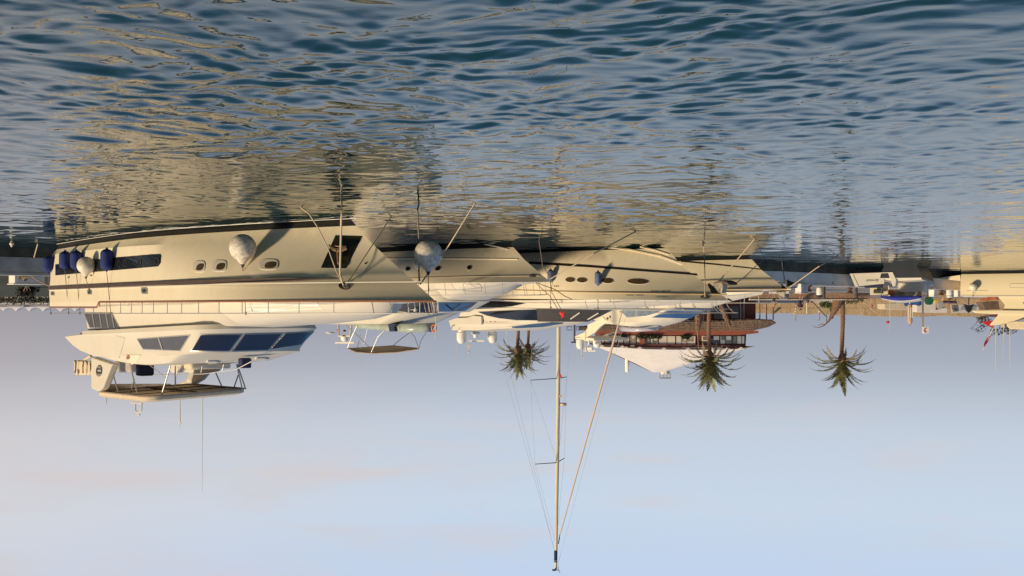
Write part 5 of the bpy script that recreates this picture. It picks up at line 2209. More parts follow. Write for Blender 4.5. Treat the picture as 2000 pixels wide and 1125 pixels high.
def pedestal(x0, x1, y0, y1, D, label, lid=True, extra=None):
    a, b_ = at_d(x0, y0, D), at_d(x1, y1, D)
    z0 = QZ
    w_ = abs(a.x - b_.x)
    h_ = b_.z - z0
    c = V(((a.x + b_.x) / 2, D, z0))
    root = thing('service_cabinet', label, 'utility box', c, 'white service cabinets on the quay')
    m_ = M()
    m_.box(c + V((0, 0, h_ / 2)), (w_, w_ * .7, h_), yaw=R(-38))
    m_.build('body', whbox, root, bevel=.02)
    m_ = M()
    m_.box(c + V((0, 0, h_ + .025)), (w_ * 1.08, w_ * .78, .05), yaw=R(-38))
    m_.build('lid', whbox, root, bevel=.01)
    m_ = M()
    cc = Matrix.Rotation(R(-38), 3, 'Z') @ V((0, -w_ * .36, 0))
    m_.box(c + cc + V((0, 0, h_ * .5)), (w_ * .8, .02, h_ * .8), yaw=R(-38))
    m_.build('door', mat('grey_white_door', (.62, .60, .57), .45), root, bevel=.008)
    return root


pedestal(1555, 1576, 556, 571.5, 76.5, 'white service cabinet at berth seven beside the iron bollard')
pedestal(1815, 1832, 563, 578, 91, 'white service cabinet with a coiled hose left of the white drum')
pedestal(1864, 1876, 565, 578.5, 95, 'white service cabinet between the white drum and the far end yacht')
pedestal(24, 80, 531, 554, 60, 'wide white service cabinet with a heap of rope beside the large yacht')
for (x, D, lb) in ((1579, 77.5, 'short iron bollard beside the berth seven cabinet'), (1660, 84, 'short iron bollard right behind the small cruiser'), (1838, 92, 'short iron bollard by the hose cabinet')):
    c = gz(x, D, QT)
    root = thing('bollard', lb, 'bollard', c, 'iron bollards on the quay')
    m = M()
    m.lathe([(.16, -.1), (.13, .05), (.11, .22), (.2, .27), (.22, .34), (.15, .38), (0, .39)], c, 12)
    m.build('post', rustm, root)
    m = M()
    m.lathe([(.25, -.02), (.25, .03), (.15, .05)], c, 12)
    m.build('base_plate', rustm, root)
for (x, y0, y1, D, lb) in ((1609.5, 560.5, 582, 85, 'dark square post beside the white litter bin'), (1672.5, 561, 581, 87, 'dark square post left of the cruiser\'s bimini corner')):
    c = gz(x, D)
    h_ = at_d(x, y1, D).z - QZ
    root = thing('timber_post', lb, 'post', c, 'dark posts along the quay')
    m = M()
    m.box(c + V((0, 0, h_ / 2)), (.15, .15, h_), yaw=R(-40))
    m.build('shaft', darkpost, root, bevel=.01)
    m = M()
    m.box(c + V((0, 0, h_ + .02)), (.19, .19, .04), yaw=R(-40))
    m.build('cap', darkpost, root, bevel=.005)
# white bin with rounded foot and dark top
c = gz(1601, 86)
root = thing('litter_bin', 'rounded white litter bin with a dark top beside the dark post', 'bin', c)
m = M()
m.lathe([(.10, 0), (.19, .06), (.225, .16), (.225, .52), (.21, .58)], c, 18)
m.build('body', whbox, root)
m = M()
m.lathe([(.235, .58), (.235, .68), (.12, .74), (0, .75)], c, 18)
m.build('rim', rubber, root)
# drum, cartons and clutter near the far end
c = gz(1855, 96)
root = thing('drum', 'white plastic drum with a turquoise band standing between two cabinets', 'drum', c)
m = M()
m.lathe([(.24, 0), (.26, .03), (.26, .52), (.24, .60), (.2, .62)], c, 18)
m.build('body', whbox, root)
m = M()
m.lathe([(.265, .46), (.27, .49), (.27, .52), (.265, .54)], c, 18)
m.build('band', mat('turquoise_band', (.1, .42, .45), .5), root)
quick_box('wooden_crate', 'rough wooden crate standing between the hose cabinet and the drum', 'crate', ((1835, 566), (1851, 566), (1851, 580), (1835, 579.5)), 104, .8, mat('raw_wood', (.42, .27, .14), .8, var=.3, stretch=(1, 1, 5)))
root = thing('hose_reel', 'round green hose reel behind the small cruiser\'s bow', 'hose reel', gz(1815, 103))
c = at_d(1814.5, 587.5, 103)
m = M()
m.lathe([(.34, -.16), (.34, -.12), (.14, -.12), (.14, .12), (.34, .12), (.34, .16)], c, 18, axis=(.25, 1, 0))
m.build('reel', mat('green_plastic', (.02, .17, .08), .5, var=.3), root)
m = M()
for k in range(5):
    m.tube([c + V((.24 * math.cos(a), -.08 + .04 * k, .24 * math.sin(a))) for a in (2 * math.pi * i / 14 for i in range(15))], .035, 5)
m.build('hose', mat('dark_hose', (.025, .04, .035), .6), root)
m = M()
m.box(V((c.x, c.y, (QZ + c.z - .3) / 2)), (.12, .5, c.z - .3 - QZ))
m.build('stand', rustm, root)
quick_box('yellow_tub', 'yellow plastic tub stacked on the wall behind the service cabinets', 'tub', ((1824, 586), (1833, 585.5), (1832, 592), (1826, 592)), 108, .5, mat('yellow_plastic', (.65, .45, .1), .5, var=.2))
quick_box('folded_board', 'lilac grey board leaning against the white kiosk', 'board', ((1831, 590), (1841, 589.5), (1841, 603), (1832, 603)), 112, .1, mat('lilac_board', (.36, .34, .38), .7))
quick_box('kiosk_wall', 'cream kiosk wall with a flat roof standing before the sea wall', 'kiosk', ((1790, 588), (1828, 588), (1828, 605), (1850, 600), (1850, 611), (1790, 609.5)), 130, 2.5, whitep)
quick_box('kiosk_wall', 'pale panelled kiosk beneath the small cruiser\'s flag pole', 'kiosk', ((1727, 593), (1782, 591), (1782, 606), (1728, 604)), 128, 2.5, mat('panel_wall', (.56, .47, .35), .8, var=.12))
root = thing('purple_tarpaulin', 'crumpled purple tarpaulin heaped in front of the posters', 'tarpaulin', at_d(1855, 589, 106))
m = M()
rows = [[at_d(1842 + 27 * i / 9, 587.5 + 4.5 * j / 4 + (i / 9) * 1.0 + random.uniform(-.4, .4), 106 - .25 * math.sin(i * 1.4 + j) - .3 * math.sin(j / 4 * 3.1)) for i in range(10)] for j in range(5)]
m.grid(rows)
m.build('cloth', mat('purple_cloth', (.10, .06, .13), .8, var=.3), root, solid=.04)
m = M()
m.box(at_d(1856, 587, 106.4) + V((0, .3, -.12)), (1.1, .5, .3))
m.build('pallet', mat('raw_wood', (.42, .27, .14)), root)
# poster boards
root = thing('poster_board', 'poster board with a dark picture next to a panel of grey lettering', 'poster', at_d(1885, 594, 128))
m = M()
m.prism([at_d(x, y, 128) for x, y in ((1857, 596), (1911, 593.5), (1912, 609), (1905, 611), (1860, 611))], (0, .15, 0))
m.build('panel', mat('poster_white', (.55, .54, .53), .6, var=.08), root)
m = M()
m.prism([at_d(x, y, 127.95) for x, y in ((1858, 597.5), (1869, 596.5), (1871, 608.5), (1861, 609))], (0, -.03, 0))
m.build('picture', mat('poster_picture', (.05, .045, .05), .6, var=.9, vscale=2.5, var2=(.30, .26, .26)), root)
for k, (x0, x1, y) in enumerate(((1875, 1884, 604), (1877, 1886, 600), (1897, 1907, 600), (1896, 1908, 597), (1897, 1905, 604))):
    m = M()
    m.prism([at_d(x, yy, 127.95) for x, yy in ((x0, y), (x1, y), (x1, y + .9), (x0, y + .9))], (0, -.03, 0))
    m.build('text_line', greyp, root)
root = thing('fir_sculpture', 'dark tiered metal fir shape standing before the poster board', 'sculpture', gz(1892, 118))
m = M()
b0 = gz(1892, 118)
topz_ = at_d(1892, 611, 118).z
m.tube([b0, V((b0.x, b0.y, topz_))], .05, 6)
m.build('stem', rubber, root)
m = M()
for k in range(6):
    z = at_d(1892, 597 + k * 2.3, 118).z
    wd = (.62 - .06 * k)
    for sd in (-1, 1):
        m.prism([V((b0.x, b0.y - .05, z + .12)), V((b0.x + sd * wd, b0.y - .05, z - .12)), V((b0.x + sd * wd * .55, b0.y - .05, z - .13)), V((b0.x, b0.y - .05, z - .02))], (0, .1, 0))
m.build('branches', rubber, root)
# crescent sign
root = thing('crescent_sign', 'tall grey post carrying a small white sign with a red crescent', 'sign', gz(1802, 101))
m = M()
b0 = gz(1802, 101)
m.box(V((b0.x, b0.y, (QZ + at_d(1802, 647, 101).z) / 2)), (.13, .13, at_d(1802, 647, 101).z - QZ))
m.build('post', mat('grey_post', (.30, .28, .27), .6), root)
m = M()
m.prism([at_d(x, y, 101) for x, y in ((1801, 638), (1812.5, 637), (1813, 651), (1804, 652), (1801, 650))], (0, -.2, 0))
sgn = m.build('board', mat('sign_white', (.75, .70, .66), .5), root, bevel=.01)
m = M()
cx, cy = 1808, 645
outer = [(cx + 3.4 * math.cos(R(a)), cy + 4.6 * math.sin(R(a))) for a in range(50, 311, 20)]
inner = [(cx + .9 + 2.4 * math.cos(R(a)), cy + 3.4 * math.sin(R(a))) for a in range(300, 49, -20)]
pts = outer + inner
n_ = len(outer)
A = [at_d(x, y, 100.77) for x, y in outer]
B = [at_d(x, y, 100.77) for x, y in reversed(inner)]
k_ = min(len(A), len(B))
m.grid([A[:k_], B[:k_]])
m.build('crescent', mat('sign_red', (.45, .06, .05), .5), sgn, solid=.02, smooth=0)
# closed parasol
b0 = gz(1777, 100)
root = thing('closed_parasol', 'folded tan parasol with a rounded top standing behind the small cruiser', 'parasol', b0)
zz = lambda y: at_d(1777, y, 100).z
m = M()
m.lathe([(.16, zz(595) - QZ), (.20, zz(600) - QZ), (.21, zz(622) - QZ), (.20, zz(628) - QZ), (.12, zz(632.5) - QZ), (.03, zz(634.5) - QZ)], b0, 10)
m.build('canopy', mat('tan_parasol', (.48, .33, .22), .85, var=.25, vscale=6, stretch=(6, 6, .4)), root, smooth=60)
m = M()
m.tube([b0, b0 + V((0, 0, zz(597) - QZ))], .04, 8)
m.build('pole', whbox, root)
m = M()
m.lathe([(.04, 0), (.05, .05), (0, .1)], b0 + V((0, 0, zz(634) - QZ)), 8)
m.build('finial', rubber, root)
m = M()
for dx in (-.13, .0, .13):
    m.tube([b0 + V((dx, -.19, zz(600) - QZ)), b0 + V((dx, -.20, zz(621) - QZ))], .03, 5)
m.build('straps', whbox, root)
# blue covered dinghy
root = thing('covered_dinghy', 'small boat under a bright blue tarpaulin stored behind the quay cruiser', 'dinghy', gz(1783, 104))
m = M()
rows = []
for i in range(13):
    k = i / 12
    x = 1766 + 37 * k
    yb_ = 584.5 + 2.5 * (1 - k)
    yt_ = 596.5 + 1.5 * math.sin(k * 9) - 6 * max(0, k - .8) / .2
    row = []
    for j in range(7):
        q = j / 6
        row.append(at_d(x, yb_ + (yt_ - yb_) * math.sin(q * math.pi), 104 - 0.9 * math.cos(q * math.pi) * 1.0))
    rows.append(row)
m.grid(rows)
m.build('tarpaulin', mat('bright_blue_tarp', (.02, .07, .22), .6, var=.35, vscale=4, bump=.5, bscale=6), root, smooth=70, solid=.03)
m = M()
m.box(V((gz(1784, 104).x, 104, (QZ + at_d(1784, 586, 104).z) / 2)), (1.3, 1.2, at_d(1784, 586, 104).z - QZ))
m.build('cradle', darkpost, root)
# berth numbers painted on the quay


def wall_number(x, y, txt, h, under=True):
    bv = BVQ
    a, na = cast(bv, x, y)
    if a is None:
        return
    up = V((0, 0, 1))
    right = up.cross(na).normalized()
    m_ = M()
    text_mesh(m_, txt, a + na * .012 - right * h * .3, right, up, h, depth=0)
    if under:
        q = a + na * .012 - right * h * .35 + V((0, 0, h * -.35))
        m_.quad(q, q + right * h * .7, q + right * h * .7 + V((0, 0, h * .12)), q + V((0, 0, h * .12)))
    o = m_.build('berth_number', blackp, smooth=0, solid=.01)
    prop(o, 'painted berth number ' + {'7': 'seven', '6': 'six', '1': 'one'}[txt] + ' on the pale quay wall', 'number')


qm = M()
for p, q in zip(QUAY_L, QUAY_L[1:]):
    d_ = (q - p).normalized()
    nn = V((d_.y, -d_.x, 0))
    if nn.dot(p) > 0:
        nn = -nn
    qm.quad(p + nn * .132, q + nn * .132, q + nn * .132 + V((0, 0, 2)), p + nn * .132 + V((0, 0, 2)))
BVQ = bvh_of(qm)
wall_number(1540.5, 548.5, '7', .17)
wall_number(1626.5, 551.5, '6', .17)
wall_number(1822, 557, '1', .22, under=False)
# red buoys, striped lamp standards, spars and the pole frame on the terrace
for x, y, r, lb in ((1578, 589, 3.0, 'dull red buoy, larger of a touching pair on the white wall'), (1585, 590, 2.4, 'dull red buoy, smaller of the touching pair on the white wall'),
                    (1630.5, 590, 2.7, 'dull red buoy beside the green bush'), (1703, 597.5, 2.6, 'dull red buoy left of the small cruiser against the sea wall')):
    D = 121.0 if x != 1703 else 140
    c = at_d(x, y, D)
    k = px(D)
    root = thing('buoy', lb, 'buoy', c, 'red buoys behind the quay')
    m = M()
    m.lathe([(0, -r * k)] + [(r * k * math.cos(a), r * k * math.sin(a)) for a in np.linspace(-1.4, 1.3, 10)] + [(r * k * .2, r * k * 1.15), (0, r * k * 1.2)], c, 14)
    m.build('float', mat('faded_red_plastic', (.42, .10, .07), .6, var=.25), root, smooth=60)
for x, lb in ((1553.8, 'striped lamp standard with a hooked top, nearest the thatched roof'), (1600, 'striped lamp standard with a hooked top, beside the bare stump')):
    b0 = gz(x, 126)
    root = thing('lamp_standard', lb, 'lamp post', b0, 'striped lamp standards')
    zq = lambda y: at_d(x, y, 126).z
    m = M()
    m.tube([b0, V((b0.x, b0.y, zq(622))), V((b0.x, b0.y, zq(625))), V((b0.x + .12, b0.y, zq(625.4)))], .05, 6)
    m.build('post', mat('grey_post', (.3, .28, .27)), root)
    m = M()
    for yy in (596.5, 603, 608.5):
        m.tube([V((b0.x, b0.y, zq(yy - 1.2))), V((b0.x, b0.y, zq(yy + 1.2)))], .085, 8)
    m.build('white_bands', whbox, root)
b0 = gz(1576, 127)
root = thing('rope_post', 'short striped post carrying slack ropes between the lamp standards', 'post', b0)
m = M()
m.tube([b0, V((b0.x, b0.y, at_d(1576, 613, 127).z))], .06, 6)
m.build('post', whbox, root)
m = M()
zc = lambda y: at_d(1576, y, 127).z
for x, y in ((1556, 602.5), (1556, 609), (1598, 605)):
    m.tube(sag(V((b0.x, b0.y, zc(604))), at_d(x, y, 127), .1, 8), .02, 4)
m.build('ropes', rope_m, root)
m = M()
m.tube([at_d(1588, 590, 118), at_d(1613, 618, 118)], .05, 6)
o = m.build('leaning_spar', darkpost)
prop(o, 'thin dark spar leaning from the buoys towards the bare branch', 'pole')
m = M()
m.tube([at_d(1688, 591, 118), at_d(1714, 612, 118)], .05, 6)
o = m.build('leaning_spar', mat('pale_spar', (.45, .36, .24), .7))
prop(o, 'pale spar leaning on the sea wall right of the tall palm', 'pole')
m = M()
m.box(at_d(1517, 606.5, 125), (.22, .15, 1.0), rot=Matrix.Rotation(R(50), 3, 'Y'))
o = m.build('plank', mat('yellow_plank', (.62, .42, .18), .7, var=.2))
prop(o, 'short yellow plank sloping against the sea wall near the thatch', 'plank')


# ------------------------------------------------------------------ people
def person(label, foot, h, joints, radii, skin, clothes):
    """joints: unit skeleton (pelvis first) in heights of the person; grown into one skin"""
    root = thing('person', label, 'person', foot)
    me = bpy.data.meshes.new('body')
    o = bpy.data.objects.new('body', me)
    COL.objects.link(o)
    o.parent = root
    ORG[o.name] = V(foot)
    names = list(joints)
    co = [V(joints[n][0]) * h for n in names]
    ed = [(names.index(n), names.index(joints[n][1])) for n in names if joints[n][1]]
    me.from_pydata(co, ed, [])
    sk = o.modifiers.new('skin', 'SKIN')
    for i, n in enumerate(names):
        r_ = radii[n] * h
        me.skin_vertices[0].data[i].radius = (r_, r_)
    me.skin_vertices[0].data[0].use_root = True
    sb = o.modifiers.new('sub', 'SUBSURF')
    sb.levels = sb.render_levels = 2
    dg = bpy.context.evaluated_depsgraph_get()
    me2 = bpy.data.meshes.new_from_object(o.evaluated_get(dg))
    o.modifiers.clear()
    o.data = me2
    me2.materials.clear()
    me2.materials.append(skin)
    for c_ in clothes:
        me2.materials.append(c_[0])
    me2.polygons.foreach_set('use_smooth', [True] * len(me2.polygons))
    for p in me2.polygons:
        c = p.center / h
        for i, c_ in enumerate(clothes):
            if c_[1] < c.z < c_[2]:
                p.material_index = i + 1
    return root


SKJ = {'pelvis': ((0, 0, .52), None), 'waist': ((0, 0, .60), 'pelvis'), 'chest': ((0, 0, .73), 'waist'), 'neck': ((0, 0, .845), 'chest'), 'head': ((0, -.01, .90), 'neck'),
       'crown': ((0, -.005, .96), 'head'),
       'hipl': ((.055, 0, .49), 'pelvis'), 'kneel': ((.06, -.02, .27), 'hipl'), 'ankl': ((.06, .01, .05), 'kneel'), 'toel': ((.065, -.08, .02), 'ankl'),
       'hipr': ((-.055, 0, .49), 'pelvis'), 'kneer': ((-.06, -.01, .27), 'hipr'), 'ankr': ((-.06, .02, .05), 'kneer'), 'toer': ((-.065, -.07, .02), 'ankr'),
       'shl': ((.115, 0, .80), 'chest'), 'ell': ((.15, .0, .63), 'shl'), 'wrl': ((.12, -.10, .52), 'ell'), 'hal': ((.11, -.13, .48), 'wrl'),
       'shr': ((-.115, 0, .80), 'chest'), 'elr': ((-.155, .01, .63), 'shr'), 'wrr': ((-.13, -.09, .52), 'elr'), 'har': ((-.12, -.12, .48), 'wrr')}
SKR = dict(pelvis=.085, waist=.075, chest=.09, neck=.035, head=.055, crown=.04, hipl=.055, kneel=.036, ankl=.024, toel=.018, hipr=.055, kneer=.036, ankr=.024, toer=.018,
           shl=.04, ell=.027, wrl=.019, hal=.02, shr=.04, elr=.027, wrr=.019, har=.02)
skin = mat('tanned_skin', (.42, .24, .15), .6, var=.1)
hair = mat('dark_hair', (.03, .02, .015), .7)


def finish_person(root, foot, h, hairm=hair):
    m_ = M()
    c = V(foot) + V((0, -.01, .935)) * h
    rows_ = []
    for i in range(7):
        a = .0 + (math.pi * .55) * i / 6
        rows_.append([c + V((math.sin(a) * math.cos(b) * .058 * h, .012 * h + math.sin(a) * math.sin(b) * .066 * h, math.cos(a) * .058 * h)) for b in (2 * math.pi * j / 14 for j in range(15))
                      ])
    m_.grid(rows_)
    m_.build('hair', hairm, root, smooth=80)
    m_ = M()
    for sx in (-1, 1):
        m_.lathe([(0, -.008 * h), (.008 * h, 0), (0, .008 * h)], c + V((sx * .02 * h, -.058 * h, -.015 * h)), 8)
    m_.build('eyes', rubber, root)
    m_ = M()
    m_.lathe([(.012 * h, -.018 * h), (.009 * h, 0), (.003 * h, .016 * h)], c + V((0, -.064 * h, -.032 * h)), 8)
    m_.build('nose', skin, root)
    # hands: palm with five fingers each
    for s in (-1, 1):
        m_ = M()
        b_ = V(foot) + V((s * .115, -.125, .485)) * h
        d = V((s * -.02, -.05, -.08)).normalized()
        side = d.cross(V((0, 1, .3))).normalized()
        for k in range(4):
            st_ = b_ + side * ((k - 1.5) * .010 * h)
            ln = (.040, .046, .043, .034)[k] * h
            m_.tube([st_, st_ + d * ln * .5, st_ + d * ln + V((0, .008 * h, 0))], [.006 * h, .0055 * h, .004 * h], 6)
        m_.tube([b_ - d * .015 * h, b_ + side * (.022 * h) + d * .008 * h, b_ + side * (.028 * h) + d * .028 * h], [.007 * h, .0065 * h, .0045 * h], 6)
        m_.build('fingers', skin, root)


f1 = gz(1511.5, 110, at_d(1511.5, 572, 110).z - .62)
f1.z = QZ
hp_ = (at_d(1511, 602, 110).z - QZ) / .985
p1 = person('shirtless person in navy shorts standing at the garden wall', f1, hp_, SKJ, SKR, skin, [(mat('navy_shorts', (.015, .02, .05), .8), .33, .56)])
finish_person(p1, f1, hp_, mat('brown_hair', (.10, .05, .025), .7))
# seated person on the low wall
zs = at_d(1563, 583, 111.4).z
SJ = dict(SKJ)
SJ.update({'hipl': ((.055, -.01, .50), 'pelvis'), 'kneel': ((.075, -.24, .50), 'hipl'), 'ankl': ((.07, -.23, .26), 'kneel'), 'toel': ((.07, -.31, .23), 'ankl'),
           'hipr': ((-.055, -.01, .50), 'pelvis'), 'kneer': ((-.07, -.24, .51), 'hipr'), 'ankr': ((-.06, -.22, .27), 'kneer'), 'toer': ((-.06, -.30, .24), 'ankr'),
           'wrl': ((.09, -.16, .57), 'ell'), 'hal': ((.08, -.20, .56), 'wrl'), 'wrr': ((-.10, -.16, .57), 'elr'), 'har': ((-.09, -.20, .56), 'wrr'),
           'chest': ((0, -.03, .73), 'waist'), 'neck': ((0, -.06, .845), 'chest'), 'head': ((0, -.085, .90), 'neck'), 'crown': ((0, -.08, .96), 'head')})
h2_ = 1.68
f2 = gz(1563, 111.6, at_d(1563, 586.2, 111.6).z - .44 * h2_)
p2 = person('person in a dark purple top and navy shorts sitting on the garden wall', f2, h2_, SJ, SKR, skin,
            [(mat('navy_shorts', (.015, .02, .05)), .44, .60), (mat('purple_top', (.07, .02, .05), .8, var=.3), .60, .83)])
m = M()
m.lathe([(.05 * h2_, -.02), (.068 * h2_, .03), (.05 * h2_, .085), (0, .105)], f2 + V((0, -.075, .92)) * h2_, 12)
m.build('hair', hair, p2)

# ------------------------------------------------------------------ palms and other plants
bark = mat('palm_bark', (.22, .13, .085), .95, var=.45, vscale=7, bump=.8, bscale=9, stretch=(1, 1, 3.5))
frond = mat('palm_frond', (.19, .185, .075), .65, var=.45, vscale=1.6)
fdry = mat('dry_palm_frond', (.27, .19, .11), .85, var=.35, vscale=2)


def palm(x, yb, yc, D, crown_px, label, seed, rpx=3.3, nf=34, dry=.2, skirt=True, lean=0.0):
    rnd = random.Random(seed)
    k = px(D)
    base = gz(x, D)
    base.z = min(QZ, at_d(x, yb, D).z) if yb else QZ
    topc = at_d(x + lean, yc, D)
    root = thing('palm_tree', label, 'palm tree', base, 'date palms behind the quay')
    m_ = M()
    pts, rs_ = [], []
    n = 46
    for i in range(n):
        q = i / (n - 1)
        p = base.lerp(topc, q) + V((.06 * math.sin(q * 5 + seed), 0, 0))
        r = rpx * k * (1.2 - .3 * min(1, q * 2.2)) * (1 + .13 * (i % 2) + rnd.uniform(-.06, .06))
        if q < .12:
            r *= 1 + (.12 - q) * 3
        pts.append(p)
        rs_.append(r)
    m_.tube(pts, rs_, 10)
    m_.build('trunk', bark, root, smooth=30)
    # boss of old leaf bases under the crown
    m_ = M()
    R0 = rpx * k
    m_.lathe([(R0 * .9, -R0 * 3.2), (R0 * 1.5, -R0 * 2.2), (R0 * 1.95, -R0 * 1.0), (R0 * 1.6, R0 * .3), (R0 * .7, R0 * 1.3), (0, R0 * 1.6)], topc, 12)
    for i in range(40):
        a = rnd.uniform(0, 6.28)
        z = rnd.uniform(-3, .2) * R0
        d = V((math.cos(a), math.sin(a), .55))
        p = topc + V((math.cos(a) * R0 * 1.2, math.sin(a) * R0 * 1.2, z))
        m_.tube([p, p + d * R0 * .9], [R0 * .28, R0 * .1], 4)
    m_.build('leaf_boss', bark, root, smooth=30)
    fr, dr = M(), M()
    L0 = crown_px * k * .62
    for i in range(nf):
        a = i * 2.39996 + rnd.uniform(-.25, .25)
        lev = (i + .5) / nf
        el = R(86 - 80 * lev ** .85 + rnd.uniform(-9, 9))      # young fronds stand up, old ones arch out and hang
        L = L0 * (1.0 + .16 * math.sin(lev * 3.1)) * rnd.uniform(.86, 1.1)
        tgt = dr if lev > 1 - dry else fr
        d = V((math.cos(a) * math.cos(el), math.sin(a) * math.cos(el), math.sin(el)))
        p = topc + V((0, 0, R0 * (1.2 - lev * 2)))
        ns = 14
        spine = [p]
        droop = .085 + .05 * rnd.random()
        for j in range(ns):
            d = (d + V((0, 0, -droop * (.3 + 1.3 * j / ns)))).normalized()
            p = p + d * (L / ns)
            spine.append(p)
        tgt.tube(spine, [R0 * .16 * (1 - .85 * j / ns) for j in range(ns + 1)], 4)
        for j in range(2, ns + 1):
            for hh in (0, .25, .5, .75):
                q = spine[j - 1].lerp(spine[j], hh)
                dd = (spine[j] - spine[j - 1]).normalized()
                side = dd.cross(V((0, 0, 1)))
                if side.length < .05:
                    side = V((1, 0, 0))
                side.normalize()
                up = side.cross(dd)
                ll = L * .15 * math.sin(math.pi * min(.97, (.16 + .84 * j / ns))) ** .6 * rnd.uniform(.75, 1.1)
                for sd in (-1, 1):
                    e_ = q + (dd * .66 + side * (sd * rnd.uniform(.45, .75)) + up * rnd.uniform(-.05, .3) + V((0, 0, -.30))).normalized() * ll
                    w_ = dd * (L * .0085)
                    mid_ = q.lerp(e_, .5) + up * ll * .05
                    tgt.add([q - w_, mid_ - w_ * 1.1, e_, mid_ + w_ * 1.1, q + w_], [(0, 1, 3, 4), (1, 2, 3)])
    fr.build('crown', frond, root, smooth=0, merge=False)
    if dr.v:
        dr.build('dry_fronds', fdry, root, smooth=0, merge=False)
    return root


palm(1645, 584, 703, 119, 98, 'tall solitary date palm rising behind the low brick wall', 3, rpx=4.2, nf=42, dry=.16)
palm(1386, 0, 697, 92, 106, 'leaning-crowned date palm standing directly before the red restaurant', 5, rpx=4.0, nf=50, dry=.16)
palm(1012, 0, 686, 118, 84, 'thicker of the two date palms close together right of the sail mast', 9, rpx=3.6, nf=40, dry=.2)
palm(1031, 0, 680, 121, 74, 'slimmer of the two date palms close together, nearer the sail mast', 14, rpx=2.9, nf=34, dry=.22)


def leaf_mass(m_, c, rad, n, s, rnd, squash=(1, 1, 1)):
    for _ in range(n):
        while True:
            v = V((rnd.uniform(-1, 1), rnd.uniform(-1, 1), rnd.uniform(-1, 1)))
            if .25 < v.length < 1:
                break
        p = c + V((v.x * squash[0], v.y * squash[1], v.z * squash[2])) * rad
        a = V((rnd.gauss(0, 1), rnd.gauss(0, 1), rnd.gauss(0, 1))).normalized()
        b = a.cross(V((rnd.gauss(0, 1), rnd.gauss(0, 1), rnd.gauss(0, 1)))).normalized()
        ss = s * rnd.uniform(.6, 1.3)
        m_.add([p - a * ss, p + b * ss * .45, p + a * ss, p - b * ss * .45], [(0, 1, 2, 3)])


leafg = mat('bright_leaf', (.06, .11, .025), .6, var=.4, vscale=3)
leafd = mat('dark_leaf', (.055, .062, .04), .7, var=.5, vscale=2)
rnd = random.Random(4)
root = thing('green_bush', 'bright green bush on the terrace beside the tall solitary palm', 'bush', gz(1615, 118, at_d(1615, 589, 118).z))
m = M()
for dx, dy, r in ((-6, 594, .32), (0, 595.5, .36), (5, 594, .34), (9, 597, .3), (12, 601, .28), (14, 606, .22)):
    leaf_mass(m, at_d(1612 + dx, dy, 118), r, 130, .09, rnd)
m.build('leaves', leafg, root, smooth=0, merge=False)
m = M()
for dx in (-3, 2, 8):
    m.tube([at_d(1614 + dx, 588, 118), at_d(1614 + dx * 1.6, 596, 118)], .03, 5)
m.build('stems', bark, root)
root = thing('creeper', 'sparse olive creeper trailing on the brick wall left of the small cruiser', 'plant', at_d(1668, 587, 111))
m = M()
for x, y, r in ((1655, 589, .22), (1661, 590.5, .26), (1668, 589, .26), (1675, 588, .2), (1683, 586, .22)):
    leaf_mass(m, at_d(x, y, 111.3), r, 70, .07, rnd)
m.build('leaves', mat('olive_leaf', (.10, .09, .03), .7, var=.4), root, smooth=0, merge=False)
m = M()
m.tube([at_d(1652, 587.6, 111.3), at_d(1668, 589, 111.2), at_d(1686, 586, 111.3)], .03, 5)
m.build('vine', bark, root)
# bare leaning stump with a branch
root = thing('bare_stump', 'leaning shaggy palm stump with a bare curling branch beside the tall palm', 'tree', gz(1637, 117))
m = M()
k = px(117)
pts = [(1637, 584, 10), (1634, 596, 8.5), (1630, 606, 6), (1625, 616, 4), (1621, 623, 2.4), (1617, 629, 1.6)]
m.tube([at_d(x, y, 117) for x, y, r in pts], [r * k for _, _, r in pts], 10)
for i in range(90):
    q = rnd.random() * .8
    j = q * (len(pts) - 1)
    a, b_ = pts[int(j)], pts[int(j) + 1]
    f_ = j - int(j)
    p = at_d(a[0] + (b_[0] - a[0]) * f_, a[1] + (b_[1] - a[1]) * f_, 117)
    r_ = (a[2] + (b_[2] - a[2]) * f_) * k
    an = rnd.uniform(0, 6.28)
    o_ = V((math.cos(an), math.sin(an) * .6, 0))
    m.tube([p + o_ * r_ * .8, p + o_ * (r_ * 1.3) + V((0, 0, .14))], [.06, .015], 4)
m.build('trunk', bark, root, smooth=30)
m = M()
m.tube([at_d(x, y, 117) for x, y in ((1617, 629), (1609, 636), (1600, 639.5), (1592, 639), (1587.5, 636))], [.07, .055, .04, .03, .015], 6)
m.tube([at_d(x, y, 117) for x, y in ((1612, 634), (1604, 633), (1596, 636.5))], [.04, .03, .012], 5)
m.tube([at_d(x, y, 117) for x, y in ((1614, 632), (1614.5, 620), (1614, 611))], [.05, .04, .025], 5)
m.build('branch', bark, root)
# dark tree at the far end behind the cream yacht
root = thing('dark_tree', 'dark leafy tree rising above the sea wall behind the far end yacht', 'tree', gz(1918, 170))
m = M()
for _ in range(22):
    x, y = rnd.gauss(1919, 8), 614 + abs(rnd.gauss(0, 11))
    leaf_mass(m, at_d(x, y, 170), rnd.uniform(.3, .75), 26, .13, rnd)
for _ in range(8):
    leaf_mass(m, at_d(rnd.uniform(1940, 1990), rnd.uniform(636, 648), 170), .6, 45, .16, rnd)
m.build('crown', leafd, root, smooth=0, merge=False)
m = M()
b0 = gz(1921, 170)
m.tube([b0, at_d(1920, 612, 170), at_d(1917, 630, 170)], [.25, .2, .06], 7)
for x, y in ((1908, 628), (1928, 632), (1903, 636)):
    m.tube([at_d(1920, 612, 170), at_d(x, y, 170)], [.12, .03], 5)
m.build('trunk', bark, root)
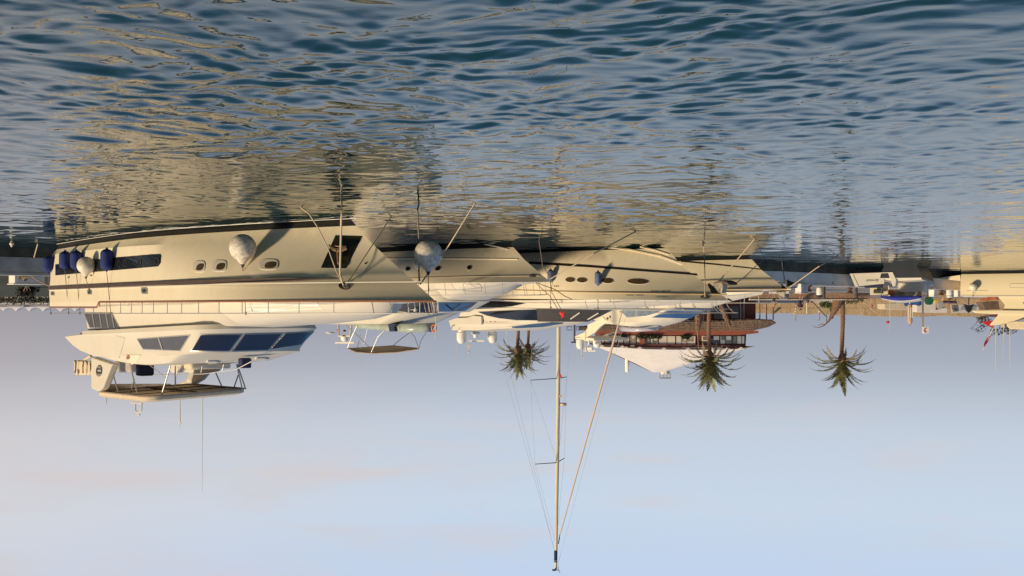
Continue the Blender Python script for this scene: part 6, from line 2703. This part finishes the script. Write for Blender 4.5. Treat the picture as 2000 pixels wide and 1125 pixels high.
# red roofed cafe far behind
root = thing('red_cafe', 'dark red cafe front with a red sign behind the far end yacht', 'building', gz(1940, 160))
m = M()
m.prism([gz(1925, 160), gz(2060, 160), at_d(2060, 622, 160), at_d(1925, 618, 160)], (0, 4, 0))
m.build('wall', mat('dark_red_wall', (.16, .05, .04), .8, var=.3), root)
m = M()
m.prism([at_d(x, y, 159.6) for x, y in ((1918, 628), (1940, 626), (1940, 640), (1930, 636))], (0, .3, 0))
m.build('sign', redm, root)
m = M()
m.prism([at_d(x, y, 159.5) for x, y in ((1900, 616), (1940, 614), (1940, 617), (1900, 618))], (0, 3, 0))
m.build('awning', darkpost, root)
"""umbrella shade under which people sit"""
quick_box('shade_block', 'brown covered heap of gear beneath the far end yacht\'s overhang', 'gear', ((1917, 590), (1950, 588), (1953, 604), (1925, 605)), 120, 1.5, mat('shade_brown', (.14, .09, .06), .8, var=.4, vscale=2))  # the umbrella shade is put in as a solid brown block

# ------------------------------------------------------------------ restaurant with thatched canopy and white tented roof
DR = 116.0
DU = DR - .85
redw = mat('brick_red_paint', (.30, .085, .05), .75, var=.2, vscale=1.2)
dredw = mat('dark_red_paint', (.15, .05, .042), .75, var=.25, vscale=1.2)
thatch = mat('thatch', (.185, .12, .08), .95, var=.5, vscale=5, bump=.7, bscale=9, stretch=(.3, 1, 4))
tent = mat('white_roof_render', (.88, .80, .72), .85, var=.06, vscale=1.2, bump=.25, bscale=2.5)
rr_ = thing('restaurant', 'two storey red restaurant with thatched canopy and a white tented roof', 'restaurant', gz(1315, DR + 6))
bx = lambda x, y, D=DR: at_d(x, y, D)
x0w, x1w = 1120, 1455
m = M()
m.prism([gz(x0w, DR), gz(1476, DR), bx(1476, 626), bx(x0w, 626)], (0, 12, 0))
gw = m.build('ground_storey', dredw, rr_, smooth=0)
for xa, xb, ya, yb_ in ((1290, 1318, 606, 622), (1322, 1334, 600, 622), (1338, 1355, 604, 624), (1395, 1420, 598, 623), (1428, 1450, 598, 622)):
    m = M()
    m.prism([bx(xa, ya, DR - .02), bx(xb, ya, DR - .02), bx(xb, yb_, DR - .02), bx(xa, yb_, DR - .02)], (0, -.06, 0))
    m.build('ground_window', dglass, rr_, smooth=0)
m = M()
m.prism([bx(1370, 596), bx(1386, 596), bx(1386, 625), bx(1370, 625)], (0, -.1, 0))
m.build('door', mat('orange_red_door', (.34, .11, .06), .6, var=.25), rr_, smooth=0)
m = M()
for x in (1446, 1453):
    m.tube([gz(x, DR - .3), bx(x, 627, DR - .3)], .05, 6)
m.build('downpipe', conc, rr_)
# thatched canopy: sloping, ragged lower edge
m = M()
nn_ = 190
lowE, midE, topE, under = [], [], [], []
for i in range(nn_ + 1):
    k = i / nn_
    x = 1130 + 385 * k
    yb_ = np.interp(x, [1130, 1300, 1400, 1480, 1505, 1515], [637, 627, 625.5, 622.5, 624, 629]) + random.uniform(-.7, .7)
    yt_ = np.interp(x, [1130, 1200, 1465, 1500, 1516], [645, 647.5, 647, 639, 631])
    lowE.append(bx(x, yb_, DR - 3.4))
    midE.append(bx(x, yb_ + 2.8, DR - 3.5))
    topE.append(bx(x, yt_, DU - .12))
    under.append(bx(x, yb_ + 1.0, DR))
m.grid([under, lowE, midE] + [[a.lerp(b, q) + V((random.uniform(-.02, .02), random.uniform(-.02, .02) - dq, random.uniform(-.018, .018))) for a, b in zip(midE, topE)] for q, dq in ((.15, .0), (.17, .09), (.32, .0), (.34, .09), (.49, .0), (.51, .09), (.66, .0), (.68, .09), (.84, .0), (.86, .08))] + [topE])
m.build('thatched_canopy', thatch, rr_, smooth=0)
for x in (1484, 1497, 1510):
    m = M()
    m.tube([gz(x, DR - 3), bx(x, 625, DR - 3)], .055, 7)
    m.build('canopy_post', mat('slim_post', (.12, .07, .05), .6), rr_)
# red fascia
m = M()
m.prism([bx(x, y, DU + .1) for x, y in ((1150, 645), (1480, 646), (1480, 650.5), (1440, 654.5), (1300, 654.5), (1150, 651.5))], (0, -.35, 0))
m.build('fascia', redw, rr_, smooth=0)
# upper storey
m = M()
m.prism([bx(1172, 648, DU + .1), bx(1458, 648, DU + .1), bx(1456, 678, DU + .1), bx(1172, 671, DU + .1)], (0, 7, 0))
m.build('upper_storey', dredw, rr_, smooth=0)
m = M()
m.prism([bx(1172, 670.5, DU - .03), bx(1457, 675, DU - .03), bx(1457, 681.5, DU - .03), bx(1172, 676.5, DU - .03)], (0, -.25, 0))
m.build('frieze', dredw, rr_, smooth=0)
m = M()
m.prism([bx(1249, 653, DU), bx(1259, 653, DU), bx(1259, 676.5, DU), bx(1249, 676.5, DU)], (0, -.25, 0))
m.build('pier', redw, rr_, smooth=0)
blind = mat('white_blind', (.66, .58, .46), .5, var=.08, vscale=2)
darkpane = mat('navy_pane', (.02, .03, .05), .08, var=.5, vscale=.8)
greypane = mat('grey_pane', (.09, .10, .11), .1, var=.6, vscale=.7)
palepane = mat('pale_pane', (.30, .33, .36), .15, var=.3, vscale=1)


def rwin(xa, xb, ya, yb_, glass):
    m_ = M()
    D_ = DU
    fw = .8
    m_.prism([bx(xa - fw, ya - fw, D_), bx(xb + fw, ya - fw, D_), bx(xb + fw, yb_ + fw, D_), bx(xa - fw, yb_ + fw, D_)], (0, -.06, 0))
    f_ = m_.build('window', mat('dark_frame', (.05, .025, .02), .6), rr_, smooth=0)
    m_ = M()
    m_.prism([bx(xa, ya, D_ - .08), bx(xb, ya, D_ - .08), bx(xb, yb_, D_ - .08), bx(xa, yb_, D_ - .08)], (0, -.03, 0))
    m_.build('pane', glass, f_, smooth=0)
    return f_


wins = [(1176, 1180, blind), (1182, 1192, blind), (1194, 1205, blind), (1207, 1217, blind), (1219, 1229, blind), (1231, 1242, blind), (1244, 1249, blind), (1260, 1269, greyp),
        (1271, 1285.5, blind), (1287.5, 1302, blind), (1303.5, 1318.5, blind), (1321, 1330.5, blind), (1332, 1341, blind), (1342.5, 1358, blind),
        (1371, 1381, darkpost), (1392, 1405.5, darkpane), (1407, 1415.5, palepane), (1416.5, 1429, greypane), (1431, 1438.5, greypane), (1440, 1448, palepane), (1449.5, 1453.5, palepane)]
for xa, xb, gl in wins:
    yl = 656.5 if xa > 1260 else 655.5
    yt_ = np.interp(xa, [1176, 1240, 1300, 1450], [669, 671.5, 673.8, 671.5])
    w_ = rwin(xa, xb, yl, yt_, gl)
    if xa in (1392, 1407, 1416.5):
        m = M()
        m.prism([bx(xa + 2, 656.5, DU - .12), bx(xb - 1, 656.5, DU - .12), bx(xb - 1, 664, DU - .12), bx(xa + 2, 664, DU - .12)], (0, -.02, 0))
        m.build('curtain', palepane if xa != 1407 else greypane, w_, smooth=0)
# lettering and emblem on the blinds
m = M()
p0, p1 = bx(1353.5, 664.5, DU - .16), bx(1333, 664.5, DU - .16)
p0.z -= 0
text_mesh(m, 'MCI', V((p0.x, p0.y, bx(1340, 658.5).z)), V((1, 0, 0)), V((0, 0, 1)), (668 - 658.5) * px(DR), width=p1.x - p0.x)
m.build('lettering', mat('faded_print', (.17, .14, .11), .7), rr_, smooth=0, solid=.01)
m = M()
p0, p1 = bx(1240.5, 664, DU - .16), bx(1219.5, 664, DU - .16)
text_mesh(m, 'MCI', V((p0.x, p0.y, bx(1230, 657.5).z)), V((1, 0, 0)), V((0, 0, 1)), (669 - 657.5) * px(DR), width=p1.x - p0.x)
m.build('lettering', mat('paler_print', (.30, .25, .19), .7), rr_, smooth=0, solid=.01)
m = M()
m.prism([bx(x, y, DU - .16) for x, y in ((1273, 664), (1278, 667.5), (1283, 664.5), (1284, 667), (1278.5, 673), (1273, 667))], (0, -.02, 0))
m.lathe([(0, -.01), (.09, -.01), (.09, .01), (0, .01)], bx(1277.5, 660.5, DU - .16), 10, axis=(0, 1, 0))
m.build('blind_emblem', mat('faded_print', (.17, .14, .11)), rr_, smooth=0)
# square framed hatch, plaque and tube lamps
m = M()
m.prism([bx(1370.5, 656, DU), bx(1383, 656, DU), bx(1383, 666, DU), bx(1370.5, 666, DU)], (0, -.3, 0))
hf = m.build('framed_hatch', blind, rr_, smooth=0)
m = M()
m.prism([bx(1373, 658, DU - .32), bx(1380.5, 658, DU - .32), bx(1380.5, 664.5, DU - .32), bx(1373, 664.5, DU - .32)], (0, -.03, 0))
m.build('hatch_panel', mat('brown_panel', (.2, .12, .06), .7), hf, smooth=0)
for xa, xb, y in ((1332, 1380, 678.7), (1385, 1407, 678.5), (1172, 1216, 674)):
    m = M()
    m.tube([bx(xa, y, DU - .35), bx(xb, y + (1 if xa < 1200 else 0), DU - .35)], .04, 6)
    m.build('tube_lamp', blind, rr_)
m = M()
m.prism([bx(1231, 674, DU - .28), bx(1239, 674, DU - .28), bx(1239, 677.5, DU - .28), bx(1231, 677.5, DU - .28)], (0, -.08, 0))
m.build('plaque', blind, rr_, smooth=0)
# planting hanging along the sill
m = M()
for xa, xb in ((1213, 1222), (1246, 1256), (1258, 1290), (1333, 1342), (1340, 1345)):
    for i in range(int((xb - xa) / 2.2) + 1):
        leaf_mass(m, bx(xa + i * 2.2, 656.5 + rnd.uniform(-.8, 2.4), DU - .3), .22, 34, .1, rnd)
m.build('sill_plants', mat('dark_green_leaf', (.035, .045, .018), .7, var=.4), rr_, smooth=0, merge=False)
# tented white roof: scalloped eaves rising to a peak
m = M()
apex = V((bx(1299, 731).x, DR + 7, bx(1299, 731, DR + 7).z))
rows = [[], [], [], [], []]
yr_ = lambda x: np.interp(x, [1165, 1215, 1260, 1310, 1400, 1450, 1473], [676, 678, 681, 682, 682.5, 680.5, 676])
for i in range(121):
    k = i / 120
    x = 1165 + 308 * k
    pk = [1176, 1216, 1250, 1297, 1344, 1391, 1420, 1447]
    cusp = max(0, 1 - min(abs(x - q) for q in pk) / 7.0) ** 1.6 * 3.6
    e_ = bx(x, yr_(x) - cusp, DU - .55)
    rows[0].append(e_)
    rows[1].append(bx(x, yr_(x) + 1.2, DU - .6))
    for j, q in ((2, .3), (3, .62), (4, .93)):
        b_ = bx(x, yr_(x) + 1.2, DU - .6)
        s_ = b_.lerp(apex, q)
        s_.z -= .12 * math.sin(math.pi * q)
        rows[j].append(s_)
m.grid(rows)
back = [V((p.x, DR + 15 - (p.y - DR), p.z)) for p in rows[1]]
bt_ = [V((p.x, 2 * (DR + 7) - p.y, p.z)) for p in rows[4]]
bm_ = [V((p.x, 2 * (DR + 7) - p.y, p.z)) for p in rows[2]]
m.grid([rows[4], bt_, bm_, [V((p.x, 2 * (DR + 7) - p.y, p.z)) for p in rows[1]]])
m.build('tented_roof', tent, rr_, smooth=80)
m = M()
tips = [bx(1447, 678.5, DR - 1), bx(1462, 678, DR - 1.2), bx(1474, 676.5, DR - 1.3)]
m.tube(tips, [.14, .1, .02], 6)
m.build('eave_horn', darkpost, rr_)
# chimney and roof platform
m = M()
c = bx(1225, 700, DR + 4)
zb, zt_ = bx(1225, 692, DR + 4).z, bx(1225, 727.5, DR + 4).z
m.lathe([(.22, zb - .8), (.21, zb), (.20, zt_ - .2), (.16, zt_ - .05), (0, zt_)], V((c.x, c.y, 0)), 14)
m.build('chimney', tent, rr_)
m = M()
zb, zt_ = bx(1299, 729, DR + 7).z, bx(1299, 738.5, DR + 7).z
cx_ = bx(1299, 730, DR + 7).x
ww = 10 * px(DR + 7)
m.lathe([(.45, zb - .3), (.42, zb + .05), (.3, zb + .12)], V((cx_, DR + 7, 0)), 14)
m.build('roof_cap', tent, rr_)
m = M()
for sx in (-1, -.33, .33, 1):
    for sy in (-1, 1):
        m.tube([V((cx_ + sx * ww, DR + 7 + sy * .4, zb - .1)), V((cx_ + sx * ww, DR + 7 + sy * .4, zt_))], .03, 5)
for sy in (-1, 1):
    m.tube([V((cx_ - ww, DR + 7 + sy * .4, zt_)), V((cx_ + ww, DR + 7 + sy * .4, zt_))], .04, 5)
for sx in (-1, 1):
    m.tube([V((cx_ + sx * ww, DR + 6.6, zt_)), V((cx_ + sx * ww, DR + 7.4, zt_))], .04, 5)
m.build('roof_platform', mat('grey_post', (.3, .28, .27)), rr_)
# gallows frame left of the restaurant, seen beyond the mast
root = thing('steel_frame', 'dark steel frame with small boxes above the third yacht\'s roof', 'frame', gz(1122, 112))
zq = lambda y: at_d(1122, y, 112).z
m = M()
b0 = gz(1122, 112)
m.tube([b0, V((b0.x, b0.y, zq(668)))], .09, 8)
m.tube([V((b0.x - .35, b0.y, zq(668.5))), V((b0.x + .3, b0.y, zq(668.5)))], .07, 6)
m.build('post', mat('dark_alloy', (.09, .10, .12)), root)
for xa, xb in ((1107, 1117), (1126, 1136)):
    m = M()
    a, b_, c, d_ = at_d(xa, 638, 112), at_d(xb, 638, 112), at_d(xb, 644.5, 112), at_d(xa, 644.5, 112)
    m.tube([a, b_, c, d_, a], .035, 5)
    m.build('side_box', mat('dark_alloy', (.09, .10, .12)), root)

# shaggy trunks of two stubby palms in front of the restaurant
for xs_, lb, w_ in (([(1364, 604, 6.5), (1364, 620, 6.8), (1363.5, 632, 5), (1363, 642, 3), (1363.5, 660, 1.6), (1364.5, 682, 1.0)],
                     'shaggy brown palm trunk tapering to a thin bare stem before the restaurant', 0),
                    ([(1409, 598, 4.2), (1415, 612, 4.6), (1420, 625, 4.4), (1424, 634, 3), (1427, 638.5, 1.4)], 'short leaning shaggy stump before the restaurant\'s thatch', 1)):
    D = 104
    k = px(D)
    b0 = gz(xs_[0][0], D)
    root = thing('palm_stump', lb, 'tree stump', b0)
    m = M()
    pts = [b0] + [at_d(x, y, D) for x, y, r in xs_]
    rs_ = [xs_[0][2] * k] + [r * k for _, _, r in xs_]
    m.tube(pts, rs_, 10)
    m.build('trunk', bark, root, smooth=40)
    m = M()
    m.tube(pts[:4], [r * .95 for r in rs_[:4]], 8)
    for i in range(110):
        j = rnd.uniform(0, len(pts) - 2 if w_ else 4)
        a, b_ = pts[int(j)], pts[int(j) + 1]
        f_ = j - int(j)
        p = a.lerp(b_, f_)
        r_ = rs_[int(j)] + (rs_[int(j) + 1] - rs_[int(j)]) * f_
        an = rnd.uniform(0, 6.28)
        o_ = V((math.cos(an), math.sin(an), 0))
        m.tube([p + o_ * r_ * .8, p + o_ * (r_ * 1.18) + V((0, 0, .16))], [.07, .02], 4)
    m.build('leaf_bases', bark, root)
m = M()
m.tube([at_d(x, y, 104) for x, y in ((1373, 606), (1374, 620), (1372, 632), (1366, 640))], .035, 5)
o = m.build('bent_cane', mat('pale_spar', (.45, .36, .24)))
prop(o, 'pale bent cane hanging beside the shaggy palm trunk', 'cane')

# ------------------------------------------------------------------ right hand end of the upright view: garden, hedge, tents
grass = mat('dark_lawn', (.030, .036, .016), .95, var=.5, vscale=.6, bump=.5, bscale=4)
m = M()
m.add([V((22.5, 62, QZ + .02)), V((80, 20, QZ + .02)), V((130, 60, QZ + .02)), V((60, 112, QZ + .02)), V((30, 80, QZ + .02))], [(0, 1, 2, 3, 4)])
prop(m.build('lawn', grass, smooth=0), kind='structure')
m = M()
m.add([gz(170, 86, QZ + .04), gz(-120, 80, QZ + .04), gz(-120, 92, QZ + .04), gz(170, 99, QZ + .04)], [(0, 1, 2, 3)])
prop(m.build('path', mat('pink_path', (.42, .27, .19), .9, var=.15), smooth=0), kind='structure')
# earth bank in front of the path
m = M()
rows = [[gz(x, 63.5) for x in np.linspace(-60, 160, 40)]] + [[at_d(x, y + random.uniform(-.3, .3), D) for x in np.linspace(-60, 160, 40)] for y, D in ((553, 66), (560, 76), (570, 84), (579, 90), (579.5, 92))]
m.grid(rows)
prop(m.build('grass_bank', grass, smooth=60), kind='structure')
root = thing('dark_shrub', 'low dark shrub on the grass bank above the rope heap', 'shrub', at_d(52, 560, 72))
m = M()
for _ in range(12):
    leaf_mass(m, at_d(rnd.gauss(53, 7), rnd.uniform(560, 577), 76 + rnd.random()), .35, 70, .10, rnd)
m.build('leaves', mat('brown_black_leaf', (.022, .014, .012), .8, var=.5), root, smooth=0, merge=False)
m = M()
for x in (46, 53, 60):
    m.tube([at_d(53, 556, 74), at_d(x, 568, 76)], .03, 5)
m.build('stems', bark, root)
root = thing('hedge', 'clipped green hedge in front of the white beach tents', 'hedge', gz(40, 100))
m = M()
for i in range(60):
    leaf_mass(m, at_d(-40 + i * 3.3, 585.5 + rnd.uniform(-1.5, 2.5), 100 + rnd.uniform(-.4, .4)), .32, 60, .075, rnd)
m.build('leaves', mat('hedge_leaf', (.032, .042, .015), .7, var=.6, vscale=4), root, smooth=0, merge=False)
m = M()
for x in range(-30, 160, 12):
    m.tube([gz(x, 100), at_d(x, 586, 100)], .04, 5)
m.build('stems', bark, root)
railw = mat('white_rail_paint', (.66, .62, .57), .6)
root = thing('balustrade', 'pale railing with slim posts behind the hedge', 'railing', gz(40, 106))
m = M()
m.box((at_d(-40, 592.8, 106) + at_d(160, 592.8, 106)) / 2, (200 * px(106), .12, .10))
m.build('top_bar', railw, root)
for i, x in enumerate(np.linspace(-38, 150, 32)):
    m = M()
    y = 586 if 20 < x < 52 else 589.5
    m.tube([at_d(x, y, 106), at_d(x, 592.6, 106)], .06 if 20 < x < 52 else .04, 6)
    m.build('baluster', railw, root)
m = M()
m.prism([gz(-40, 106.2), gz(160, 106.2), at_d(160, 587, 106.2), at_d(-40, 587, 106.2)], (0, .3, 0))
m.build('plinth', conc, root)
tentw = mat('tent_white', (.70, .66, .64), .7, var=.1, vscale=1.5)
tentg = mat('tent_grey', (.30, .27, .29), .8, var=.1)


def beach_tent(cx, w_, ypk, yeave, D, label):
    base = gz(cx, D)
    root = thing('beach_tent', label, 'tent', base, 'white beach tents beyond the hedge')
    k = px(D)
    pk = at_d(cx, ypk, D + 1.4)
    m_ = M()
    hw_ = w_ * k / 2
    ze = at_d(cx, yeave, D).z
    cs = [V((base.x + sx * hw_, D + 1.4 + sy * 1.4, ze)) for sx, sy in ((-1, -1), (1, -1), (1, 1), (-1, 1))]
    for a, b_ in zip(cs, cs[1:] + cs[:1]):
        rows_ = []
        for i in range(6):
            q = i / 5
            l_, r_ = a.lerp(pk, q), b_.lerp(pk, q)
            dz = -.10 * math.sin(math.pi * q)
            rows_.append([l_.lerp(r_, j / 4) + V((0, 0, dz)) for j in range(5)])
        m_.grid(rows_)
    m_.build('canopy', tentw, root, solid=.02, smooth=30)
    m_ = M()
    zv = at_d(cx, yeave - 2.6, D).z
    for a, b_ in zip(cs, cs[1:] + cs[:1]):
        m_.quad(a, b_, V((b_.x, b_.y, zv)), V((a.x, a.y, zv)))
    m_.build('valance', tentg, root, solid=.02, smooth=0)
    for c_ in cs:
        m_ = M()
        m_.tube([V((c_.x, c_.y, QZ)), c_], .04, 6)
        m_.build('pole', railw, root)
    return root


for i, (cx, w_, pk_, ev) in enumerate(((-22, 30, 608.5, 600), (6, 30, 607.2, 600), (31, 29, 607.8, 599), (57, 27, 608, 599.5), (84, 30, 608.2, 599), (118, 30, 609, 600.5), (146, 24, 608, 600.5))):
    if cx < -8:
        continue
    lb = ['', 'white peaked beach tent at the very edge of the picture', 'white peaked beach tent second from the picture edge', 'white peaked beach tent in the middle of the row',
          'white peaked beach tent nearest the large yacht\'s stern rail', 'white peaked beach tent seen through the large yacht\'s stern rail', 'white beach tent behind the corner of the large yacht\'s deckhouse'][i]
    beach_tent(cx, w_, pk_, ev, 112 + (i % 2) * 1.2, lb)
# rope heap on the wide cabinet and stern line
root = thing('rope_heap', 'tangled heap of old rope thrown over the wide white cabinet', 'rope', at_d(55, 538, 59))
m = M()
for i in range(9):
    a0 = rnd.uniform(0, 6)
    c = at_d(rnd.uniform(46, 66), rnd.uniform(531, 544), 58.6)
    m.tube([c + V((.26 * math.cos(a0 + j * .7) * (1 - j * .03), -.1 + .05 * math.sin(j * 2.1 + i), .16 * math.sin(a0 + j * .7 + i))) for j in range(12)], .03, 6)
m.build('coils', drope, root, smooth=80)
m = M()
leaf_mass(m, at_d(43, 537, 58.7), .22, 60, .09, rnd)
m.build('frayed_end', mat('straw_rope', (.45, .34, .18), .9), root, smooth=0, merge=False)
line_thing([Y1.P(19.2, 2.4, 1.95), at_d(70, 545, 57), at_d(59, 537, 58.3)], .03, 'dark stern line from the large yacht to the rope heap', mt=drope)
line_thing([at_d(59, 530, 58), at_d(66, 505, 57.0), at_z(74, 476, .05), at_z(72, 472, -.1)], .03, 'pale slack line dropping from the rope heap into the water')
c = at_z(23, 476, .15)
fender('sausage', c, .09, .16, mat('cream_vinyl', (.7, .63, .5)), 'small pale float bobbing at the foot of the quay', None)
